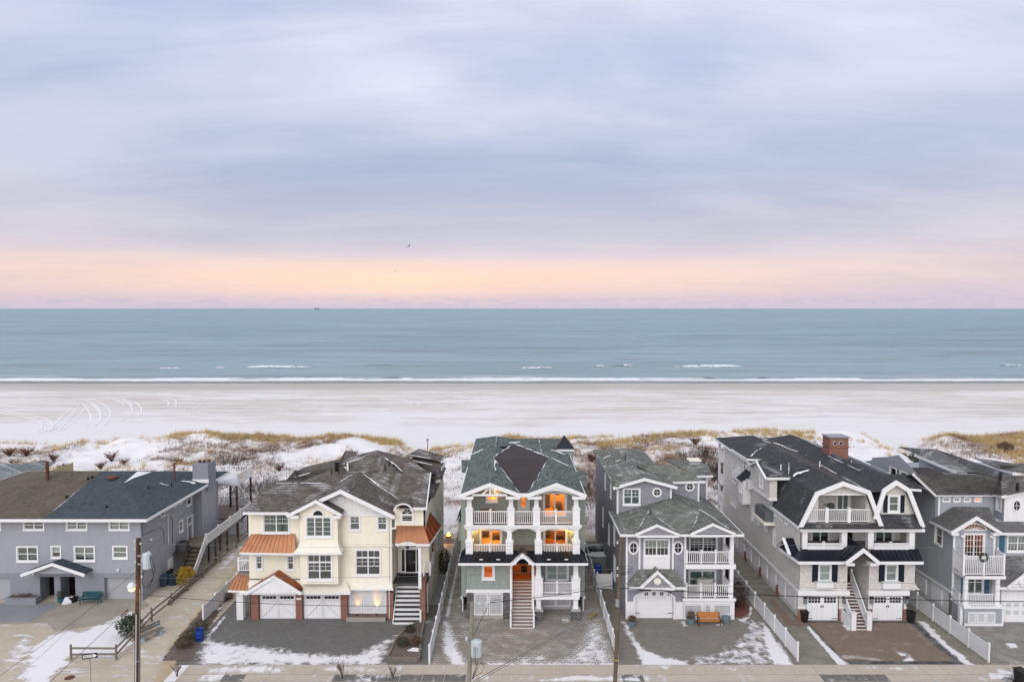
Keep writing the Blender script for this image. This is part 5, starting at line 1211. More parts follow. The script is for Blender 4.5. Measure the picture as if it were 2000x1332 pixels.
    kz = 12.55; K0 = PZ(729, 887, kz); K1 = Vector((K0.x, 69.0, kz)); eL, eR = xs0 - .2, xs1 + .25; e = ze_ + .05
    roof(h, [(eL, 62.5, e), K0, K1, (eL, 74.2, e)], 'roof_taupe'); roof(h, [(eR, 62.5, e), K0, K1, (eR, 74.2, e)], 'roof_taupe'); roof(h, [(eL, 62.5, e), K0, (eR, 62.5, e)], 'roof_taupe'); roof(h, [(eL, 74.2, e), K1, (eR, 74.2, e)], 'roof_taupe')
    def pl(zs, *uv): return [PZ(u, v, z) for (u, v), z in zip(uv, zs)]
    roof(h, pl((11.8, 12.3, 12.3, 11.6), (655, 914), (675, 878), (716, 894), (668, 908)), 'roof_taupe', .12, 'dormer_roof'); snow_strip(h, PZ(664, 909, 11.75), PZ(713, 892, 12.3), .14, .06, 12)
    roof(h, pl((10.4, 11.4, 11.4, 10.6), (560, 936), (576, 918), (640, 916), (610, 932)), 'roof_taupe', .12, 'dormer_roof'); snow_strip(h, PZ(570, 934, 10.75), PZ(606, 924, 11.2), .12, .05, 13)
    D1 = pl((12.2, 12.2, 11.0, 11.2), (752, 892), (798, 892), (846, 932), (792, 924)); roof(h, D1, 'roof_taupe', .12, 'dormer_roof'); snow_strip(h, PZ(753, 894, 12.2), PZ(788, 922, 11.3), .20, .06, 14)
    for zs, uv in (((12.3, 12.3, 11.6, 11.6), ((795, 888), (818, 876), (868, 890), (862, 899))), ((11.8, 11.9, 11.2, 11.1), ((800, 898), (812, 889), (868, 904), (862, 913))), ((11.3, 11.4, 10.2, 10.1), ((806, 905), (815, 901), (860, 936), (850, 938)))):
        q = pl(zs, *uv); r = roof(h, q, 'roof_taupe', .14, 'dormer_roof'); MB().beam(q[3], q[2], .1, .25, drop=.15).build('fascia', 'white', r); snow_strip(h, q[0], q[3], .18, .05, 15 + len(uv))
    for u, v, z, hh in ((656, 921, 11.6, .7), (660, 921, 11.6, .7), (648, 928, 11.4, .5), (662, 927, 11.4, .4), (752, 919, 11.8, .4), (760, 910, 12., .4), (818, 917, 11.2, .4), (580, 931, 10.9, .3)): pipe_vent(h, PZ(u, v, z), hh + .2, .10 if hh > .6 else .05)
    MB().tube([PZ(679, 918, 11.8), PZ(679, 906, 11.8) + Vector((0, 0, 0))], .09, 8).build('vent_pipe', 'white', h); MB().tube([PZ(676, 914, 11.8), PZ(673, 912, 11.9)], .08, 8).build('vent_pipe', 'white', h)
    MB().tube([(X(760), Y - .08, Z(1002)), (X(760), Y - .08, .1)], .045, 6).build('downspout', 'white', h)
    return h

def house_green():
    Y = 58.3; sg = 'sage_shake'
    h = empty('house', (1, Y, 0), 'sage shingled house with stacked white porches and warm lit windows', 'house', 'beachfront houses')
    def X(u, Yp=Y): return PY(u, 1050, Yp).x
    def Z(v, Yp=Y): return PY(1000, v, Yp).z
    xl, xr = X(911), X(1131); Yw = 60.4; bl, br, yb = xl - .55, xr + .65, 81.
    z1, z2, z3, zt = Z(1157), Z(1079), Z(1023), Z(966)
    # body sides and back
    for f, x in (('L', bl), ('R', br)):
        wall(h, f, x, [(Yw - .8, z1 - .9), (yb, z1 - .9), (yb, zt), (Yw - .8, zt)], sg, [win(66, 6.2, 67.2, 8.0, casing=.1), win(71, 6.2, 72.2, 8.0, casing=.1), win(68, 9., 69.2, 10.6, casing=.1), win(70, 3.2, 71.2, 5., casing=.1)], .17)
        box('base_wall', x + (.05 if f == 'L' else -.15), x + (.15 if f == 'L' else -.05), Yw - .7, yb, 0, z1 - .9, 'white_board', h); box('water_table', x - .06, x + .06, Yw - .85, yb, z1 - 1.1, z1 - .88, 'white', h)
    wall(h, 'B', yb, [(bl, 0), (br, 0), (br, zt), (bl, zt)], sg, (), .17)
    for x0, x1 in ((bl, xl), (xr, br)): wall(h, 'F', Yw - .8, [(x0, z1 - .9), (x1, z1 - .9), (x1, zt), (x0, zt)], sg, (), .17)
    # third storey: recessed wall with lit openings
    wl = dict(WL)
    w3 = [fwin(Yw, 1010.5, 961, 1034.5, 997, sash=1, casing=.30, lit=dict(WL, e=30, deep=1.4), trim='white_old', kind='door', sill=False), fwin(Yw, 949, 965.5, 972, 980.5, sash=1, casing=.16, lit=dict(WL, e=34)), fwin(Yw, 1060, 960, 1107.5, 1010, cols=2, sash=1, casing=.16, lit=dict(WL, e=150, deep=3.0), kind='sliding_door', sill=False)]
    wall(h, 'F', Yw, [(xl, z3), (xr, z3), (xr, zt + .12), (xl, zt + .12)], sg, w3, .17)
    for ug, ua in ((902, 957), (1034, 1087)): a_, b_, c_ = PY(ug + 4, 966, Yw).x, PY(ua, 944, Yw).x, PY(2 * ua - ug - 4, 966, Yw).x; wall(h, 'F', Yw + .01, [(a_ + .6, zt + .12), (c_ - .6, zt + .12), (b_, zt + .85)], sg, (), .17, name='gable')
    box('door_head', PY(1008, 980, Yw).x, PY(1037, 980, Yw).x, Yw - .07, Yw - .003, PY(1020, 960.5, Yw).z, PY(1020, 958, Yw).z, 'white', h)
    # second storey
    w2 = [fwin(Yw, 937, 1032, 981, 1066, cols=2, sash=1, casing=.14, lit=dict(WL, e=95), kind='sliding_door', sill=False), fwin(Yw, 1061, 1032, 1108, 1066, cols=2, sash=1, casing=.14, lit=dict(WL, e=80, mat='interior_wood'), kind='sliding_door', sill=False)]
    wall(h, 'F', Yw, [(xl, z2), (xr, z2), (xr, z3), (xl, z3)], sg, w2, .17)
    for u in (918, 1123): lamp(h, (X(u), Yw - .35, z3 - .75), 75, (1, .56, .10), name='wall_lantern')
    lamp(h, (X(968), Yw - .5, zt + .02), 22, (1, .5, .12), name='ceiling_light')
    for f, x in (('R', xl), ('L', xr)): wall(h, f, x, [(Y + .3, z2), (Yw, z2), (Yw, z3), (Y + .3, z3)], sg, (), .17, holes=[(Y + .6, Yw - .3, z2 + 1.0, z3 - .5)]); 
    # first storey: solid room left, open entry, porch right
    xe0, xe1 = X(996), X(1043); zc = Z(1098)
    w1 = fwin(Y, 941, 1101, 966.5, 1131.5, sash=1, casing=.17, lit=dict(WL, e=55, deep=1.8, mat='interior_wood'))
    wall(h, 'F', Y, [(xl, z1), (xe0, z1), (xe0, zc + .4), (xl, zc + .4)], sg, [w1], .17); wall(h, 'L', xl, [(Y, z1), (Yw - .8, z1), (Yw - .8, zc), (Y, zc)], sg, (), .17)
    box('belt_board', xl - .05, xe0 + .03, Y - .12, Y - .03, Z(1157), Z(1150), 'white', h)
    wr = fwin(Yw, 1065, 1100, 1111, 1134, cols=2, sash=1, casing=.14, blind='blind', kind='sliding_door', sill=False)
    wall(h, 'F', Yw, [(xe1 + .1, z1), (xr, z1), (xr, zc + .4), (xe1 + .1, zc + .4)], sg, [wr], .17); wall(h, 'L', xr, [(Y + .6, z1 + .0), (Yw, z1), (Yw, zc), (Y + .6, zc)], sg, (), .17, holes=[(Y + .7, Yw - .2, z1 + 1., zc - .2)])
    # entry: wood lined, lit from the ceiling
    en = MB(); ye = 62.6; zl = Z(1128, 61.2)
    en.box(xe0 - .06, xe0, Y, ye, z1, zc + .4); en.box(xe1, xe1 + .06, Y + .2, ye, z1, zc + .4); en.box(xe0, xe1, ye, ye + .06, z1, zc + .4); en.box(xe0, xe1, Y + .1, ye, zc + .3, zc + .38); en.box(xe0 + .002, xe1 - .002, 60.9, ye, zl - .12, zl); en.build('entry_lining', 'interior_wood', h)
    dd = front_door(h, ye - .02, 1013, 1100, 1034, 1132, 'interior_wood', 'dark_glass'); lamp(h, ((xe0 + xe1) / 2, 59.6, zc - .12), 75, (1, .42, .08), name='ceiling_light')
    for x in (xe0 + .1, xe1 - .1): box('entry_post', x - .1, x + .1, Y - .35, Y - .15, zl - 2.0, zc + .0, 'white', h)
    stairs(h, X(998), X(1041), 56.35, 60.9, 0, zl, 15, 'tread_mauve', 'white')
    for x in (X(998) - .02, X(1041) + .02): railing(h, (x, 56.4, .1), (x, 58.2, zl * .42), 0, .95, sp=.2, r=.04); MB().beam((x, 58.2, zl * .42 + .95), (x, 60.8, zl + .95), .09, .07).build('handrail', 'white', h)
    # ground level: stone piers, lattice doors
    for u0, u1 in ((912, 924), (982, 995)): fbox(h, 'stone_pier', u0, 1157, u1, 1205, Y - .12, Y + .5, 'stone_veneer')
    lattice(h, X(925), X(953), Y + .05, .28, Z(1159)); lattice(h, X(954), X(982), Y + .05, .28, Z(1159)); box('sill', X(924), X(983), Y - .05, Y + .4, 0, .27, 'concrete', h); box('header', X(912), X(995), Y - .05, Y + .3, Z(1158), Z(1157) + .02, 'white', h)
    yc = 58.1; cols = (1051.5, 1124)
    for u in cols:
        x = PY(u, 1180, yc).x; o = box('stone_pier', x - .36, x + .36, yc - .36, yc + .36, 0, PY(u, 1190, yc).z, 'stone_veneer', h); box('cap', x - .42, x + .42, yc - .42, yc + .42, PY(u, 1190, yc).z, PY(u, 1188, yc).z + .03, 'stone_cap', o); zz = PY(u, 1188, yc).z + .05
        i = box('post', x - .2, x + .2, yc - .2, yc + .2, zz, z1 - .35, 'white', h); box('plinth', x - .25, x + .25, yc - .25, yc + .25, zz, zz + .12, 'white', i)
        column(h, x, yc, z1 - .1, Z(1127), zc + .05, .72, .44, .36)
    xp0, xp1 = PY(1044, 1160, yc).x, PY(1131, 1160, yc).x; box('porch_beam', xp0, xp1, yc - .4, Yw, z1 - .36, z1 - .1, 'white', h); railing(h, (PY(1059, 1130, yc).x, yc), (PY(1117, 1130, yc).x, yc), z1, .98, posts=(.5,), ends=False)
    lattice(h, X(1056, 60), X(1086, 60), 60., .3, Z(1163, 60)); lattice(h, X(1087, 60), X(1115, 60), 60., .3, Z(1163, 60)); box('base_wall', X(1045), xr, 60.1, 60.3, 0, z1 - .3, 'stone_cap', h)
    # pent metal roof with the entry gable
    yE = 57.0; e0, e1 = PY(896, 1099, yE), PY(1148, 1099, yE); t0, t1 = PY(911, 1075, Y + .02), PY(1131, 1075, Y + .02); ma, mb_ = PY(1001, 1099, yE), PY(1040, 1099, yE); ta, tb = PY(1007, 1075, Y + .02), PY(1033, 1075, Y + .02)
    seam_roof(h, t0, ta, ma, e0, 11, 'metal_black', fh=.2); seam_roof(h, tb, t1, e1, mb_, 11, 'metal_black', fh=.2); seam_roof(h, ta, tb, mb_, ma, 4, 'metal_black', fascia=False)
    for a, b in ((t0, e0), (t1, e1)): q = Vector((b.x, yE + 4.2, b.z)); seam_roof(h, a, (a.x, yE + 3.2, a.z), q, b, 4, 'metal_black')
    ya = yE - .15; A, B, C = PY(1000, 1101, ya), PY(1041, 1101, ya), PY(1020.5, 1083, ya); n = 10
    for q in (A, B): MB().beam((q.x, ya, q.z), (C.x, ya, C.z), .14, .28).build('rake_board', 'white', h); roof(h, [(q.x, ya - .08, q.z + .16), (C.x, ya - .08, C.z + .18), (C.x, Y, C.z + .18), (q.x, Y - .3, q.z + .16)], 'metal_black', .05, 'entry_roof')
    gb = MB(); cx = C.x; zb = A.z - .1; rad = .52
    for i in range(n):
        p, q = math.pi * i / n, math.pi * (i + 1) / n; out = lambda t: (cx + (B.x - cx) * .98 * math.cos(t), zb + (C.z - zb) * min(1, math.sin(t) * 1.0) * (1 - abs(math.cos(t)) * .15))
        gb.quad((cx + rad * math.cos(p), ya + .06, zb + rad * math.sin(p)), (out(p)[0], ya + .06, out(p)[1]), (out(q)[0], ya + .06, out(q)[1]), (cx + rad * math.cos(q), ya + .06, zb + rad * math.sin(q)))
    gb.build('arch_gable', 'white', h)
    for k in range(9): u = 918 + k * 8; p = PY(u if k < 9 else u, 1079, Y - .12); snow_strip(h, (p.x, Y - .1, p.z + .0), (p.x + .02, Y - .5, p.z - .38), .05, .05, k, n=5); p2 = PY(u + 140, 1079, Y - .12); snow_strip(h, (p2.x, Y - .1, p2.z), (p2.x + .02, Y - .5, p2.z - .38), .05, .05, k + 20, n=5)
    for u in (940, 973, 1072, 1106): p = PY(u, 1094, yE + .25); box('snow', p.x - .15, p.x + .15, p.y - .06, p.y + .06, p.z + .05, p.z + .10, 'snow', h)
    # decks of the two upper porches with beams, columns, rails
    for z in (z2, z3):
        fr = Y - .35; box('porch_floor', xl - .05, xr + .05, fr + .06, Yw, z - .16, z, 'deck_grey', h)
    box('porch_beam', xl - .12, xr + .12, Y - .36, Y - .05, z3 - .30, z3 - .005, 'white', h); box('crown_trim', xl - .2, xr + .2, Y - .44, Y - .36, z3 - .12, z3 + .02, 'white', h); box('porch_ceiling', xl, xr, Y - .05, Yw, z3 - .30, z3 - .17, 'white', h)
    yc = Y - .05
    cu2 = (917, 995, 1051.5, 1125); cu3 = (917, 998, 1047.5, 1125)
    for u in cu2: column(h, PY(u, 1060, yc).x, yc, z2 - .35, Z(1056), z3 - .3, .62, .42, .36)
    for u in cu3: column(h, PY(u, 1000, yc).x, yc, z3 - .02, Z(993), zt, .62, .40, .34)
    for (a, b, p) in ((925, 988, (.5,)), (1059, 1117, (.5,))): railing(h, (PY(a, 1060, yc).x, yc), (PY(b, 1060, yc).x, yc), z2, Z(1063) - z2, posts=p, ends=False, sp=.14, ph=.05)
    for (a, b, p) in ((925, 991, (.5,)), (1006, 1040, ()), (1055, 1117, (.5,))): railing(h, (PY(a, 1010, yc).x, yc), (PY(b, 1010, yc).x, yc), z3, Z(998) - z3, posts=p, ends=False)
    # arches of the second storey
    for a, b in ((925, 987), (1003, 1044), (1060, 1117)):
        x0, x1 = PY(a - 4, 1040, yc).x, PY(b + 4, 1040, yc).x; n = 12; m = MB(); zt2 = z3 - .30
        for i in range(n):
            s, t = i / n, (i + 1) / n; f = lambda k: zt2 - .02 - .36 * (2 * k - 1) ** 2
            m.prism([(x0 + (x1 - x0) * s, yc - .1, f(s)), (x0 + (x1 - x0) * t, yc - .1, f(t)), (x0 + (x1 - x0) * t, yc - .1, zt2), (x0 + (x1 - x0) * s, yc - .1, zt2)], (0, .2, 0))
        m.build('arch', 'white', h)
    # furniture on the top porch is separate; roof
    yg = 57.35; A0, B0 = PY(957, 944, yg), PY(1087, 944, yg); zR = A0.z; eL, eR = PY(899, 966, yg), PY(1143, 966, yg); M0, M1 = PY(1015.5, 965, yg), PY(1030.5, 965, yg)
    A1 = Vector((A0.x, PZ(967, 894, zR).y, zR)); B1 = Vector((B0.x - .1, A1.y, zR)); yk = 79.; KL = Vector((A0.x, yk, zR)); KR = Vector((PZ(1052, 856, zR).x, 77.5, zR)); T = PZ(1004, 867, zR - .45); V = Vector((T.x + .1, 80.5, zR - 1.0)); zE = eL.z
    roof(h, [eL, A0, A1, KL, (eL.x, 82.3, zE)], 'roof_green', fascia=(4,)); roof(h, [eR, B0, B1, KR, (eR.x, 82.3, zE)], 'roof_green', fascia=(4,))
    roof(h, [A0, M0, A1], 'roof_green'); roof(h, [B0, M1, B1], 'roof_green'); roof(h, [A1, KL, V, T], 'roof_green'); roof(h, [B1, KR, V, T], 'roof_green')
    roof(h, [M0, M1, B1, A1], 'membrane', .1, 'flat_roof'); roof(h, [A1, B1, T], 'membrane', .1, 'flat_roof'); box('flat_roof_edge', M0.x - .1, M1.x + .1, yg - .05, yg + .08, M0.z - .25, M0.z + .06, 'white', h)
    roof(h, [KL, (eL.x, 82.3, zE), (V.x, 82.3, zE), V], 'roof_green'); roof(h, [KR, (eR.x, 82.3, zE), (V.x, 82.3, zE), V], 'roof_green')
    for p, q in ((eL, A0), (A0, M0), (M1, B0), (B0, eR)): MB().beam((p.x, yg - .05, p.z - .12), (q.x, yg - .05, q.z - .12), .12, .32).build('rake_board', 'white', h)
    for a, b in ((eL.x, eL.x + 1.1), (M0.x - 1.2, M0.x), (M1.x, M1.x + 1.2), (eR.x - 1.1, eR.x)): box('eave_return', a, b, yg - .04, yg + 1.0, zE - .40, zE - .16, 'white', h)
    # left truss gable, right arched gable
    box('truss_tie', A0.x - 1.55, A0.x + 1.45, yg + .1, yg + .22, zE - .14, zE + .02, 'white', h); tm = MB()
    for s in (-1, 1): tm.beam((A0.x + s * .65, yg + .16, zE), (A0.x, yg + .16, zE + .62), .1, .14)
    tm.beam((A0.x, yg + .16, zE), (A0.x, yg + .16, zR - .3), .12, .14); tm.build('truss', 'white', h)
    ar2 = MB(); n = 12; x0, x1 = B0.x - 1.75, B0.x + 1.6
    for i in range(n):
        f = lambda k: zE - .30 + .62 * math.sin(math.pi * (.08 + .84 * k)); g = lambda k: zE - .1 + (zR - zE - .15) * (1 - abs(2 * k - 1)); s, t = i / n, (i + 1) / n
        ar2.prism([(x0 + (x1 - x0) * s, yg + .05, f(s)), (x0 + (x1 - x0) * t, yg + .05, f(t)), (x0 + (x1 - x0) * t, yg + .05, max(g(t), f(t) + .02)), (x0 + (x1 - x0) * s, yg + .05, max(g(s), f(s) + .02))], (0, .1, 0))
    ar2.build('arch_gable', 'white', h); box('porch_ceiling', M1.x + 1.6, eR.x - 1.6, yg + .8, Yw, zt + .38, zt + .44, 'white', h)
    # side dormers, tower, snow
    for q in (((901, 898), (952, 898), (912, 921), (902, 920)), ((1092, 921), (1144, 921), (1146.5, 950), (1140, 949))):
        zz = (zR - .55, zR - .55, zR - 1.25, zR - 1.25); r = roof(h, [PZ(u, v, z) for (u, v), z in zip(q, zz)], 'roof_green', .14, 'dormer_roof')
    c = PZ(1102, 884, zR - .9); tw = MB(); tw.box(c.x - .85, c.x + .85, c.y - .85, c.y + .85, c.z - 1.5, c.z + .35); to = tw.build('tower', sg, h); box('cornice', c.x - 1., c.x + 1., c.y - 1., c.y + 1., c.z + .35, c.z + .6, 'white', to)
    MB().quad((c.x - 1.05, c.y - 1.05, c.z + .6), (c.x + 1.05, c.y - 1.05, c.z + .6), (c.x, c.y, c.z + 1.95)).quad((c.x + 1.05, c.y - 1.05, c.z + .6), (c.x + 1.05, c.y + 1.05, c.z + .6), (c.x, c.y, c.z + 1.95)).quad((c.x + 1.05, c.y + 1.05, c.z + .6), (c.x - 1.05, c.y + 1.05, c.z + .6), (c.x, c.y, c.z + 1.95)).quad((c.x - 1.05, c.y + 1.05, c.z + .6), (c.x - 1.05, c.y - 1.05, c.z + .6), (c.x, c.y, c.z + 1.95)).build('tower_roof', 'metal_black', to)
    for p, q, w in ((A1, T, .17), (B1, T, .17), (A1, M0, .08), (B1, M1, .09), (PZ(919, 889, zR - .7), PZ(962, 871, zR - .1), .16), (PZ(912, 921, zR - 1.2), PZ(949, 903, zR - .4), .14), (PZ(1076, 895, zR - .1), PZ(1118, 914, zR - .8), .18), (PZ(1072, 878, zR - .2), PZ(1105, 889, zR - .6), .16), (PZ(1085, 923, zR - .2), PZ(1135, 948, zR - 1.1), .08), (PZ(1052, 857, zR), PZ(1058, 888, zR), .1), (PZ(970, 850, zR), PZ(968, 876, zR), .08), (PZ(966, 898, zR), PZ(967, 922, zR - .1), .16)): snow_strip(h, p + Vector((0, 0, .03)), q + Vector((0, 0, .03)), w, .06, int(abs(p.x * 13)))
    snow_strip(h, T + Vector((-.6, 0, .1)), T + Vector((.7, .3, .1)), .35, .10, 77)
    for u, v in ((965, 871), (984, 872)): p = PZ(u, v, zR - .15); box('skylight', p.x - .35, p.x + .35, p.y - .4, p.y + .4, p.z - .3, p.z + .12, 'metal_black', h)
    q = PY(895, 1016, 61.4); q2 = PY(908, 981, 62.); seam_roof(h, (q2.x, 61.6, q2.z), (q2.x, 64.2, q2.z), (q.x - .1, 64.2, q.z), (q.x - .1, 61.4, q.z), 3, 'metal_black'); box('side_bay', q.x, bl, 61.5, 64.1, z2, q.z - .2, sg, h)
    MB().tube([(bl - .05, 62.2, 10), (bl - .05, 62.2, .2)], .045, 6).build('downspout', 'white', h)
    return h
m_emit('lit_glass', (.9, .22, .03), .62)

def house_mauve():
    Y = 58.2; mv = 'mauve_shake'
    h = empty('house', (14.5, Y, 0), 'mauve-grey shingled house with oval windows and an arched garage door', 'house', 'beachfront houses')
    def X(u, Yp=Y): return PY(u, 1080, Yp).x
    def Z(v, Yp=Y): return PY(1280, v, Yp).z
    xl, xm, xr = X(1222), X(1338), X(1432); zE = Z(1045); yb = 79.5; Yp = 60.3
    W = [fwin(Y, 1256.5, 1051, 1308.5, 1087, cols=2, casing=.12, blind='blind', bf=.55, grid=(3, 2, False))]
    zg = Z(1150)
    wall(h, 'F', Y, [(xl, zg), (xm, zg), (xm, zE), (xl, zE)], mv, W, .20)
    fbox(h, 'window_panel', 1256.5, 1087.5, 1308.5, 1111, Y - .07, Y + .01, 'white_board')
    for u in (1224, 1249, 1314, 1338): box('corner_board', X(u) - .08, X(u) + .08, Y - .06, Y + .02, Z(1175) if u in (1224, 1338) else Z(1111), zE, 'white', h)
    for u in (1237, 1324): c = PY(u, 1069, Y); shape_window(h, 'F', Y, c.x, c.z, .30, .46, .14)
    # garage storey
    ga, gb = X(1241), X(1316.5); za, zb = Z(1165), Z(1154); n = 12
    wall(h, 'F', Y + .02, [(xl, -.1), (xm, -.1), (xm, zg), (xl, zg)], mv, (), .2, name='garage_wall', holes=[(ga - .05, gb + .05, -.1, za)])
    garage_door(h, ga + .02, gb - .02, Y + .16, .02, za, style='panel')
    ac = [(ga + (gb - ga) * i / n, za + (zb - za) * math.sin(math.pi * (.0 + i / n)) ** .7) for i in range(n + 1)]
    dp = MB()
    for (a, c), (b, d) in zip(ac, ac[1:]): dp.prism([(a, Y - .02, za - .02), (b, Y - .02, za - .02), (b, Y - .02, d), (a, Y - .02, c)], (0, .1, 0))
    dpo = dp.build('door_arch', 'white', h); tm = MB()
    for p, q in zip(ac, ac[1:]): tm.beam((p[0], Y - .04, p[1] + .07), (q[0], Y - .04, q[1] + .07), .1, .15, up=(0, 1, 0))
    tm.box(ga - .14, ga + .02, Y - .1, Y + .02, 0, za + .05); tm.box(gb - .02, gb + .14, Y - .1, Y + .02, 0, za + .05); tm.build('door_surround', 'white', h)
    for u in (1259, 1274, 1289, 1304):
        for i in range(2):
            for j in range(2): p = PY(u, 1162, Y); MB().box(p.x + i * .16, p.x + i * .16 + .13, Y - .035, Y - .021, p.z + j * .16, p.z + j * .16 + .13).build('pane', 'dark_glass', dpo)
    for u0, u1 in ((1222, 1238), (1319, 1338)): fbox(h, 'wainscot', u0, 1175, u1, 1209, Y - .05, Y + .02, 'white_board')
    for v in (1165, 1198):
        for a, b in ((ga + .03, ga + .45), (gb - .45, gb - .03)): box('strap_hinge', a, b, Y + .12, Y + .155, Z(v) - .02, Z(v) + .02, 'black_metal', h)
    # pent roof with gablet over the garage
    yE = 57.2; q = [PY(1248, 1110, Y), PY(1317, 1110, Y), PY(1339, 1146, yE), PY(1228, 1146, yE)]; roof(h, q, 'roof_sage', .1, 'pent_roof', fascia=(2,)); 
    for a, b in ((q[0], q[3]), (q[1], q[2])): roof(h, [a, b, (b.x, Y, b.z)], 'roof_sage', .1, 'pent_roof')
    A, B, C = PY(1251, 1147, yE - .1), PY(1317, 1147, yE - .1), PY(1284, 1117, yE - .1); pediment(h, (A.x, A.z), (C.x, C.z), (B.x, B.z), yE - .1, mv, .24)
    for k in (A, B): roof(h, [(k.x, yE - .2, k.z + .12), (C.x, yE - .2, C.z + .14), (C.x, Y - .1, C.z + .14), (k.x, Y - .6, k.z + .12)], 'roof_sage', .06, 'gablet_roof')
    m = PY(1284, 1135, yE - .15); MB().tube([(m.x, yE - .02, m.z), (m.x, yE - .2, m.z)], .30, 18).build('medallion', 'cream_skirt', h); box('fascia', A.x, B.x, yE - .16, yE - .05, A.z - .24, A.z - .04, 'white', h)
    # side wall left
    sw = [swin(xl, 1212, 1003, 1218, 1040, casing=.1), swin(xl, 1177, 1022, 1184, 1050, casing=.1), swin(xl, 1186, 980, 1191, 1010, casing=.1), swin(xl, 1178, 960, 1182, 995, casing=.1)] if False else [win(60, 5.2, 61., 7., casing=.09), win(66.5, 8.2, 67.4, 10.2, casing=.09), win(70.5, 8., 71.4, 10., casing=.09), win(64., 4.4, 64.9, 6.8, casing=.09), win(67.5, 3.2, 68.5, 5.2, casing=.09), win(63.5, 1.2, 64.7, 3.4, casing=.09, blind='screen'), win(72., 3.6, 73., 5.6, casing=.09)]
    Yu = 62.7; zu = PY(1210, 951, Yu).z
    wall(h, 'L', xl, [(Y, -.1), (yb, -.1), (yb, zu), (Yu, zu), (Yu, zE), (Y, zE)], mv, sw, .20)
    # porch at right, two storeys
    wp = [fwin(Yp, 1345, 1046, 1402, 1080, cols=2, casing=.12, blind='blind_green', bf=.45, kind='sliding_door', sill=False, grid=(3, 3, False))]
    z1, z2 = Z(1165), Z(1099); wall(h, 'F', Yp, [(xm, z2), (xr, z2), (xr, zE), (xm, zE)], mv, wp, .2)
    wall(h, 'F', Yp, [(xm, z1), (xr, z1), (xr, z2), (xm, z2)], mv, [fwin(Yp, 1344, 1112, 1399, 1148, cols=2, casing=.12, blind='blind_green', bf=1., kind='sliding_door', sill=False)], .2)
    for x in (xm,): wall(h, 'R', x, [(Y, z1), (Yp, z1), (Yp, zE), (Y, zE)], mv, (), .2)
    yf = 58.0; xp1 = PY(1434, 1100, yf).x
    box('porch_beam', xm - .05, xp1 + .12, yf - .12, Yp, z2 - .42, z2 - .02, 'white', h); box('porch_floor', xm, xp1 + .05, yf - .05, Yp, z2 - .018, z2 + .02, 'deck_grey', h)
    box('porch_base', xm + .02, xp1 + .1, yf + .05, Yp, 0, z1 - .05, 'white_board', h); box('porch_floor', xm - .25, xp1 + .15, yf - .1, Yp, z1 - .045, z1 + .02, 'deck_grey', h); box('base_trim', xm - .25, xp1 + .16, yf - .14, yf - .1, z1 - .25, z1 + .0, 'white', h)
    for u0, u1 in ((1335, 1372), (1376, 1389), (1393, 1428)): lattice(h, PY(u0, 1190, yf).x, PY(u1, 1190, yf).x, yf - .01, .45, Z(1178), sp=.10)
    xc = PY(1428.5, 1090, yf).x
    for za_, zb_ in ((z1, z2 - .42), (z2, zE)): box('column', xc - .15, xc + .15, yf - .15, yf + .15, za_, zb_, 'white', h); box('column', xc - .1, xc + .12, Yp - .25, Yp - .05, za_, zb_, 'white', h)
    for z, hh in ((z1, Z(1141) - z1), (z2, Z(1076) - z2)):
        railing(h, (PY(1341, 1080, yf).x, yf), (xc - .15, yf), z + .03, hh, posts=(.34, .67), ends=True); railing(h, (xc, yf + .1), (xc, Yp), z + .03, hh, ends=False)
    wall(h, 'R', xr + .6, [(Yp, -.1), (yb, -.1), (yb, zE), (Yp, zE)], mv, (), .2); wall(h, 'B', yb, [(xl, -.1), (xr + .6, -.1), (xr + .6, zE), (xl, zE)], mv, (), .2)
    # main roof
    E0, E1 = PY(1212, 1043, 57.4), PY(1452, 1041, 57.4); zz = E0.z; E1.z = zz; Rg = PY(1308, 972, Yu); Rb = Vector((Rg.x + .4, 70., Rg.z)); EB = PZ(1386, 978, zz); 
    roof(h, [E0, E1, Rg], 'roof_sage', .1, fascia=(0,)); roof(h, [E1, EB, Rb, Rg], 'roof_sage', .1, fascia=(0,)); LB = Vector((E0.x, 64., zz)); roof(h, [E0, LB, (Rg.x, 64., Rg.z), Rg], 'roof_sage', .1, fascia=(0,))
    for a, c, b in (((1242, 1044), (1283, 1026), (1326, 1044)), ((1350, 1043), (1392, 1024), (1434, 1042))):
        yg = 57.2; A, C, B = PY(*a, yg), PY(*c, yg), PY(*b, yg); pediment(h, (A.x, A.z), (C.x, C.z), (B.x, B.z), yg, mv, .2)
        box('fascia', A.x, B.x, yg - .08, yg - .003, A.z - .22, A.z - .04, 'white', h); bk = 1.0 + (C.z - zz) / ((Rg.z - zz) / (Yu - 57.4))
        for k in (A, B): roof(h, [(k.x, yg - .1, k.z + .1), (C.x, yg - .1, C.z + .1), (C.x, yg + bk, C.z + .1), (k.x, yg + .4, k.z + .1)], 'roof_sage', .06, 'gablet_roof')
        snow_strip(h, (C.x, yg + bk, C.z + .12), (A.x + .2, yg + .5, A.z + .2), .12, .04, 5); snow_strip(h, (C.x, yg + bk, C.z + .12), (B.x - .2, yg + .5, B.z + .2), .08, .04, 6)
    # upper block
    ap = PY(1259, 934, Yu - .4); uL, uR = PY(1199, 951, Yu - .4), PY(1321, 950, Yu - .4); xa, xb = PY(1206, 980, Yu).x, PY(1310, 980, Yu).x
    W = [fwin(Yu, 1216, 953, 1251, 986.5, cols=2, blind='blind_green', grid=(2, 2, True))]
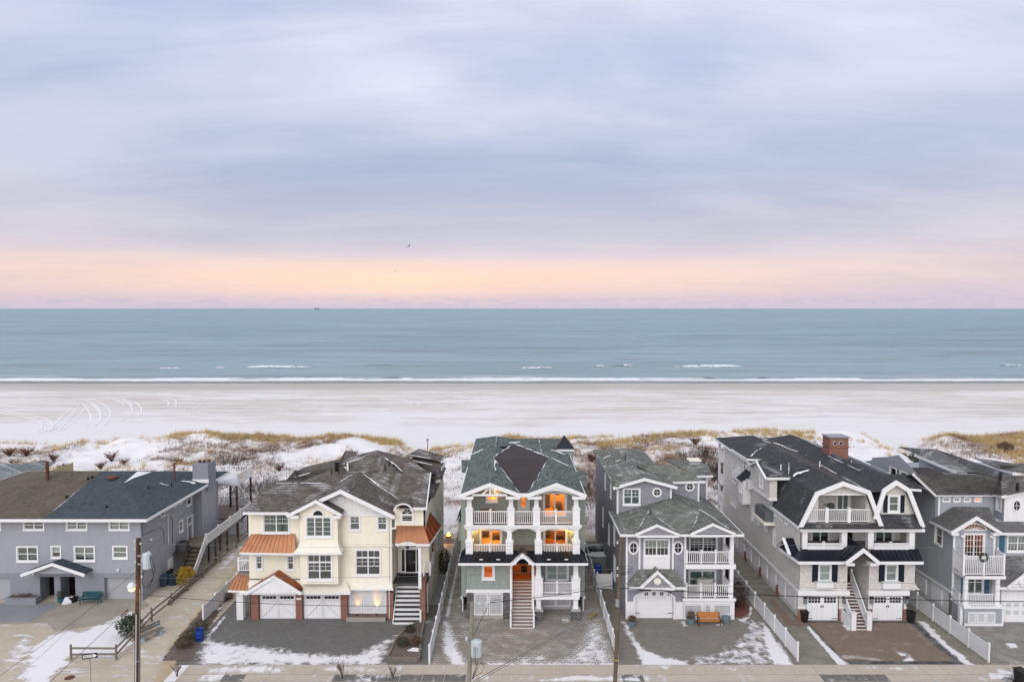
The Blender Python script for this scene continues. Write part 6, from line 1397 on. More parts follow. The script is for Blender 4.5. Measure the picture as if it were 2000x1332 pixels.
    wall(h, 'F', Yu, [(xa, PY(1250, 1003, Yu).z), (xb, PY(1250, 985, Yu).z - .9), (xb, uR.z), (ap.x, ap.z - .1), (xa, uL.z)], mv, W, .2); c = PY(1283, 961, Yu); shape_window(h, 'F', Yu, c.x, c.z, .30, .30, .15)
    for x in (xa, xb): box('corner_board', x - .08, x + .08, Yu - .07, Yu + .02, PY(1250, 990, Yu).z - .9, uL.z, 'white', h)
    for k in (uL, uR): MB().beam((k.x, Yu - .45, k.z - .1), (ap.x, Yu - .45, ap.z - .1), .12, .26).build('rake_board', 'white', h)
    PK = PZ(1216, 875, ap.z); roof(h, [uL, ap, PK, (uL.x, PK.y + 3, uL.z)], 'roof_sage'); roof(h, [uR, ap, PK, (uR.x, PK.y + 3, uR.z)], 'roof_sage'); roof(h, [PK, (uL.x, PK.y + 3, uL.z), (uR.x, PK.y + 3, uR.z)], 'roof_sage')
    wall(h, 'R', xb, [(Yu, zE), (yb, zE), (yb, uR.z), (Yu, uR.z)], mv, (), .2)
    # second and third recessed blocks
    for (Yk, u0, u1, vt, vb, rv, zl) in ((65.2, 1305, 1364, 941, 985, ((1246, 909), (1312, 908), (1378, 939), (1312, 941)), 1.3), (68.2, 1362, 1380, 928, 980, ((1322, 908), (1383, 908), (1392, 928), (1360, 929)), .8)):
        z0, z1_ = PY(1340, vb, Yk).z - .6, PY(1340, vt, Yk).z; wall(h, 'F', Yk, [(PY(u0, 960, Yk).x, z0), (PY(u1, 960, Yk).x, z0), (PY(u1, 960, Yk).x, z1_), (PY(u0, 960, Yk).x, z1_)], mv, (), .2); wall(h, 'R', PY(u1, 960, Yk).x, [(Yk, z0), (Yk + 3.2, z0), (Yk + 3.2, z1_), (Yk, z1_)], mv, (), .2)
        box('corner_board', PY(u1, 960, Yk).x - .08, PY(u1, 960, Yk).x + .08, Yk - .07, Yk + .02, z0, z1_, 'white', h)
        roof(h, [PZ(*rv[0], z1_ + zl), PZ(*rv[1], z1_ + zl), PZ(*rv[2], z1_ + .1), PZ(*rv[3], z1_ + .1)], 'roof_sage', .1, fascia=(2,)); a_, b_ = PZ(*rv[0], z1_ + zl), PZ(*rv[1], z1_ + zl); roof(h, [a_, b_, (b_.x, b_.y + 6, z1_), (a_.x, a_.y + 6, z1_)], 'roof_sage')
    c = PY(1347, 950, 65.2); shape_window(h, 'F', 65.2, c.x, c.z, .31, .31, .15)
    c = PZ(1355, 909, PY(1340, 928, 68.2).z + .6); t = box('cupola', c.x - .5, c.x + .5, c.y - .5, c.y + .5, c.z - .6, c.z + .55, 'blue_board', h); box('cupola_cap', c.x - .62, c.x + .62, c.y - .62, c.y + .62, c.z + .55, c.z + .68, 'cream_skirt', t)
    for a, b, w in (((1180, 911), (1211, 898), .16), ((1178, 896), (1203, 884), .1), ((1195, 940), (1190, 930), .1)): snow_strip(h, PZ(*a, uL.z + .25), PZ(*b, uL.z + .8), w, .06, int(a[0]))
    # side dormers on the left slope
    for (a, b, c_, d) in (((1195, 925), (1256, 925), (1240, 945), (1202, 949)),): roof(h, [PZ(*a, uL.z + .75), PZ(*b, uL.z + .95), PZ(*c_, uL.z + .22), PZ(*d, uL.z + .15)], 'roof_sage', .1, 'dormer_roof')
    for u, v, z in ((1308, 921, 10.6), (1301, 931, 10.3), (1221, 899, uL.z + .9), (1271, 1007, 8.5)): pipe_vent(h, PZ(u, v, z), .5, .05)
    return h

def house_shingle():
    Y = 57.9; bs = 'beige_shake'
    h = empty('house', (30, Y, 0), 'beige shingled house with black gambrel roof and dark shutters', 'house', 'beachfront houses')
    def X(u, Yp=Y): return PY(u, 1100, Yp).x
    def Z(v, Yp=Y): return PY(1680, v, Yp).z
    xl, xr = X(1562), X(1787); xa, xb = X(1655), X(1697); z1, z2, z3 = Z(1152), Z(1073), Z(1031); yb = 78.8; Yp = 60.2; zg = Z(1160)
    # ground level: two garage bays
    gl, gr = X(1560), X(1772)
    for (a, b, u0, u1) in ((gl, X(1655), 1575, 1640), (X(1697), gr, 1705, 1767)):
        wall(h, 'F', Y, [(a, .0), (b, .0), (b, zg), (a, zg)], bs, (), .17, name='garage_wall', holes=[(X(u0), X(u1), 0, Z(1162))])
        box('garage_frame', X(u0) + .005, X(u1) - .005, Y + .12, Y + .25, 0, Z(1162), 'white', h); garage_door(h, X(u0 + 2), X(u1 - 2), Y + .02, .03, Z(1164), style='barn')
        box('trim_band', a - .12, b + .12, Y - .3, Y + .05, zg, Z(1151), 'white', h); box('trim_band', a - .02, X(u0), Y - .07, Y - .002, Z(1187), Z(1184), 'white', h); box('trim_band', X(u1), b + .02, Y - .07, Y - .002, Z(1187), Z(1184), 'white', h)
        for p, q in ((a, X(u0)), (X(u1), b)): box('brick_base', p - .01, q, Y - .05, Y - .003, 0, Z(1189), 'red_brick', h)
    for u in (1572.5, 1648.5, 1702, 1779):
        p = PY(min(u, 1770), 1172, Y - .1) if u == 1779 else PY(u, 1172, Y - .1); o = box('wall_lantern', p.x - .12, p.x + .12, Y - .26, Y - .04, p.z - .24, p.z + .24, 'lantern', h); box('lantern_cap', p.x - .16, p.x + .16, Y - .3, Y - .03, p.z + .24, p.z + .30, 'black_metal', o)
    # first storey
    k = dict(casing=.14, blind='blind', shutters=('shutter_navy', .5))
    wn = [fwin(Y, 1597, 1100, 1624, 1136, **k)], [fwin(Y, 1727, 1100, 1754, 1136, **k)]
    for (a, b, w) in ((xl, xa, wn[0]), (xb, xr, wn[1])):
        wall(h, 'F', Y - .02, [(a, z1), (b, z1), (b, Z(1096)), (a, Z(1096))], bs, w, .17)
    for u0, u1 in ((1595, 1628), (1725, 1760)): o = fbox(h, 'window_box', u0, 1138, u1, 1150, Y - .38, Y - .04, 'white'); p = PY(u0, 1137, Y - .38); q = PY(u1, 1137, Y - .38); box('rim', p.x - .03, q.x + .03, Y - .42, Y - .04, p.z - .06, p.z, 'white', o)
    wall(h, 'R', xr, [(Y, z1 - .1), (yb, z1 - .1), (yb, z3), (Y, z3)], bs, (), .17); wall(h, 'R', gr, [(Y, 0), (yb, 0), (yb, z1), (Y, z1)], bs, (), .17)
    # flared foot of the right wall
    m = MB(); n = 5
    for i in range(n): s, t = i / n, (i + 1) / n; m.quad((xr + .55 * s ** 2, Y - .01, z1 + .9 * (1 - s)), (xr + .55 * s ** 2, yb, z1 + .9 * (1 - s)), (xr + .55 * t ** 2, yb, z1 + .9 * (1 - t)), (xr + .55 * t ** 2, Y - .01, z1 + .9 * (1 - t))); m.quad((xr, Y - .01, z1 + .9 * (1 - s)), (xr + .55 * s ** 2, Y - .01, z1 + .9 * (1 - s)), (xr + .55 * t ** 2, Y - .01, z1 + .9 * (1 - t)), (xr, Y - .01, z1 + .9 * (1 - t)))
    m.build('wall_flare', bs, h)
    # long left side wall in two tones
    zb = z1 - .05
    sw = [swin(xl, 1577, 1049, 1583, 1072, casing=.08) if False else win(58.6, 5.1, 59.2, 5.9, sash=1, casing=.09), win(59.6, 5.1, 60.2, 5.9, sash=1, casing=.09), win(63.2, 4.6, 63.9, 6.2, casing=.09), win(65.4, 5.3, 66.2, 6.2, casing=.09, sash=1), win(60.6, 7.5, 61.2, 8.2, sash=1, casing=.08), win(61.8, 7.5, 62.4, 8.2, sash=1, casing=.08), win(63., 7.5, 63.6, 8.2, sash=1, casing=.08), win(69., 5.2, 69.7, 6.6, casing=.08), win(67.4, 5.3, 68., 6.2, casing=.08), win(74.5, 4.9, 76.6, 5.8, cols=3, sash=1, casing=.1), win(74.6, 7.6, 76.0, 9.4, cols=2, casing=.1), win(70.0, 9.5, 70.7, 11.1, casing=.1), win(71.7, 9.5, 72.5, 11.1, casing=.1), win(73.5, 9.5, 74.3, 11.1, casing=.1)]
    zt = Z(962)
    wall(h, 'L', xl, [(Y, zb), (yb, zb), (yb, 11.5), (63.5, 11.5), (63.5, z3 + .1), (Y, z3 + .1)], bs, sw, .17); box('base_trim', xl - .14, xl + .02, Y, yb, zb - .25, zb - .003, 'white', h)
    wall(h, 'L', xl + .25, [(Y + .4, 0), (yb, 0), (yb, zb), (Y + .4, zb)], 'white_old', (), 3., 0, name='base_wall')
    for i in range(9):
        y = Y + 1.2 + i * 2.2; b = MB(); b.box(xl + .14, xl + .24, y, y + 1.5, .5, zb - .5); b.build('base_panel', 'white', h); 
        if i in (1, 3, 5, 7): box('brick_vent', xl + .12, xl + .24, y + 1.55, y + 2.1, .05, .95, 'red_brick', h)
    wall(h, 'B', yb, [(xl, 0), (xr, 0), (xr, 11), (xl, 11)], bs, (), .17)
    # bays on the left wall
    for (y0, y1, z0, zz, d, top) in ((70.2, 71.6, 6.6, 9.1, .8, 'metal_black'),):
        o = box('side_bay', xl - d, xl, y0, y1, z0, zz, 'white_board', h); w = win(y0 + .3, z0 + 1.1, y1 - .3, zz - .2, casing=.08); make_window(h, 'L', xl - d - .003, w)
        seam_roof(h, (xl, y0 - .1, zz + .9), (xl, y1 + .1, zz + .9), (xl - d - .2, y1 + .1, zz), (xl - d - .2, y0 - .1, zz), 4, 'metal_black', fascia=False)
    b = MB(); b.box(xl - .7, xl, 63.2, 67.6, 9.2, 11.4); b.build('side_bay', bs, h); box('corbel', xl - .75, xl, 63.1, 67.7, 9.0, 9.22, 'white', h); make_window(h, 'L', xl - .703, win(64.9, 9.7, 65.7, 11.0, casing=.09))
    box('balcony_box', xl - .55, xl, 69.4, 74.6, 8.4, 9.3, 'white_board', h)
    # rear stacked porches at the left corner
    for z in (3.8, 6.4, 9.1):
        box('porch_floor', xl - .1, xl + 5, yb, yb + 2.3, z - .25, z, 'white', h); railing(h, (xl, yb + .1), (xl, yb + 2.2), z, 1., sp=.18); 
    for y in (yb + .15, yb + 2.15): box('porch_post', xl - .1, xl + .15, y - .12, y + .12, 0, 11.5, 'white', h)
    # mechanical ledge
    for i in range(3): o = box('air_conditioner', xl - .06 - .75, xl - .06, 63.9 + i * .95, 64.7 + i * .95, 6.75, 7.7, 'ac_grey', h)
    box('equipment_ledge', xl - 1.0, xl, 63.6, 66.8, 6.5, 6.74, 'cream_skirt', h)
    # metal skirt roof and entry gable
    yE = 56.7; t0, t1, tA, tB = PY(1567, 1073, Y - .02), PY(1793, 1073, Y - .02), PY(1660, 1073, Y - .02), PY(1700, 1073, Y - .02); e0, e1, eA, eB = PY(1560, 1096, yE), PY(1803, 1096, yE), PY(1654, 1096, yE), PY(1714, 1096, yE)
    seam_roof(h, t0, tA, eA, e0, 10, 'metal_black', fh=.24); seam_roof(h, tB, t1, e1, eB, 10, 'metal_black', fh=.24)
    seam_roof(h, (t0.x, Y + 2.2, t0.z), t0, e0, (e0.x - .3, Y + 2.2, e0.z), 4, 'metal_black', fh=.24); seam_roof(h, t1, (t1.x, Y + 2.2, t1.z), (e1.x + .2, Y + 2.2, e1.z), e1, 3, 'metal_black', fh=.24)
    A, B, C = PY(1653, 1097, yE - .5), PY(1716, 1097, yE - .5), PY(1686, 1072, yE - .5); ye = yE - .5
    for k in (A, B): seam_roof(h, (C.x, ye, C.z + .14), (C.x, Y + 1.6, C.z + .14), (k.x, Y + .4, k.z + .12), (k.x, ye, k.z + .12), 5, 'metal_black', 'entry_roof', fascia=False); MB().beam((k.x, ye - .05, k.z - .08), (C.x, ye - .05, C.z - .08), .14, .30).build('rake_board', 'white', h); d = 1 if k is A else -1; box('eave_return', k.x + (0 if d > 0 else -.7), k.x + (.7 if d > 0 else 0), ye - .04, ye + .6, k.z - .34, k.z - .12, 'white', h); MB().beam((k.x + d * .35, ye + .2, k.z - .36), (k.x + d * .35, Y, k.z - .9), .12, .16).build('bracket', 'white', h)
    sg = (xl - .5, 59.0); pd = MB().prism([(xl - .02, 58.2, Z(1080)), (xl - .02, 60.4, Z(1080)), (xl - .02, 59.3, Z(1062))], (-.5, 0, 0)).build('side_gable', bs, h)
    for y in (58.0, 60.6): roof(h, [(xl + .3, y, Z(1081)), (xl + .3, 59.3, Z(1061)), (xl - .85, 59.3, Z(1061)), (xl - .85, y, Z(1081))], 'metal_black', .06, 'side_gable_roof'); MB().beam((xl - .88, y, Z(1081) - .06), (xl - .88, 59.3, Z(1061) - .06), .1, .26, up=(1, 0, 0)).build('rake_board', 'white', h)
    # entry: stair well between the two bays
    zl = Z(1133, 60.2)
    for x, f in ((xa, 'R'), (xb, 'L')): wall(h, f, x, [(Y, 0), (62.5, 0), (62.5, Z(1090)), (Y, Z(1090))], bs, (), .17)
    box('entry_back', xa, xb, 62.5, 62.6, 0, Z(1080), 'interior_dark', h); box('entry_landing', xa + .01, xb - .01, 59.95, 62.45, zl - .15, zl, 'tread_brown', h); box('door', xa + .3, xa + 1.3, 62.42, 62.48, zl, zl + 2.1, 'dark_door', h)
    s0, s1 = PY(1668, 1210, 56.2).x, PY(1694, 1210, 56.2).x; stairs(h, s0, s1, 56.1, 60., 0, zl, 15, 'tread_brown', 'white', dx=.35)
    for x, q in ((s0 - .1, 0), (s1 + .1, 0)):
        railing(h, (x, 56.2, 0), (x + .33, 59.9, zl), 0, 1.0, sp=.15, ends=True); box('newel_post', x - .2, x + .2, 56.0, 56.4, 0, 1.45, 'white', h); box('newel_cap', x - .25, x + .25, 55.95, 56.45, 1.45, 1.53, 'white', h)
    box('stair_side', s0 - .32, s0 - .12, 56.4, 57.85, 0, 1.0, 'white_board', h)
    # second storey porches
    box('porch_floor', xl, xr, Y - .05, Yp, z2 - .2, z2 - .003, 'deck_grey', h)
    w2 = [fwin(Yp, 1583, 1034, 1621, 1068, cols=2, sash=1, casing=.12, blind='blind_green', bf=.4, kind='sliding_door', sill=False)], [fwin(Yp, 1707, 1034, 1746, 1068, cols=2, sash=1, casing=.12, blind='blind_green', bf=.5, kind='sliding_door', sill=False)]
    wall(h, 'F', Yp, [(xl, z2), (xa + .3, z2), (xa + .3, z3), (xl, z3)], bs, w2[0], .17); wall(h, 'F', Yp, [(xb - .3, z2), (xr, z2), (xr, z3), (xb - .3, z3)], bs, w2[1], .17); wall(h, 'F', Yp + 1.5, [(xa, z2), (xb, z2), (xb, z3), (xa, z3)], bs, (), .17)
    for u0, u1 in ((1567, 1577.5), (1643.5, 1655), (1695, 1707), (1775.5, 1787)): o = fbox(h, 'column', u0, 1038, u1, 1072, Y - .1, Y + .35, 'white')
    for a, b in ((1577, 1644), (1707, 1776)): 
        q = railing(h, (PY(a, 1060, Y).x, Y), (PY(b, 1060, Y).x, Y), z2 + .35, Z(1061) - z2 - .35, posts=(.47,), ends=False, sp=.14, ph=.1); fbox(h, 'porch_skirt', a, 1065, b, 1073, Y - .06, Y + .06, 'white_board')
    box('porch_beam', xl - .15, X(1800), Y - .35, Y + .3, z3 - .24, z3 + .02, 'white', h); box('porch_ceiling', xl, xr, Y + .3, Yp, z3 - .22, z3 - .15, 'white', h)
    # third storey: two gambrel fronts
    yg = 57.4; G = [PY(u, v, yg) for u, v in ((1562, 1030), (1595, 963), (1646, 943), (1696, 960), (1722, 1028))]; H = [PY(u, v, yg) for u, v in ((1709, 1010), (1726, 957), (1750, 941), (1774, 956), (1801, 1026))]
    ze, zk, zr = G[0].z, G[1].z, G[2].z; back = PZ(1505, 988, ze).y; G[4].z = ze
    ga = Vector((G[2].x, PZ(1562, 900, zr).y, zr))
    roof(h, [G[0], G[1], (G[1].x, back, zk), (G[0].x, back, ze)], 'roof_black', .12, fascia=(3,)); roof(h, [G[1], G[2], (G[2].x, 72.5, zr), (G[1].x, 72.5, zk)], 'roof_black', .12); snow_strip(h, PZ(1545, 932, zk + .3), PZ(1578, 917, zr - .2), .35, .05, 3)
    ye_ = 79.2; LB = Vector((G[2].x, ye_, zr)); RB = Vector((H[2].x, ye_, H[2].z)); V0 = G[3]; V1 = Vector((G[3].x + .3, ye_, zk + .25)); zl_ = 11.55; xL, xR = xl - .65, 35.7
    roof(h, [G[2], V0, V1, LB], 'membrane_brown', .1, 'flat_roof'); roof(h, [V0, H[1], H[2], RB, V1], 'roof_black', .1); snow_strip(h, V0 + Vector((0, .1, .05)), V0.lerp(V1, .45) + Vector((0, 0, .05)), .10, .06, 4)
    roof(h, [(G[1].x, back - .2, zk), (G[2].x, back - .2, zr), LB, (xL, ye_ + 1.6, zl_), (xL, back - .2, zl_ - .35)], 'roof_black', .12, 'rear_roof', fascia=(3,)); roof(h, [H[2], H[3], (xR, 61., 11.15), (xR, ye_ + 1.2, 11.15), RB], 'roof_black', .12); roof(h, [H[3], H[4], (H[4].x, 62., H[4].z), (H[3].x, 62., H[3].z)], 'roof_black', .12)
    roof(h, [LB, V1, (V1.x, ye_ + 1.6, zl_), (xL, ye_ + 1.6, zl_)], 'roof_black', .1, 'rear_roof'); roof(h, [RB, V1, (V1.x, ye_ + 1.6, zl_), (xR, ye_ + 1.2, 11.15)], 'roof_black', .1, 'rear_roof')
    roof(h, [H[1], (H[0].x, yg, H[0].z), (H[0].x, 60, H[0].z), (H[1].x, 60, H[1].z)], 'roof_black', .1)
    xx = PY(1722, 1028, yg); roof(h, [G[3], xx, (xx.x, 59.5, xx.z), (G[3].x, 59.5, zk)], 'roof_black', .1)
    for P_ in (G, H):
        for p, q in zip(P_, P_[1:]): MB().beam((p.x, yg - .06, p.z - .05), (q.x, yg - .06, q.z - .05), .14, .36).build('rake_board', 'white', h)
    Ys = Y - .02; zo, zf = Z(966), Z(1018)
    wall(h, 'F', Ys, [(G[0].x + .1, ze), (G[4].x - .1, ze), (G[3].x - .1, zk), (G[2].x, zr - .15), (G[1].x + .1, zk)], bs, (), .17, holes=[(PY(1598, 990, Ys).x, PY(1692, 990, Ys).x, zf, zo)], name='gambrel_front')
    box('opening_trim', PY(1597, 990, Ys).x, PY(1693, 990, Ys).x, Ys - .09, Ys - .025, zo - .02, zo + .14, 'white', h)
    bx0, bx1 = PY(1598, 990, Ys).x + .01, PY(1692, 990, Ys).x - .01; bb = MB(); bb.box(bx0 - .1, bx0, Y + .1, Yp + .3, zf, zo + .04); bb.box(bx1, bx1 + .1, Y + .1, Yp + .3, zf, zo + .04); bb.box(bx0, bx1, Y + .1, Yp + .3, zo + .0, zo + .04); bb.build('balcony_lining', bs, h); wall(h, 'F', Yp + .3, [(bx0, zf), (bx1, zf), (bx1, zo), (bx0, zo)], bs, [fwin(Yp + .3, 1632, 963, 1660, 1004, cols=2, sash=1, casing=.12, blind='blind_green', kind='sliding_door', sill=False)], .17)
    box('balcony_floor', bx0 - .1, bx1 + .1, Y - .4, Yp + .3, zf - .14, zf, 'deck_grey', h); ra, rb = PY(1578, 1000, Ys - .25), PY(1698, 1000, Ys - .25); railing(h, (ra.x, Ys - .3), (rb.x, Ys - .3), zf + .02, Z(993) - zf, posts=(.30, .66), ends=False, pw=.22, ph=.1)
    roof(h, [PY(1566, 1021, Y - .3), PY(1718, 1021, Y - .3), PY(1722, 1031, yg - .2), PY(1560, 1031, yg - .2)], 'roof_black', .08, 'pent_roof')
    wall(h, 'F', Ys, [(H[0].x, H[0].z - .1), (H[4].x - .3, H[0].z - .1), (H[3].x - .1, H[3].z), (H[2].x, H[2].z - .15), (H[1].x + .1, H[1].z)], bs, [fwin(Ys, 1733, 966, 1758, 1001, casing=.14, blind='blind_green', shutters=('shutter_navy', .36))], .17, name='gambrel_front')
    roof(h, [PY(1712, 1004, Y - .1), PY(1786, 1004, Y - .1), PY(1802, 1030, yg - .2), PY(1718, 1030, yg - .2)], 'roof_black', .1, 'pent_roof')
    # cross gables: one over the left bay, a lower hip behind it, one on the right
    def cross(x0, x1, ym, hw, zd, zb_, ends=True):
        for sg_ in (-1, 1):
            r = roof(h, [(x0, ym, zd), (x1, ym, zd), (x1, ym + sg_ * hw, zb_), (x0, ym + sg_ * hw, zb_)], 'roof_black', .1, 'cross_roof')
            MB().beam((x0 - .05, ym + sg_ * hw, zb_ - .08), (x0 - .05, ym, zd - .08), .12, .26, up=(1, 0, 0)).build('rake_board', 'white', r); MB().beam((x0, ym + sg_ * (hw + .03), zb_ - .1), (x1, ym + sg_ * (hw + .03), zb_ - .1), .08, .22).build('eave_board', 'white', r)
        MB().prism([(x0 + .25, ym - hw + .2, zb_), (x0 + .25, ym + hw - .2, zb_), (x0 + .25, ym, zd - .1)], (.1, 0, 0)).build('gable', bs, h)
    cross(xl - 1.1, G[1].x + .9, 65.4, 2.5, 12.25, 11.25); snow_strip(h, (G[1].x - .2, 62.95, 11.42), (G[1].x + .9, 65.3, 12.32), .10, .06, 31)
    roof(h, [(xl - .75, 69.2, 11.62), (xl - .75, 74.2, 11.62), (G[1].x + .6, 71.9, 12.16)], 'roof_black', .1, 'cross_roof', fascia=(0,)); roof(h, [(xl - .75, 69.2, 11.62), (G[1].x + .6, 71.9, 12.16), (G[1].x + .9, 68.8, 11.6)], 'roof_black', .1, 'cross_roof', fascia=(2,)); roof(h, [(xl - .75, 74.2, 11.62), (G[1].x + .6, 71.9, 12.16), (G[1].x + .9, 75., 11.6)], 'roof_black', .1, 'cross_roof'); snow_strip(h, (xl - .4, 69.5, 11.75), (G[1].x + .5, 71.8, 12.2), .2, .05, 32)
    roof(h, [(H[2].x, 60.8, 12.1), (35.9, 60.8, 12.1), (35.9, 59.2, 11.15), (33.7, 59.2, 11.3)], 'roof_black', .1, 'cross_roof', fascia=(2,)); roof(h, [(H[2].x, 60.8, 12.1), (35.9, 60.8, 12.1), (35.9, 62.4, 11.2), (H[2].x + .9, 62.4, 11.6)], 'roof_black', .1, 'cross_roof')
    for a, b, w in ((LB.lerp(V1, .15), V1 + Vector((0, -9, .1)), .2), (G[2].lerp(LB, .75) + Vector((.1, 0, 0)), G[2].lerp(LB, .98), .12), (H[2].lerp(RB, .55), H[2].lerp(RB, .95), .10), (H[2].lerp(RB, .2) + Vector((-.8, 0, -.2)), H[2].lerp(RB, .5) + Vector((-.8, 0, -.2)), .07)): snow_strip(h, a + Vector((0, 0, .06)), b + Vector((0, 0, .06)), w, .05, int(a.y * 10))
    c = PZ(1632, 893, 11.7); ch = box('chimney', c.x - .95, c.x + .95, c.y - .7, c.y + .9, c.z - 2, c.z + 2.15, 'red_brick', h); box('corbel', c.x - 1.02, c.x + 1.02, c.y - .77, c.y + .97, c.z + 1.15, c.z + 1.3, 'red_brick', ch); box('chimney_cap', c.x - 1.05, c.x + 1.05, c.y - .8, c.y + 1., c.z + 2.15, c.z + 2.27, 'galv', ch)
    for d in (-.45, .15): shape_window(ch, 'F', c.y - .70, c.x + d, c.z + 1.45, .17, .34, .02, True, 0, 'interior_dark', 'flue_opening')
    for u, v, z in ((1525, 918, 11.8), (1601, 912, 12.0), (1663, 911, 11.8)): pipe_vent(h, PZ(u, v, z), .55, .05, 'white')
    return h
m_paint('lantern', (.16, .20, .21), .15, .35); m_paint('ac_grey', (.12, .13, .135), .2, .5)

def house_blue():
    Y = 58.6; bb = 'blue_board'
    h = empty('house', (44, Y, 0), 'blue-grey clapboard house with white balcony and a wreath at right edge', 'house', 'beachfront houses')
    def X(u, Yp=Y): return PY(u, 1080, Yp).x
    def Z(v, Yp=Y): return PY(1900, v, Yp).z
    Yl = 58.6; xl = PY(1861, 1080, Yl).x; xm = PY(1942, 1080, Yl).x; xr = xl + 13.5; yb = 80.; zE = Z(1038); Yu = 61.2; zU = PY(1900, 964, Yu).z
    # long left side
    xs = xl
    sw = [win(60., 5.7, 61.2, 7.5, casing=.1, blind='blind_green'), win(64.2, 6.1, 65.4, 8.0, casing=.1, blind='screen'), win(64.9, 2.9, 66.3, 5.2, casing=.1, sash=1), win(67.5, 8.6, 68.8, 11., casing=.1, blind='screen'), win(65.6, 8.6, 67.0, 11., casing=.1, blind='screen'), win(70.5, 4., 71.2, 4.8, casing=.08, sash=1)]
    wall(h, 'L', xs, [(Yl, 2.3), (yb, 2.3), (yb, zU), (Yu, zU), (Yu, zE), (Yl, zE)], bb, sw, .15); wall(h, 'L', xs + .1, [(Yl + .5, 0), (yb, 0), (yb, 2.3), (Yl + .5, 2.3)], 'white_old', (), 3., 0, name='base_wall'); box('base_trim', xs - .1, xs + .02, Yl, yb, 2.12, 2.3, 'white', h)
    for i in range(7): box('base_panel', xs + .02, xs + .09, 60 + i * 2.3, 61.6 + i * 2.3, .4, 1.9, 'white', h)
    # front wall of the gabled wing
    g = dict(cols=2, sash=1, casing=.12, grid=(3, 4, False), kind='sliding_door', sill=False)
    A, B, C = PY(1859, 1038, 58.1), PY(1953, 1038, 58.1), PY(1907, 1009, 58.1); z1, z2 = Z(1167), Z(1108)
    wall(h, 'F', Yl, [(xl, z2 - .3), (xm, z2 - .3), (xm, zE + .05), (C.x, C.z - .15), (xl, zE + .05)], bb, [fwin(Yl, 1880, 1041, 1924, 1092, lit=dict(WL, e=20, mat='interior_wood', deep=1.6, off=-.32), **g)], .15)
    c = PY(1903, 1033, Yl); shape_window(h, 'F', Yl, c.x, c.z, .92, .45, .1, True, 7, 'lit_dim')
    wall(h, 'F', Yl, [(xl, z1 - .1), (xm, z1 - .1), (xm, z2 - .3), (xl, z2 - .3)], bb, [fwin(Yl, 1886, 1113, 1922, 1160, cols=2, sash=2, casing=.1, blind='screen', shutters=('shutter_blue', .42))], .15)
    box('corner_board', xl - .03, xl + .14, Yl - .06, Yl + .02, 1.9, zE, 'white', h); box('corner_board', xm - .14, xm + .03, Yl - .06, Yl + .02, 1.9, zE, 'white', h)
    zz = A.z; yr = 64.; roof(h, [A, C, (C.x, Yu, C.z), (A.x, Yu, zz)], 'roof_grey', .1, fascia=(3,)); roof(h, [B, C, (C.x, Yu, C.z), (B.x + 1.2, Yu, C.z - .05), (B.x + .6, 59., zz)], 'roof_grey', .1)
    for k in (A, B): MB().beam((k.x, 58.05, k.z - .1), (C.x, 58.05, C.z - .1), .12, .28).build('rake_board', 'white', h); d = 1 if k is A else -1; box('eave_return', k.x + (0 if d > 0 else -.6), k.x + (.6 if d > 0 else 0), 58.06, 58.5, k.z - .34, k.z - .1, 'white', h)
    for u, v in ((1877, 1046), (1933, 1046)): p = PY(u, v, Yl - .12); MB().tube([p, p + Vector((.25, -.1, -.12))], .11, 8, .14).build('flood_lamp', 'white', h)
    # balcony, columns, lower porch, lattice base
    yf = 56.9; bx0, bx1 = PY(1883, 1090, yf).x, PY(1961, 1090, yf).x; b0 = xl + .05
    box('balcony_floor', b0 - .1, bx1 + .15, yf - .1, Yl - .03, z2 - .32, z2 - .05, 'white', h); box('balcony_deck', b0, bx1 + .05, yf - .05, Yl - .03, z2 - .046, z2 - .02, 'deck_grey', h)
    rr = dict(h=Z(1071) - z2 - .05, sp=.15); railing(h, (bx0, yf), (bx1, yf), z2, posts=(.5,), **rr); railing(h, (bx0 - .05, yf), (b0, Yl - .1), z2, ends=True, **rr); railing(h, (bx1, yf), (PY(1946, 1090, Yl).x, Yl - .1), z2, ends=True, **rr)
    for u in (1886, 1948):
        x = PY(u, 1140, yf + .2).x; MB().tube([(x, yf + .2, z1), (x, yf + .2, z2 - .33)], .22, 14, .19).build('column', 'white', h); box('plinth', x - .3, x + .3, yf - .1, yf + .5, z1 - .0, z1 + .12, 'white', h)
    railing(h, (PY(1890, 1150, yf).x, yf + .2), (PY(1944, 1150, yf).x, yf + .2), z1, Z(1146) - z1, sp=.14, ends=False); railing(h, (PY(1880, 1150, yf).x, yf + .3), (b0, Yl - .1), z1, Z(1146) - z1, sp=.14, ends=False)
    p0, p1 = PY(1884, 1190, yf).x, PY(1959, 1190, yf).x; box('porch_base', p0, p1, yf + .03, Yl, 0, z1 - .18, bb, h); box('porch_deck', p0 - .15, p1 + .15, yf - .12, Yl, z1 - .175, z1, 'white', h)
    for u0, u1 in ((1891, 1907), (1916 - 8, 1925), (1926, 1944)): lattice(h, PY(u0, 1190, yf).x, PY(u1, 1190, yf).x, yf, .25, Z(1178), sp=.1)
    box('base_trim', p0 - .03, p1 + .03, yf - .05, yf - .003, 0, .22, 'white', h); box('corner_board', p1 - .1, p1 + .05, yf - .04, yf + .1, .22, z1 - .18, 'white', h); box('corner_post', p0 - .25, p0 - .0, yf + .2, yf + .5, 0, z1 - .18, 'white', h)
    # upper block with four small windows
    xa, xb = PY(1832, 990, Yu).x, PY(1942, 990, Yu).x
    k = dict(sash=1, casing=.1, grid=(2, 2, False), sill=False)
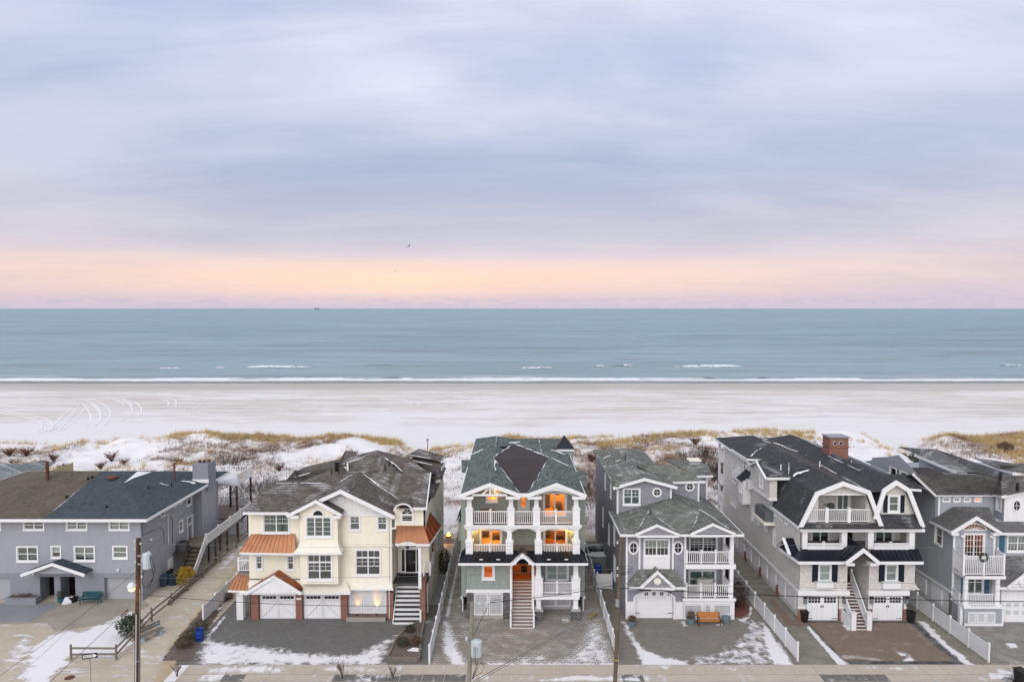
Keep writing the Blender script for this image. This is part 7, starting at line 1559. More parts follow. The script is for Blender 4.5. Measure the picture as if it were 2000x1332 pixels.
    wall(h, 'F', Yu, [(xa, zE), (xb, zE), (xb, zU), (xa, zU)], bb, [fwin(Yu, 1840, 970, 1856, 981, **k), fwin(Yu, 1861, 970, 1876, 981, blind='blind', **k), fwin(Yu, 1881, 970, 1896, 981, blind='blind', **k), fwin(Yu, 1902, 970, 1917, 981, lit=dict(WL, e=18, deep=1.2), **k)], .15)
    box('corner_board', xa - .03, xa + .15, Yu - .06, Yu + .02, zE, zU, 'white', h)
    e0 = PY(1827, 965, Yu - .4); e1 = PY(1940, 965, Yu - .4); zr = e0.z + 2.2; rb = 70.5
    a0, a1 = PZ(1785, 925, zr), PZ(1955, 928, zr); roof(h, [e0, e1, a1, a0], 'roof_grey', .1, fascia=(0,)); roof(h, [a0, a1, (a1.x, a1.y + 7, e0.z), (a0.x, a0.y + 7, e0.z)], 'roof_grey', .1); MB().beam(e0, a0, .1, .24, drop=.1).build('rake_board', 'white', h); snow_strip(h, PZ(1953, 929, zr), PZ(1938, 958, e1.z + .1), .25, .06, 3)
    wall(h, 'L', xa, [(Yu, zU), (Yu + 13, zU), (Yu + 6.5, zr - .1)], bb, (), .15, name='gable')
    # right part: white front with oval window, shuttered windows, garage
    Yr = 59.9; xw = PY(1961, 1000, Yr).x; zt = PY(1970, 966, Yr).z; zb = PY(1970, 1018, Yr).z; wall(h, 'F', Yr, [(xw, zb), (xw + 6, zb), (xw + 6, zt + .9), (xw + 3.2, zt + 1.2), (xw, zt)], 'white_board', (), 4, 0); c = PY(1985, 987, Yr); shape_window(h, 'F', Yr, c.x, c.z, .28, .45, .12)
    wall(h, 'L', xw, [(Yr, zb), (Yu, zb), (Yu, zt), (Yr, zt)], bb, [win(60.2, zb + .8, 60.9, zt - .3, casing=.1, blind='screen')], .15); q0 = PY(1957, 968, Yr - .4); roof(h, [q0, PY(2034, 947, Yr - .4), PZ(2120, 930, zr), a1, e1], 'roof_grey', .1); MB().beam(q0, PY(2034, 947, Yr - .4), .12, .25, drop=.1).build('rake_board', 'white', h); MB().beam(q0, (e1.x, e1.y, e1.z), .1, .22, drop=.1).build('fascia', 'white', h)
    Yq = 59.2; xq = PY(1946, 1060, Yq).x; zq0, zq1 = PY(1970, 1165, Yq).z, PY(1970, 1038, Yq).z; wall(h, 'F', Yq, [(xq, 0), (xq + 7, 0), (xq + 7, zq1), (xq, zq1)], bb, [fwin(Yq, 1965, 1043, 2010, 1078, cols=2, casing=.12, blind='blind', bf=.9, grid=(3, 2, False))], .15); fbox(h, 'shutter', 1952, 1043, 1963, 1078, Yq - .08, Yq - .025, 'shutter_blue')
    roof(h, [PY(1940, 1040, Yq - .5), PY(2130, 1040, Yq - .5), PY(2130, 1018, Yr), PY(1940, 1018, Yr)], 'roof_grey', .1, fascia=(0,))
    Yg = 57.6; gx = PY(1957, 1150, Yg).x; gz = PY(1970, 1144, Yg).z; box('garage_front', gx, gx + 7, Yg + .05, Yq, 0, gz, 'white_board', h); o = box('garage_door', gx + .15, gx + 6.4, Yg - .04, Yg + .04, .03, PY(1970, 1172, Yg).z, 'white', h)
    for i in range(5):
        for j in range(2): x = PY(1964 + i * 16, 1180, Yg).x; z = PY(1964, 1180 + j * 15, Yg).z; box('pane', x, x + .42, Yg - .06, Yg - .043, z - .17, z + .17, 'blind', o)
    roof(h, [PY(1946, 1146, Yg - .5), PY(2130, 1146, Yg - .5), PY(2130, 1084, Yq), PY(1965, 1084, Yq)], 'roof_grey', .1, 'garage_roof', fascia=(0,)); A2, B2, C2 = PY(1969, 1146, Yg - .6), PY(2045, 1146, Yg - .6), PY(2007, 1117, Yg - .6); pediment(h, (A2.x, A2.z), (C2.x, C2.z), (B2.x, B2.z), Yg - .6, 'white_board', .22); c = PY(1999, 1136, Yg - .65); MB().tube([(c.x, Yg - .62, c.z), (c.x, Yg - .75, c.z)], .4, 18).build('medallion', 'white', h)
    wall(h, 'B', yb, [(xs, 0), (xr, 0), (xr, zE), (xs, zE)], bb, (), .3)
    for u, v, z in ((1954, 937, zr - .2), (1987, 959, zr - 1.2)): pipe_vent(h, PZ(u, v, z), .7, .12)
    return h
m_emit('lit_dim', (.9, .26, .06), .12)

def houses_behind():
    def pl(*a): return [PZ(u, v, z) for u, v, z in a]
    # neighbour at far left, seen as a roof corner
    h = empty('house', (-57, 78, 0), 'pale green snow-dusted roof corner of a house at the left edge', 'house', 'beachfront houses'); z = 5.6
    c = PZ(63, 932, z); roof(h, [c, PZ(0, 906, z + 1.7), PZ(-90, 925, z + 1.7), PZ(-60, 985, z)], 'roof_mint', .12, fascia=(0, 3)); roof(h, [c, PZ(0, 906, z + 1.7), (c.x - 3, c.y + 9, z)], 'roof_mint', .12); e = PZ(-60, 985, z); wall(h, 'F', c.y + .3, [(c.x - 14, 0), (c.x - .6, 0), (c.x - .6, z - .15), (c.x - 14, z - .15)], 'yellow_board'); wall(h, 'R', c.x - .6, [(c.y + .3, 0), (c.y + 9, 0), (c.y + 9, z - .15), (c.y + .3, z - .15)], 'yellow_board')
    # roofs beyond the blue house
    h = empty('house', (42, 84, 0), 'low grey hip roof right of the brick chimney, behind the gambrel house', 'house', 'beachfront houses'); z = 9.4
    a, b, c_, d = pl((1700, 911, z - 1.1), (1731, 892, z), (1777, 912, z - 1.1), (1745, 927, z - 1.4)); roof(h, [a, b, d], 'roof_grey_snow', .12); roof(h, [b, c_, d], 'roof_grey_snow', .12); e = Vector((b.x + 1, b.y + 5, z - 1.2)); roof(h, [a, b, e], 'roof_grey_snow', .1); roof(h, [c_, b, e], 'roof_grey_snow', .1); wall(h, 'F', d.y + 1, [(a.x, 0), (c_.x, 0), (c_.x, z - 1.6), (a.x, z - 1.6)], 'blue_board'); snow_strip(h, PZ(1771, 912, z - 1), PZ(1768, 920, z - 1.2), .3, .05, 2)
    h = empty('house', (52, 86, 0), 'long snow-dusted grey gable roof rising behind the blue-grey house', 'house', 'beachfront houses'); z = 10.2
    a, b, c_, d = pl((1787, 888, z - .9), (1831, 878, z), (2030, 945, z + .1), (1866, 921, z - .9)); roof(h, [a, b, c_, (c_.x, d.y, d.z), d], 'roof_grey_snow', .12); MB().beam(a, d, .12, .26, drop=.1).build('rake_board', 'white', h); roof(h, [b, c_, (c_.x, c_.y + 8, z - 1.3), (b.x, b.y + 8, z - 1.3)], 'roof_grey_snow', .1)
    q = pl((1795, 896, z - 1.2), (1862, 922, z - 1.2), (1862, 940, z - 2.6), (1795, 914, z - 2.4)); MB().prism(q, (.3, .5, 0)).build('wall', 'blue_board', h); box('body', q[0].x + .8, q[0].x + 12, q[0].y + 1, q[0].y + 6, 0, z - 3, 'blue_board', h)
    roof(h, pl((1770, 913, 9.6), (1812, 913, 9.6), (1842, 925, 9.3), (1800, 926, 9.3)), 'membrane', .12, 'flat_roof'); roof(h, pl((1735, 922, 9.3), (1790, 920, 9.4), (1955, 928, 9.2), (1740, 928, 9.1)), 'roof_grey_snow', .12, 'lower_roof', fascia=(3,))
    h = empty('house', (62, 90, 0), 'dark grey roof sliver beyond the others at right edge', 'house', 'beachfront houses'); z = 9.8
    a, b, c_, d = pl((1901, 893, z), (2090, 922, z), (2130, 945, z - .9), (1950, 914, z - .6)); roof(h, [a, b, c_, d], 'roof_grey', .12); q = pl((1950, 905, z + .1), (2130, 904, z + .1), (2130, 918, z - .5), (1955, 913, z - .5)); roof(h, q, 'roof_grey', .12); box('body', a.x + 2, a.x + 12, a.y + 1, a.y + 6, 0, z - 5., 'blue_board', h)

house_grey(); house_cream(); house_green(); house_mauve(); house_shingle(); house_blue(); houses_behind()

# ---------------------------------------------------------------- fences
def vinyl_fence(x, ya, yb, h, label, sec=2.35, along='y', c=None, step=0.):
    """white vinyl fence: posts with caps, and between them panels of tongue-and-groove boards with two rails"""
    root = empty('fence', (x, ya, 0) if along == 'y' else (ya, c, 0), label, 'fence', 'white vinyl fences between the lots')
    n = max(1, round((yb - ya) / sec)); d = (yb - ya) / n
    M = (lambda s, o, z: (x + o, s, z)) if along == 'y' else (lambda s, o, z: (s, c + o, z))
    def bx(mb, s0, s1, o0, o1, z0, z1): p, q = M(s0, o0, z0), M(s1, o1, z1); mb.box(p[0], q[0], p[1], q[1], p[2], q[2])
    for i in range(n + 1):
        s = ya + i * d; hh = h + step * max(0, i - n * .45); m = MB(); bx(m, s - .065, s + .065, -.065, .065, 0, hh + .1); bx(m, s - .085, s + .085, -.085, .085, hh + .1, hh + .14); bx(m, s - .05, s + .05, -.05, .05, hh + .14, hh + .19); m.build('post', 'vinyl', root)
        if i < n:
            p = MB(); bx(p, s + .066, s + d - .066, -.035, .035, hh - .09, hh); bx(p, s + .066, s + d - .066, -.035, .035, .08, .20); k = 13; w = (d - .132) / k
            for j in range(k): bx(p, s + .066 + j * w + .006, s + .066 + (j + 1) * w - .006, -.018, .018, .201, hh - .091)
            bx(p, s + .066, s + d - .066, -.006, .006, .201, hh - .092); p.build('fence_panel', 'vinyl', root)
    return root
vinyl_fence(-26.6, 57.6, 72., 1.4, 'white vinyl fence beside the sandy beach path')
vinyl_fence(-6.28, 50.65, 79., 1.38, 'white vinyl fence between the cream house and the green-roofed house')
vinyl_fence(8.06, 51.0, 78., 1.30, 'white vinyl fence between the green-roofed house and the mauve house')
vinyl_fence(21.89, 51.1, 69.5, 1.35, 'white vinyl fence between the mauve house and the gambrel house', step=.05)
vinyl_fence(36.39, 50.9, 67., 1.38, 'white vinyl fence between the gambrel house and the blue-grey house', step=.05)
vinyl_fence(0, 20.35, 21.75, 1.75, 'tall white gate panel across the passage right of the mauve house', along='x', c=67.2)
vinyl_fence(0, 8.2, 9.6, 1.5, 'white gate panel across the passage left of the mauve house', along='x', c=64.5)
def rail_fence():
    pts = [PZ(u, v) for u, v in ((139, 1288), (227, 1288), (262, 1250), (296.5, 1213), (334, 1182), (367, 1153), (396, 1128), (430, 1098), (462, 1070), (492, 1043))]
    o = empty('rail_fence', pts[0], 'weathered wooden post-and-rail fence along the beach path', 'fence')
    for i, p in enumerate(pts):
        m = MB(); m.tube([(p.x, p.y, -.1), (p.x + .01 * (i % 3), p.y, 1.2)], .09, 7, .08); m.build('post', 'wood_weathered', o)
        if i + 1 < len(pts):
            q = pts[i + 1]
            for z in (.42, .92): MB().beam((p.x, p.y, z), (q.x, q.y, z + random.uniform(-.04, .04)), .06, .14).build('rail', 'wood_weathered', o)
    # low retaining boards along the sand behind the upper run
    for a, b in ((4, 5), (5, 6), (6, 7)): MB().beam(pts[a] + Vector((-.25, 0, .22)), pts[b] + Vector((-.25, 0, .22)), .06, .42).build('board', 'wood_weathered', o)
rail_fence()

# ---------------------------------------------------------------- utility poles, lamp, wires
m_paint('pole_dark', (.075, .045, .030), .35, .85, 3.); m_paint('pole_grey', (.24, .23, .185), .2, .9, 3.); m_paint('pole_brown', (.13, .105, .08), .25, .9, 3.)
m_paint('transformer', (.50, .56, .57), .08, .45); m_paint('insulator', (.55, .58, .58), .1, .3); m_paint('orange_guard', (.42, .10, .02), .15, .5); m_paint('yellow_guard', (.55, .33, .03), .15, .5); m_emit('lamp_orange', (1, .50, .08), 9.)
m_paint('wire', (.02, .02, .022), .2, .6); m_paint('wire_grey', (.16, .165, .17), .1, .6)
def pole(u, v, ub, vb, Y, r, mat, label):
    t = PY(u, v, Y); b = PY(ub, vb, Y); d = (b - t); base = t + d * (t.z / -d.z) if d.z < 0 else Vector((t.x, Y, 0))
    o = empty('utility_pole', (base.x, Y, 0), label, 'utility pole', 'utility poles along the street')
    MB().tube([base + Vector((0, 0, -.2)), base.lerp(t, .5), t], r * 1.18, 10, r * .92).build('shaft', mat, o); return o, t, base
o, t, b = pole(270.5, 1051, 268, 1332, 44., .155, 'pole_dark', 'dark brown utility pole at left with a lit street lamp')
PL = (t, b)
for z, dx in ((.25, -.22), (.75, -.2), (1.6, -.2), (1.5, .2), (2.6, .18), (.4, .15)): p = t + Vector((dx, -.05, -z)); MB().lathe([(.03, 0), (.07, .03), (.04, .08), (.07, .11), (.03, .15)], p, 8).build('insulator', 'insulator', o)
p = PY(287.5, 1110, 43.7); tr_ = MB().lathe([(.20, 0), (.27, .04), (.27, .95), (.24, 1.02), (.05, 1.06)], p, 14).build('transformer', 'transformer', o); MB().lathe([(.03, 0), (.07, .05), (.03, .15)], p + Vector((.12, 0, 1.03)), 8).build('bushing', 'insulator', tr_)
MB().beam((t.x, 43.85, p.z + .8), (p.x, 43.7, p.z + .8), .08, .1).build('bracket', 'galv', o); MB().beam((t.x, 43.85, p.z + .25), (p.x, 43.7, p.z + .25), .08, .1).build('bracket', 'galv', o)
for k, (u1, v1, u2, v2, u3, v3) in enumerate(((294, 1085, 303, 1110, 297, 1135), (293, 1088, 300, 1125, 286, 1147), (281, 1115, 277, 1138, 283, 1146), (283, 1146, 292, 1148, 298, 1128))): MB().tube([PY(u1, v1, 43.6), PY(u2, v2, 43.6), PY(u3, v3, 43.7)], .022, 5).build('cable_loop', 'wire', o)
q = PY(268, 1140, 43.9); e = PY(257, 1146, 42.9); ar_m = MB().tube([q, q.lerp(e, .5) + Vector((0, 0, .15)), e + Vector((.1, 0, .1))], .03, 6).build('lamp_arm', 'galv', o)
hd = MB().lathe([(.10, .0), (.24, .06), (.27, .18), (.18, .34), (.06, .42)], e + Vector((0, 0, -.12)), 14).build('lamp_head', 'vinyl', o); MB().lathe([(.04, -.16), (.15, -.10), (.20, 0), (.10, .02)], e + Vector((0, 0, -.12)), 12).build('lamp_globe', 'lamp_orange', hd)
ld = bpy.data.lights.new('lamp', 'POINT'); ld.energy = 40; ld.color = (1, .5, .12); ld.shadow_soft_size = .12; lo = bpy.data.objects.new('lamp', ld); COL.objects.link(lo); lo.parent = hd; lo.location = e + Vector((0, -.1, -.45))
MB().tube([PY(266, 1200, 43.82), PY(265, 1332, 43.82)], .025, 6).build('conduit', 'vinyl', o); MB().tube([PY(273, 1150, 43.8), PY(271.5, 1332, 43.8)], .02, 6).build('conduit', 'galv', o)
MB().lathe([(.19, 0), (.19, .08)], PY(268.5, 1290, 44.), 10).build('band', 'galv', o)
o, t, b = pole(922.5, 1176, 916, 1332, 37., .125, 'pole_grey', 'pale weathered utility pole with grey transformer in front of the green-roofed house')
PC = (t, b)
p = PY(930.5, 1281, 36.7); tr_ = MB().lathe([(.22, 0), (.30, .05), (.30, .80), (.31, .84), (.10, .92)], p, 18).build('transformer', 'transformer', o); MB().beam((t.x - .1, 36.85, p.z + .6), (p.x, 36.7, p.z + .6), .1, .12).build('bracket', 'galv', o)
for k, (du, dv) in enumerate(((0, 0), (3, 1), (7, 2))): MB().tube([PY(925 + du, 1262 + dv, 36.35), PY(926 + du, 1290 + dv, 36.3), PY(934 - k * 4, 1300 + k * 6, 36.4), PY(924 - k, 1325, 36.6)], .014, 5).build('cable_loop', 'wire', o)
MB().tube([PY(938, 1292, 36.5), PY(946, 1300, 36.5), PY(940, 1314, 36.5), PY(924, 1322, 36.6)], .014, 5).build('cable_loop', 'wire', o)
MB().lathe([(.03, 0), (.07, .04), (.04, .1), (.08, .14), (.03, .2)], PY(911, 1250, 36.7), 8).build('insulator', 'insulator', o); MB().beam(PY(912, 1250, 36.75), PY(922, 1252, 36.9), .05, .06).build('bracket', 'galv', o)
for (u, v) in ((951, 1183), (955, 1178), (953, 1172), (936, 1181)): MB().lathe([(.03, 0), (.075, .04), (.04, .09), (.08, .13), (.03, .18)], PY(u, v, 36.9), 8).build('insulator', 'insulator', o)
MB().tube([PY(923, 1181, 36.95), PY(938, 1180, 36.95), PY(955, 1180, 36.95), PY(961, 1177, 36.95)], .022, 6).build('bracket', 'galv', o); MB().tube([PY(953, 1185, 36.9), PY(942, 1205, 36.9), PY(924, 1243, 36.9)], .013, 5).build('cable_loop', 'wire', o)
o, t, b = pole(1213.5, 1049, 1201, 1332, 46., .125, 'pole_brown', 'leaning slim utility pole between the green-roofed and mauve houses')
PR = (t, b)
for v in (1062, 1112, 1126): p = PY(1206, v, 45.8); MB().lathe([(.03, 0), (.07, .04), (.04, .1), (.07, .14), (.03, .18)], p, 8).build('insulator', 'insulator', o)
MB().beam(PY(1204, 1056, 45.9), PY(1222, 1054, 45.9), .08, .1).build('crossarm', 'pole_brown', o); box('equipment_box', PY(1205, 1180, 45.8).x - .1, PY(1205, 1180, 45.8).x + .14, 45.7, 45.85, PY(1205, 1184, 45.8).z, PY(1205, 1170, 45.8).z, 'galv', o)
MB().lathe([(.15, 0), (.15, .05)], PY(1203, 1288, 46.), 10).build('band', 'yellow_guard', o)
for k in range(3): MB().tube([PY(1212, 1108 + k * 5, 45.8), PY(1226, 1104 + k * 6, 45.8), PY(1236, 1108 + k * 4, 45.8), PY(1224, 1116 + k * 3, 45.8), PY(1211, 1122, 45.8)], .014, 5).build('cable_loop', 'wire', o)
def wire(pa, pb, sag, label, r=.016, mat='wire', n=18, cat='wire', sleeve=None):
    pts = []
    for i in range(n + 1):
        s = i / n; p = Vector(pa).lerp(Vector(pb), s); p.z -= 4 * sag * s * (1 - s); pts.append(p)
    o = MB().tube(pts, r, 5).build('overhead_wire', mat); tag(o, label, cat, 'overhead wires'); return o
WR = 75.
def right_wire(v0, v1, r, label, sag=.35, mat='wire'): wire(PY(1210, v0, 45.9), PY(2100, v1, 45.9) , sag, label, r, mat)
w = wire(PY(1211, 1148, 45.85), PY(2120, 1175, 45.85), .22, 'thickest black cable running right from the slim leaning pole', .030)
sl_ = MB().tube([PY(1249, 1151.6, 45.82), PY(1272, 1152.6, 45.82)], .055, 7).build('splice', 'wire', w)
wire(PY(1211, 1138, 45.9), PY(2120, 1156, 45.9), .08, 'thin grey wire just above the thickest cable at right', .013, 'wire_grey'); wire(PY(1211, 1128, 46.), PY(2120, 1141, 46.), .1, 'second thin grey wire above the thickest cable at right', .010, 'wire_grey'); wire(PY(1213, 1056, 46.), PY(2120, 1072, 46.), .1, 'highest faint wire crossing the houses at right', .008, 'wire_grey')
wire(PY(958, 1176, 36.95), PY(1208, 1141, 45.9), .12, 'black cable slung from the pale pole to the slim leaning pole', .020); wire(PY(955, 1172, 36.95), PY(1208, 1130, 45.9), .25, 'thin wire slung from the pale pole to the slim leaning pole', .010, 'wire_grey')
wire(PY(273, 1160, 43.9), PY(923, 1180, 37.), .35, 'long dark cable from the left pole to the pale pole', .016); wire(PY(273, 1128, 43.9), PY(1211, 1110, 46.), .25, 'thin high wire across the cream house to the slim pole', .009, 'wire_grey'); wire(PY(272, 1060, 44.), PY(1213, 1060, 46.), .3, 'topmost faint wire between the left pole and the slim pole', .008, 'wire_grey')
wire(PY(269, 1128, 44.), PX(318, 1060, -34.1), .3, 'service wire from the left pole to the grey house wall', .012); wire(PY(271, 1088, 44.), PX(390, 965, -33.2), .3, 'service wire from the left pole to the grey house chimney bay', .010)
wire(PY(267, 1115, 44.), PY(-60, 1360, 41.), .2, 'wire dropping from the left pole to the lower left corner', .012); wire(PY(268, 1100, 44.), PY(20, 1332, 40.), .15, 'second thin wire dropping to the lower left corner', .009, 'wire_grey')
def guy(anchor, far, guard, label):
    a = Vector(anchor); f = Vector(far); o = wire(a, f, .02, label, .022, 'wire_grey', cat='guy wire'); d = (f - a).normalized(); MB().tube([a + d * .15, a + d * 2.3], .055, 7).build('guard', guard, o); MB().tube([a + Vector((0, 0, -.15)), a + d * .3], .03, 6).build('anchor_rod', 'galv', o)
guy(PZ(250, 1189), PY(40, 1384, 38.), 'orange_guard', 'guy wire with orange guard anchored by the grey house driveway'); guy(PZ(1166, 1196), PY(924, 1330, 37.), 'yellow_guard', 'guy wire with yellow guard crossing the green-roofed house forecourt'); wire(PZ(1168, 1199), PY(922, 1336, 37.), .02, 'second guy wire beside the yellow-guarded one', .016, 'wire_grey', cat='guy wire')
# one-way sign
def one_way():
    Y = 47.7; p = PY(176, 1280, Y); o = empty('street_sign', (p.x, Y, 0), 'one-way sign with white arrow on a grey post at lower left', 'sign')
    MB().tube([(p.x, Y, 0), (p.x, Y, p.z + .2)], .035, 6).build('post', 'galv', o); w, hh = .56, .19; tl = R(7); ca, sa = math.cos(tl), math.sin(tl)
    def T(x, z, d): return (p.x + x * ca - z * sa, Y - .05 - d, p.z + x * sa + z * ca)
    pn = MB().prism([T(-w, -hh, 0), T(w, -hh, 0), T(w, hh, 0), T(-w, hh, 0)], (0, .02, 0)).build('panel', 'black_metal', o)
    ar = [(-w + .05, -.10), (w - .27, -.10), (w - .27, -.155), (w - .04, 0), (w - .27, .155), (w - .27, .10), (-w + .05, .10)]; MB().quad(*[T(x, z, .006) for x, z in ar]).build('arrow', 'white', pn)
    tx = bpy.data.curves.new('lettering', 'FONT'); tx.body = 'ONE WAY'; tx.size = .17; tx.align_x = 'CENTER'; tx.align_y = 'CENTER'; tx.extrude = .002; tx.materials.append(MATS['black_metal'])
    tmp = bpy.data.objects.new('lettering', tx); COL.objects.link(tmp); bpy.context.view_layer.update(); me = bpy.data.meshes.new_from_object(tmp.evaluated_get(bpy.context.evaluated_depsgraph_get())); bpy.data.objects.remove(tmp); me.name = 'lettering'
    to = bpy.data.objects.new('lettering', me); COL.objects.link(to); to.parent = pn; to.matrix_basis = Matrix.Translation(T(-.11, 0, .012)) @ Matrix.Rotation(-tl, 4, 'Y') @ Matrix.Rotation(R(90), 4, 'X')
one_way()
p = PZ(136, 1323); tag(MB().lathe([(.32, 0), (.34, .015), (.30, .03), (.05, .03)], (p.x, p.y, .0), 18).build('manhole_cover', 'rust'), 'small round rusty utility cover in the ground at lower left', 'manhole cover')

# ---------------------------------------------------------------- street furniture and yard things
def bench(name, p, rz, w, mat, leg, label, style='slat'):
    o = empty(name, (0, 0, 0), label, 'bench'); h = w / 2
    for k in range(3): box('seat_slat', -h, h, -.42 + k * .15, -.42 + k * .15 + .13, .43, .46, mat, o)
    for k in range(4 if style != 'flat' else 0): box('back_slat', -h, h, .06 + k * .02, .09 + k * .02, .52 + k * .125, .63 + k * .125, mat, o)
    for s in (-1, 1):
        m = MB(); x = s * (h - .06); m.beam((x, -.40, 0), (x, -.36, .44), .06, .06, up=(0, 1, 0)); m.beam((x, .10, 0), (x, .05, .45), .06, .06, up=(0, 1, 0)); m.box(x - .03, x + .03, -.42, .08, .38, .428)
        if style != 'flat': m.beam((x, .05, .45), (x, .15, 1.02), .05, .06, up=(0, 1, 0)); m.box(x - .035, x + .035, -.42, .1, .62, .67); m.box(x - .03, x + .03, -.42, -.36, .44, .62)
        m.build('leg_frame', leg, o)
    for ch in o.children: ch.matrix_parent_inverse = Matrix.Identity(4)
    o.location = p; o.rotation_euler = (0, 0, rz); return o
m_paint('teal_wood', (.018, .085, .105), .2, .5); m_paint('orange_wood', (.50, .19, .045), .15, .45, 4.); m_paint('pale_blue', (.36, .47, .53), .1, .6)
bench('bench', PZ(179, 1177), 0, 1.75, 'teal_wood', 'teal_wood', 'dark teal garden bench beside the grey garage door')
bench('bench', PZ(1382, 1216) + Vector((0, -.25, 0)), 0, 1.95, 'orange_wood', 'black_metal', 'orange wooden bench with black iron ends against the lattice')
c = PZ(294, 1245)
def park_bench():
    o = empty('bench', (0, 0, 0), 'weathered plank bench on pale blue concrete legs by the path', 'bench')
    for k in range(3): box('seat_slat', -1.05, 1.05, -.30 + k * .17, -.15 + k * .17, .44, .49, 'wood_weathered', o)
    for k in range(2): box('back_slat', -1.05, 1.05, .25 + k * .04, .29 + k * .04, .62 + k * .2, .78 + k * .2, 'wood_weathered', o)
    for s in (-.75, .75):
        m = MB(); m.prism([(s - .06, -.38, 0), (s - .06, .36, 0), (s - .06, .22, .25), (s - .06, .40, .95), (s - .06, .30, .95), (s - .06, .20, .44), (s - .06, -.34, .44), (s - .06, -.22, .25)], (.12, 0, 0)); m.build('leg', 'pale_blue', o)
    for ch in o.children: ch.matrix_parent_inverse = Matrix.Identity(4)
    o.location = (c.x, c.y, 0); o.rotation_euler = (0, 0, R(62)); return o
park_bench()
def single(name, mb, mat, label, cat, loc, rz=0, group=None, smooth=False):
    o = mb.build(name, mat, None, smooth); o.location = loc; o.rotation_euler = (0, 0, rz); return tag(o, label, cat, group)
m_paint('blue_plastic', (.012, .045, .27), .1, .4); m_paint('bin_blue', (.035, .065, .095), .15, .5); m_paint('pot_blue', (.16, .20, .23), .12, .5); m_paint('teal_glaze', (.02, .14, .15), .15, .3)
bar = [(.30, 0), (.33, .05), (.33, .30), (.345, .32), (.345, .35), (.33, .37), (.33, .62), (.345, .64), (.345, .67), (.33, .69), (.33, .92), (.35, .95), (.31, .95), (.30, .80), (.28, .3), (.05, .28)]
single('barrel', MB().lathe(bar, n=20), 'blue_plastic', 'bright blue plastic drum beside the clipped bushes', 'barrel', PZ(390, 1250), smooth=True)
def wheelie(p, rz, mat, label, group=None, s=1.0):
    o = empty('wheelie_bin', (0, 0, 0), label, 'bin', group)
    m = MB(); m.v = [(-.24 * s, -.28 * s, .05), (.24 * s, -.28 * s, .05), (.24 * s, .26 * s, .05), (-.24 * s, .26 * s, .05), (-.31 * s, -.36 * s, 1. * s), (.31 * s, -.36 * s, 1. * s), (.31 * s, .34 * s, 1. * s), (-.31 * s, .34 * s, 1. * s)]; m.f = [(0, 3, 2, 1), (4, 5, 6, 7), (0, 1, 5, 4), (1, 2, 6, 5), (2, 3, 7, 6), (3, 0, 4, 7)]; m.build('body', mat, o)
    MB().prism([(-.34 * s, -.40 * s, 1. * s), (.34 * s, -.40 * s, 1. * s), (.34 * s, .38 * s, 1.06 * s), (-.34 * s, .38 * s, 1.06 * s)], (0, 0, .06)).build('lid', mat, o)
    for x in (-.25, .25): MB().tube([(x * s - .03, .28 * s, .12), (x * s + .03, .28 * s, .12)], .12 * s, 10).build('wheel', 'black_metal', o)
    for ch in o.children: ch.matrix_parent_inverse = Matrix.Identity(4)
    o.location = p; o.rotation_euler = (0, 0, rz); return o
wheelie(PZ(321, 1144), .3, 'bin_blue', 'dark blue wheelie bin at left beside the grey house side door', 'bins beside the grey house'); wheelie(PZ(338, 1142), -.5, 'bin_blue', 'tilted dark blue wheelie bin next to the yellow bush', 'bins beside the grey house'); wheelie(PZ(330, 1134), .1, 'black_metal', 'black wheelie bin behind the two blue ones', 'bins beside the grey house')
wheelie(PZ(1994, 1338), .2, 'black_metal', 'black wheelie bin on the pavement at lower right corner', s=1.05)
def tall_planter(p, label):
    o = empty('planter', (0, 0, 0), label, 'planter', 'black planters at the gambrel house garages'); m = MB(); a, b, hh = .19, .27, .95
    m.v = [(x * a, y * a, 0) for x, y in ((-1, -1), (1, -1), (1, 1), (-1, 1))] + [(x * b, y * b, hh) for x, y in ((-1, -1), (1, -1), (1, 1), (-1, 1))]; m.f = [(0, 3, 2, 1), (0, 1, 5, 4), (1, 2, 6, 5), (2, 3, 7, 6), (3, 0, 4, 7), (4, 5, 6, 7)]; m.build('body', 'black_metal', o)
    r = MB(); r.box(-b - .03, b + .03, -b - .03, -b + .03, hh - .06, hh + .03); r.box(-b - .03, b + .03, b - .03, b + .03, hh - .06, hh + .03); r.box(-b - .029, -b + .03, -b + .03, b - .03, hh - .06, hh + .03); r.box(b - .03, b + .029, -b + .03, b - .03, hh - .06, hh + .03); r.build('rim', 'black_metal', o)
    for ch in o.children: ch.matrix_parent_inverse = Matrix.Identity(4)
    o.location = p
tall_planter(PZ(1571, 1214), 'tall black planter left of the left barn-style garage door'); tall_planter(PZ(1779, 1215), 'tall black planter right of the right barn-style garage door')
# foliage helpers
def leafball(rx, rz, n, size, seed, squash=1.0, up=0.0, hollow=.55, cz=None):
    rnd = np.random.RandomState(seed); m = MB(); cz = rz if cz is None else cz
    d = rnd.normal(size=(n, 3)); d /= np.linalg.norm(d, axis=1)[:, None]; r = hollow + (1 - hollow) * rnd.rand(n) ** .5
    lump = 1 + .16 * np.sin(d[:, 0] * 5 + seed) * np.sin(d[:, 1] * 5 + 1) + .12 * np.sin(d[:, 2] * 7)
    c = d * (r * lump)[:, None] * [rx, rx, rz] + [0, 0, cz]
    for p, q in zip(c, d):
        a = Vector(rnd.normal(size=3)).cross(Vector(q)).normalized(); b = (Vector(q) * .6 + Vector(rnd.normal(size=3)) * .5 + Vector((0, 0, up))).normalized(); s = size * rnd.uniform(.6, 1.3); p = Vector(p)
        m.quad(p - a * s * .4, p + a * s * .4, p + b * s)
    return m
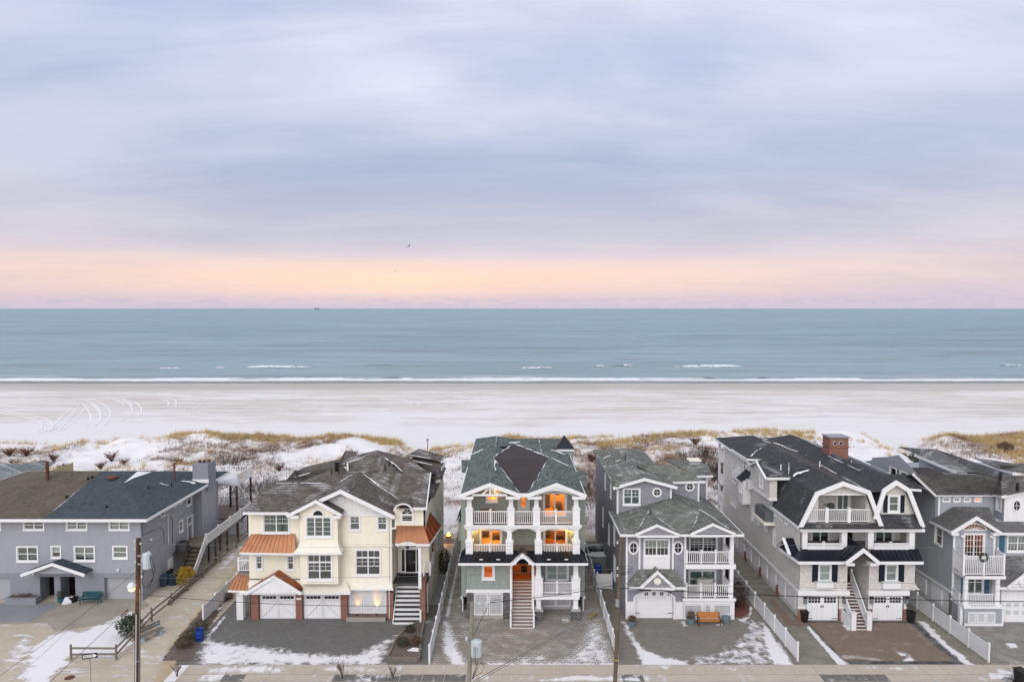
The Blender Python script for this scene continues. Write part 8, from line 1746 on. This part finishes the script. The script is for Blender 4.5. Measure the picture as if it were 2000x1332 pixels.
def m_leaf(name, c1, c2):
    t = NT(name); n = t.noise(t.pos(), 5., 3); t.bsdf(t.mix(t.ramp(n, [(.3, 0.), (.7, 1.)]), c1, c2), .7, 0, None, .2); return done(name, t)
m_leaf('leaf_dark', (.018, .026, .014), (.05, .062, .032)); m_leaf('leaf_olive', (.050, .045, .018), (.10, .085, .04)); m_leaf('leaf_yellow', (.32, .20, .02), (.50, .34, .05)); m_leaf('leaf_brown', (.10, .06, .04), (.19, .12, .085)); m_leaf('leaf_pine', (.035, .05, .03), (.085, .105, .07)); m_leaf('leaf_maroon', (.035, .022, .020), (.08, .05, .045))
def shrub(p, rx, rz, leaf, label, n=700, size=.10, seed=0, cat='shrub', group=None, up=.0, hollow=.6):
    o = empty('shrub', (0, 0, 0), label, cat, group); st = MB(); rnd = random.Random(seed)
    for k in range(7): a = rnd.uniform(0, 6.3); st.tube([(0, 0, -.05), (math.cos(a) * rx * .3, math.sin(a) * rx * .3, rz * .7), (math.cos(a) * rx * .6, math.sin(a) * rx * .6, rz * 1.4)], .025, 5, .01)
    st.build('stem', 'wood_dark', o); leafball(rx, rz, n, size, seed, up=up, hollow=hollow).build('foliage', leaf, o)
    for ch in o.children: ch.matrix_parent_inverse = Matrix.Identity(4)
    o.location = p; return o
shrub(PZ(392, 1230), .62, .42, 'leaf_olive', 'clipped olive bush behind the blue drum', 900, .09, 1, group='clipped bushes by the path'); shrub(PZ(373, 1247), .52, .40, 'leaf_olive', 'clipped olive bush left of the blue drum, middle of three', 800, .09, 2, group='clipped bushes by the path'); shrub(PZ(360, 1264), .62, .46, 'leaf_olive', 'clipped olive bush nearest the street, front of three', 900, .09, 3, group='clipped bushes by the path')
shrub(PZ(252, 1240), .95, .85, 'leaf_pine', 'loose green pine bush behind the rail fence', 1500, .16, 4, up=.5, hollow=.3); shrub(PZ(362, 1140), .95, .85, 'leaf_yellow', 'bright yellow bush beside the dark blue bins', 1500, .14, 5, up=.5, hollow=.35)
shrub(PZ(801, 1238), .42, .40, 'leaf_dark', 'upper of two round dark green bushes in the raised bed', 900, .075, 6, group='round bushes in the raised bed'); shrub(PZ(787, 1265), .48, .46, 'leaf_dark', 'lower of two round dark green bushes in the raised bed', 1000, .075, 7, group='round bushes in the raised bed'); shrub(PZ(811, 1263), .5, .42, 'leaf_brown', 'dry brown shrub beside the round green bushes', 900, .12, 8, up=.8, hollow=.2)
shrub(PZ(1440, 1185), .95, 1.25, 'leaf_maroon', 'large dark maroon bush at the corner of the mauve house', 2200, .11, 9, up=.2, hollow=.4); shrub(PZ(868, 1118), .6, 1.3, 'leaf_dark', 'tall dark bush in the passage beside the cream house', 1500, .12, 10); shrub(PZ(445, 1170), .5, .3, 'leaf_maroon', 'low dark shrub in the bed left of the cream house', 500, .1, 11); shrub(PZ(1788, 905, 2.6), .9, .9, 'leaf_pine', 'left of two green bushes at the dune path', 900, .18, 12, group='bushes at the dune path'); shrub(PZ(1782 - 20, 896, 2.4), .9, .9, 'leaf_pine', 'right of two green bushes at the dune path', 900, .18, 13, group='bushes at the dune path') if False else None
for u, v, lab, s in ((1763, 897, 'left of two green bushes at the foot of the right dune', 12), (1783, 899, 'right of two green bushes at the foot of the right dune', 13)):
    q = PZ(u, v, 1.8); shrub((q.x, q.y, dz1(q.x, q.y)), .9, .7, 'leaf_pine', lab, 900, .2, s, group='bushes at the foot of the right dune')
q = PZ(1963, 903, 2.); shrub((q.x, q.y, dz1(q.x, q.y)), 1.0, .75, 'leaf_brown', 'rust-brown rounded bush on the right dune', 900, .22, 14)
# raised timber bed at the cream house
def raised_bed():
    pts = pzs((757, 1290), (818, 1292), (824, 1240), (830, 1208), (812, 1222), (790, 1236), (773, 1254)); o = empty('raised_bed', (pts[0][0], pts[0][1], 0), 'raised timber planting bed at the right of the cream house court', 'planting bed')
    stuff(MB().prism([(x, y, .24) for x, y in pts], (0, 0, -.2)).build('soil', 'mulch', o))
    for a, b in zip(pts, pts[1:] + pts[:1]):
        for z in (.09, .25): MB().beam((a[0], a[1], z), (b[0], b[1], z), .16, .15).build('timber', 'wood_weathered', o)
    p = PZ(806, 1274); stuff(MB().prism([(p.x - .4, p.y - .2, .25), (p.x + .5, p.y - .35, .25), (p.x + .7, p.y + .1, .25), (p.x, p.y + .25, .25)], (0, 0, .04)).build('snow', 'snow', o))
raised_bed()
sheet('planting_bed', pzs((1428, 1205), (1448, 1206), (1462, 1198), (1464, 1184), (1452, 1172), (1436, 1172)), .05, 'mulch_red', [], .05, .1)
# bare saplings in the strip
def sapling(p, h, seed, label):
    rnd = random.Random(seed); o = empty('sapling', (0, 0, 0), label, 'sapling', 'bare saplings along the pavement'); tk = MB(); br = MB()
    for k in range(4):
        a = rnd.uniform(0, 6.3); e = Vector((math.cos(a) * .12, math.sin(a) * .12, h * .45)); tk.tube([(0, 0, -.05), e * .5, e], .035, 6, .02)
        for j in range(5):
            b = a + rnd.uniform(-1.3, 1.3); s = e.lerp(Vector((0, 0, 0)), rnd.uniform(0, .4)); t = s + Vector((math.cos(b) * rnd.uniform(.15, .45), math.sin(b) * rnd.uniform(.15, .45), rnd.uniform(.3, .55) * h)); br.tube([s, s.lerp(t, .5) + Vector((0, 0, .05)), t], .016, 5, .006)
            for i in range(3): u = s.lerp(t, rnd.uniform(.4, .95)); br.tube([u, u + Vector((rnd.uniform(-.2, .2), rnd.uniform(-.2, .2), rnd.uniform(.08, .28)))], .009, 4, .004)
    tk.build('trunk', 'twig_grey', o); br.build('branches', 'twig_grey', o); MB().lathe([(.45, 0), (.40, .03), (.05, .05)], (0, 0, 0), 12).build('mulch_ring', 'mulch', o)
    for ch in o.children: ch.matrix_parent_inverse = Matrix.Identity(4)
    o.location = p
m_paint('twig_grey', (.14, .10, .085), .25, .9)
sapling(PY(668, 1326, 48.5), 1.5, 1, 'bare sapling in the pavement strip before the cream house, larger one'); sapling(PY(767, 1328, 48.5), 1.3, 2, 'bare sapling in the pavement strip below the raised bed'); sapling(PZ(346, 1322), 1.1, 3, 'bare sapling at the corner of the path and pavement')
# pots and planters
def pot(p, r, h, mat, label, plant=None, seed=0, group=None, pr=.35, ph=.25):
    o = empty('plant_pot', (0, 0, 0), label, 'plant pot', group); MB().lathe([(r * .72, 0), (r * .95, h * .85), (r * 1.05, h * .86), (r * 1.05, h), (r * .9, h), (r * .85, h * .9), (.02, h * .9)], n=16).build('body', mat, o)
    if plant: leafball(pr, ph, 420, .10, seed, up=.8, hollow=.2, cz=h + ph * .7).build('plant', plant, o)
    for ch in o.children: ch.matrix_parent_inverse = Matrix.Identity(4)
    o.location = p
g = 'pots in front of the mauve house'
pot(PZ(1234.5, 1222), .36, .45, 'pot_blue', 'blue-grey pot with dead plant left of the arched garage door', 'leaf_brown', 1, g); pot(PZ(1349, 1218), .38, .55, 'pot_blue', 'blue-grey pot with dry brush left of the orange bench', 'leaf_brown', 2, g, .42, .3); pot(PZ(1418, 1216), .38, .55, 'pot_blue', 'empty blue-grey pot right of the orange bench', None, 3, g)
pot(PZ(1884.5, 1211), .26, .4, 'bin_blue', 'small dark blue tub beside the lattice of the blue-grey house', None, 4)
g = 'pots at the grey house door'; pot(PZ(119.5, 1176), .3, .42, 'teal_glaze', 'teal pot with green plant left of the right porch opening', 'leaf_pine', 5, g, .42, .4); pot(PZ(143.5, 1175), .34, .5, 'black_metal', 'dark tub at the right porch opening', None, 6, g)
p = PZ(131, 1178); single('watering_trough', MB().prism([(-.35, -.2, 0), (.35, -.2, 0), (.45, .2, .35), (-.2, .25, .35)], (0, 0, .16)), 'white_old', 'white tilted trough leaning between the pots', 'trough', p, .4)
def brick_planter():
    a = PZ(9, 1181); b = PZ(70, 1181); o = empty('brick_planter', (a.x, a.y, 0), 'low brick planter box in front of the grey house', 'planter'); y1 = 61.85; m = MB(); m.box(a.x, b.x, a.y, a.y + .2, 0, .62); m.box(a.x, a.x + .2, a.y + .2, y1, 0, .62); m.box(b.x - .2, b.x, a.y + .2, y1, 0, .62); m.build('box', 'painted_brick', o); box('soil', a.x + .2, b.x - .2, a.y + .2, y1, 0, .55, 'mulch', o); pl_ = leafball(1.2, .12, 240, .12, 3, up=1., hollow=.0); q = pl_.build('dry_plants', 'leaf_brown', o); q.location = ((a.x + b.x) / 2, a.y + .75, .5); q.matrix_parent_inverse = Matrix.Translation(-o.location)
brick_planter()
# air conditioner by the grey house
p = PX(344, 1070, -33.6); o = empty('air_conditioner', (0, 0, 0), 'grey air conditioner on a wooden platform beside the grey house', 'air conditioner'); box('case', -.42, .42, -.42, .42, 0, .85, 'ac_grey', o)
for k in range(5): box('louvre', .421, .43, -.38, .38, .1 + k * .15, .17 + k * .15, 'black_metal', o)
MB().tube([(0, 0, .851), (0, 0, .88)], .33, 16).build('fan_grille', 'black_metal', o)
for ch in o.children: ch.matrix_parent_inverse = Matrix.Identity(4)
o.location = (-33.55, 68.6, 2.39)
# porch furniture
def covered_table(p, sx, sy, sz, mat, label, cat='covered table'):
    rnd = np.random.RandomState(3); nx = 12; m = MB()
    bm = bmesh.new(); bmesh.ops.create_cube(bm, size=1); bmesh.ops.subdivide_edges(bm, edges=bm.edges, cuts=5, use_grid_fill=True)
    for v in bm.verts:
        x, y, z = v.co; k = 1 - .16 * (z + .5) + .05 * math.sin(x * 14) * (.5 - z); v.co = Vector((x * sx * k, y * sy * k, (z + .5) * sz + (.05 * math.sin(x * 9 + y * 5) if z > .4 else 0)))
    me = bpy.data.meshes.new('cover'); bm.to_mesh(me); bm.free(); me.materials.append(MATS[mat]); me.polygons.foreach_set('use_smooth', [True] * len(me.polygons)); uv_project(me); o = link('grill_cover' if 'grill' in cat else 'table_cover', me); o.location = p; tag(o, label, cat)
m_paint('canvas_tan', (.23, .155, .115), .15, .85); m_paint('canvas_beige', (.42, .40, .36), .12, .85)
z3 = PY(1000, 1023, 58.3).z; covered_table((PY(953, 990, 59.5).x, 59.6, z3), 1.75, .9, .8, 'canvas_tan', 'brown covered table on the top porch of the green-roofed house'); z1 = PY(1280, 1165, 58.2).z; covered_table((PY(1376, 1135, 59.3).x, 59.3, z1 + .02), 1.6, .75, 1.15, 'canvas_beige', 'grill under a beige cover on the lower porch of the mauve house', 'covered grill')
def adirondack(p, rz, label):
    o = empty('chair', (0, 0, 0), label, 'chair', 'black chairs on the gambrel balcony'); m = MB(); m.prism([(-.3, -.35, .40), (.3, -.35, .40), (.3, .25, .26), (-.3, .25, .26)], (0, 0, -.03)); m.build('seat', 'black_metal', o)
    b = MB(); 
    for k in range(5): b.prism([(-.29 + k * .12, .22, .26), (-.19 + k * .12, .22, .26), (-.19 + k * .12, .45, .98 + .06 * (2 - abs(k - 2))), (-.29 + k * .12, .45, .98 + .06 * (2 - abs(k - 2)))], (0, .03, 0))
    b.build('backrest', 'black_metal', o)
    for s in (-1, 1): box('armrest', s * .38 - .07, s * .38 + .07, -.42, .3, .55, .58, 'black_metal', o); box('leg', s * .36 - .04, s * .36 + .04, -.38, -.32, 0, .55, 'black_metal', o); box('leg', s * .36 - .04, s * .36 + .04, .22, .28, 0, .55, 'black_metal', o)
    for ch in o.children: ch.matrix_parent_inverse = Matrix.Identity(4)
    o.location = p; o.rotation_euler = (0, 0, rz)
zf = PY(1680, 1018, 57.9).z; adirondack((PY(1600, 1000, 59.2).x, 59.2, zf), .5, 'left black chair on the gambrel house balcony'); adirondack((PY(1624, 1000, 59.4).x, 59.4, zf), -.3, 'right black chair on the gambrel house balcony')
# wreath on the balcony rail
def wreath():
    p = PY(1921, 1088, 56.82); m = MB(); rnd = np.random.RandomState(5)
    for i in range(420):
        a = rnd.uniform(0, 2 * np.pi); c_ = Vector((math.cos(a) * .30, 0, math.sin(a) * .30)) + Vector(rnd.normal(0, .055, 3)); d = Vector(rnd.normal(size=3)).normalized(); e = Vector(rnd.normal(size=3)).normalized(); m.quad(c_ - d * .03, c_ + d * .03, c_ + e * .11)
    o = m.build('wreath', 'leaf_dark'); o.location = p; tag(o, 'green wreath with white bow hanging on the blue-grey house balcony', 'wreath'); bw = MB(); bw.prism([(-.14, -.1, .08), (0, -.1, 0), (-.14, -.1, -.10)], (0, .03, 0)); bw.prism([(.14, -.1, .08), (0, -.1, 0), (.14, -.1, -.10)], (0, .03, 0)); bw.build('bow', 'white', o)
wreath()
# backyard pool, bag, fire pit
c = PZ(1153, 1030, .0); o = empty('pool', (0, 0, 0), 'round above-ground pool half covered with snow behind the fence', 'pool'); mb = MB(); n = 24; r = 1.75
for i in range(n):
    a, b = 2 * math.pi * i / n, 2 * math.pi * (i + 1) / n; mb.quad((r * math.cos(a), r * math.sin(a), 0), (r * math.cos(b), r * math.sin(b), 0), (r * math.cos(b), r * math.sin(b), 1.25), (r * math.cos(a), r * math.sin(a), 1.25))
mb.build('wall', 'galv', o); rm = MB()
for i in range(n): a, b = 2 * math.pi * i / n, 2 * math.pi * (i + 1) / n; rm.beam((r * math.cos(a), r * math.sin(a), 1.27), (r * math.cos(b), r * math.sin(b), 1.27), .2, .05)
rm.build('rim', 'vinyl', o); MB().tube([(0, 0, .85), (0, 0, .9)], r - .03, 24).build('cover', 'dark_glass', o); stuff(MB().prism([(-1.3, -.9, .91), (.2, -1.4, .91), (1.3, -.7, .91), (.6, .5, .91), (-.7, .4, .91)], (0, 0, .05)).build('snow', 'snow', o))
for ch in o.children: ch.matrix_parent_inverse = Matrix.Identity(4)
o.location = (9.4 - .2, 71.5, 0)
covered_table((8.75, 68.6, 0.), .75, .75, .85, 'blue_plastic', 'bundle in a bright blue tarp beside the pool', 'tarp bundle')
p = PX(873, 1010, -8.); q = Vector((-6.95, 77.5, 0)); o = empty('fire_pit', q, 'glowing fire pit on a low brick wall behind the cream house', 'fire pit'); box('wall', -8.2, -6.5, 77.2, 77.6, 0, .7, 'painted_brick', o); m_emit('flame', (1., .33, .04), 7.)
MB().lathe([(.25, 0), (.32, .12), (.2, .16)], (-7.3, 77.4, .7), 12).build('bowl', 'black_metal', o); MB().lathe([(.2, 0), (.22, .12), (.12, .32), (.02, .5)], (-7.3, 77.4, .82), 8).build('flame', 'flame', o)
ld = bpy.data.lights.new('lamp', 'POINT'); ld.energy = 60; ld.color = (1, .45, .1); lo = bpy.data.objects.new('lamp', ld); COL.objects.link(lo); lo.parent = o; lo.location = (-.35, -.5, 1.5)
sheet('side_walk', rect(-7.4, -6.4, 61., 77.), .02, 'concrete_cool', [], .1, .3)
# ---------------------------------------------------------------- dunes: posts, shrubs; sea: ship, buoy; sky: gulls
def dune_post(u, v, vt, label):
    q = PZ(u, v, 2.0); y = 123.; p = Vector(((u - 1000) / FPX * (y + 1.2), y, dz1((u - 1000) / FPX * (y + 1.2), y))); o = empty('sign_post', p, label, 'sign post', 'sign posts at the beach paths'); MB().tube([p, p + Vector((0, 0, 2.0))], .07, 6).build('post', 'wood_dark', o); box('panel', p.x - .25, p.x + .25, p.y - .1, p.y - .06, p.z + 1.55, p.z + 2.05, 'galv', o)
dune_post(835.5, 868, 857, 'small sign post at the beach path in mid photo'); dune_post(1833, 853, 841, 'small sign post at the beach path on the right')
def twig_shrub():
    rnd = random.Random(4); m = MB()
    for k in range(34):
        a = rnd.uniform(0, 6.3); t = rnd.uniform(.15, .75); e = Vector((math.cos(a) * t, math.sin(a) * t, rnd.uniform(.5, 1.1))); m.tube([(0, 0, -.05), e * .5 + Vector((0, 0, .1)), e], .03, 4, .012, cap=False)
        for j in range(4): s = e * rnd.uniform(.5, 1.); m.tube([s, s + Vector((rnd.uniform(-.3, .3), rnd.uniform(-.3, .3), rnd.uniform(.1, .4)))], .018, 3, .006, cap=False)
    return m
proto = None
for i, (u, v, s, lab) in enumerate(((18, 889, 1.3, 'leafless red-brown dune shrub at the left edge'), (51, 889, 1.3, 'leafless dune shrub left of the rusty chimney pipe, upper one'), (105, 904, 1.1, 'dense red-brown dune shrub right of the rusty chimney pipe'), (81, 909, .9, 'faint leafless dune shrub just left of the dense red-brown one'), (121, 917, .9, 'low leafless dune shrub just above the grey house roof'), (218, 900, 1.2, 'lone leafless dune shrub above the middle of the slate-blue roof'), (28, 903, .9, 'low spreading dune shrub near the left edge'),
        (348, 905, .9, 'leafless dune shrub behind the tall rusty pipe of the grey house'), (545, 922, .9, 'leafless dune shrub left of the cream house roof'), (1156, 902, 1.3, 'red-brown dune shrub between the green-roofed and mauve houses'), (1358, 868, 1.2, 'dark dune shrub on the crest above the mauve house'), (197, 917, 1.0, 'low leafless dune shrub behind the slate-blue roof ridge'), (242, 915, .9, 'right-hand low dune shrub behind the slate-blue roof ridge'), (690, 872, 1.0, 'dark shrub on the dune slope above the cream house'))):
    q = PZ(u, v, 2.4)
    for _ in range(4): q = PZ(u, v, dz1(q.x, q.y) + .1)
    if proto is None: proto = twig_shrub().build('dune_shrub', 'red_twig'); o = proto
    else: o = proto.copy(); COL.objects.link(o)
    o.location = (q.x, q.y, dz1(q.x, q.y)); o.rotation_euler = (0, 0, i * 1.7); o.scale = (s * 1.25, s * 1.25, s * (.9 + .1 * (i % 3))); tag(o, lab, 'shrub', 'leafless shrubs on the dunes')
def ship():
    y = 17000.; x = (619.5 - 1000) / FPX * y; o = empty('ship', (x, y, 0), 'distant cargo ship on the horizon', 'ship'); L = 62.; m = MB(); m.prism([(x - L, y, 0), (x + L, y, 0), (x + L * 1.08, y, 14), (x - L, y, 14)], (0, 18, 0)); m.build('hull', 'ship_grey', o); box('superstructure', x - L * .9, x - L * .55, y, y + 16, 14, 34, 'ship_grey', o); box('cargo', x - L * .4, x + L * .8, y, y + 16, 14, 26, 'ship_grey', o)
m_paint('ship_grey', (.12, .17, .22), .1, .8, .01); ship()
y = 1500.; x = (1213.5 - 1000) / FPX * y; m = MB().lathe([(.6, -.3), (1.6, .4), (1.4, 1.0), (.35, 1.4), (.3, 4.0), (.05, 4.4)], n=10); single('buoy', m, 'ship_grey', 'small dark buoy far out on the sea', 'buoy', (x, y, 0))
def gull(u, v, Y, roll, label, s=1.0):
    p = PY(u, v, Y); rows = [(-.62, -.05, .16, .05), (-.32, .02, .12, .13), (0, .0, 0, .15), (.32, .02, .12, .13), (.62, -.05, .16, .05)]; m = MB()
    body = [(0, -.30, 0, .02), (0, -.20, 0, .06), (0, 0, 0, .085), (0, .18, -.01, .05), (0, .34, -.01, .015)]
    for a, b in zip(body, body[1:]): m.tube([a[:3], b[:3]], a[3], 7, b[3], cap=False)
    o = empty('gull', p, label, 'bird', 'gulls over the sea'); b_ = m.build('body', 'gull_grey', o); w = MB()
    for a, b in zip(rows, rows[1:]): w.quad((a[0], a[1] - a[3], a[2]), (b[0], b[1] - b[3], b[2]), (b[0], b[1] + b[3], b[2] + .005), (a[0], a[1] + a[3], a[2] + .005))
    w.build('wings', 'gull_grey', o)
    for ch in o.children: ch.matrix_parent_inverse = Matrix.Identity(4)
    o.rotation_euler = (R(15), R(roll), R(40)); o.scale = (s, s, s)
m_paint('gull_grey', (.10, .10, .105), .2, .7); gull(799, 481, 150., -50, 'gull in flight above the horizon, higher and larger one'); gull(772, 531.5, 190., 30, 'gull in flight just above the horizon glow, lower one')

# boards that meet at a joint sit a few millimetres apart
for i, o in enumerate([o for o in bpy.data.objects if o.name.split('.')[0] in ('rake_board', 'fascia')]):
    o.location = o.location + Vector((0, -.004 * (i % 4), .002 * (i % 3)))
    if o.name.startswith('rake') and len(o.data.vertices) == 8:      # run the boards past the joint so that they close at the apex
        v = o.data.vertices; d = (v[4].co - v[0].co).normalized()
        for k in range(8): v[k].co += d * (.085 if k > 3 else -.085)
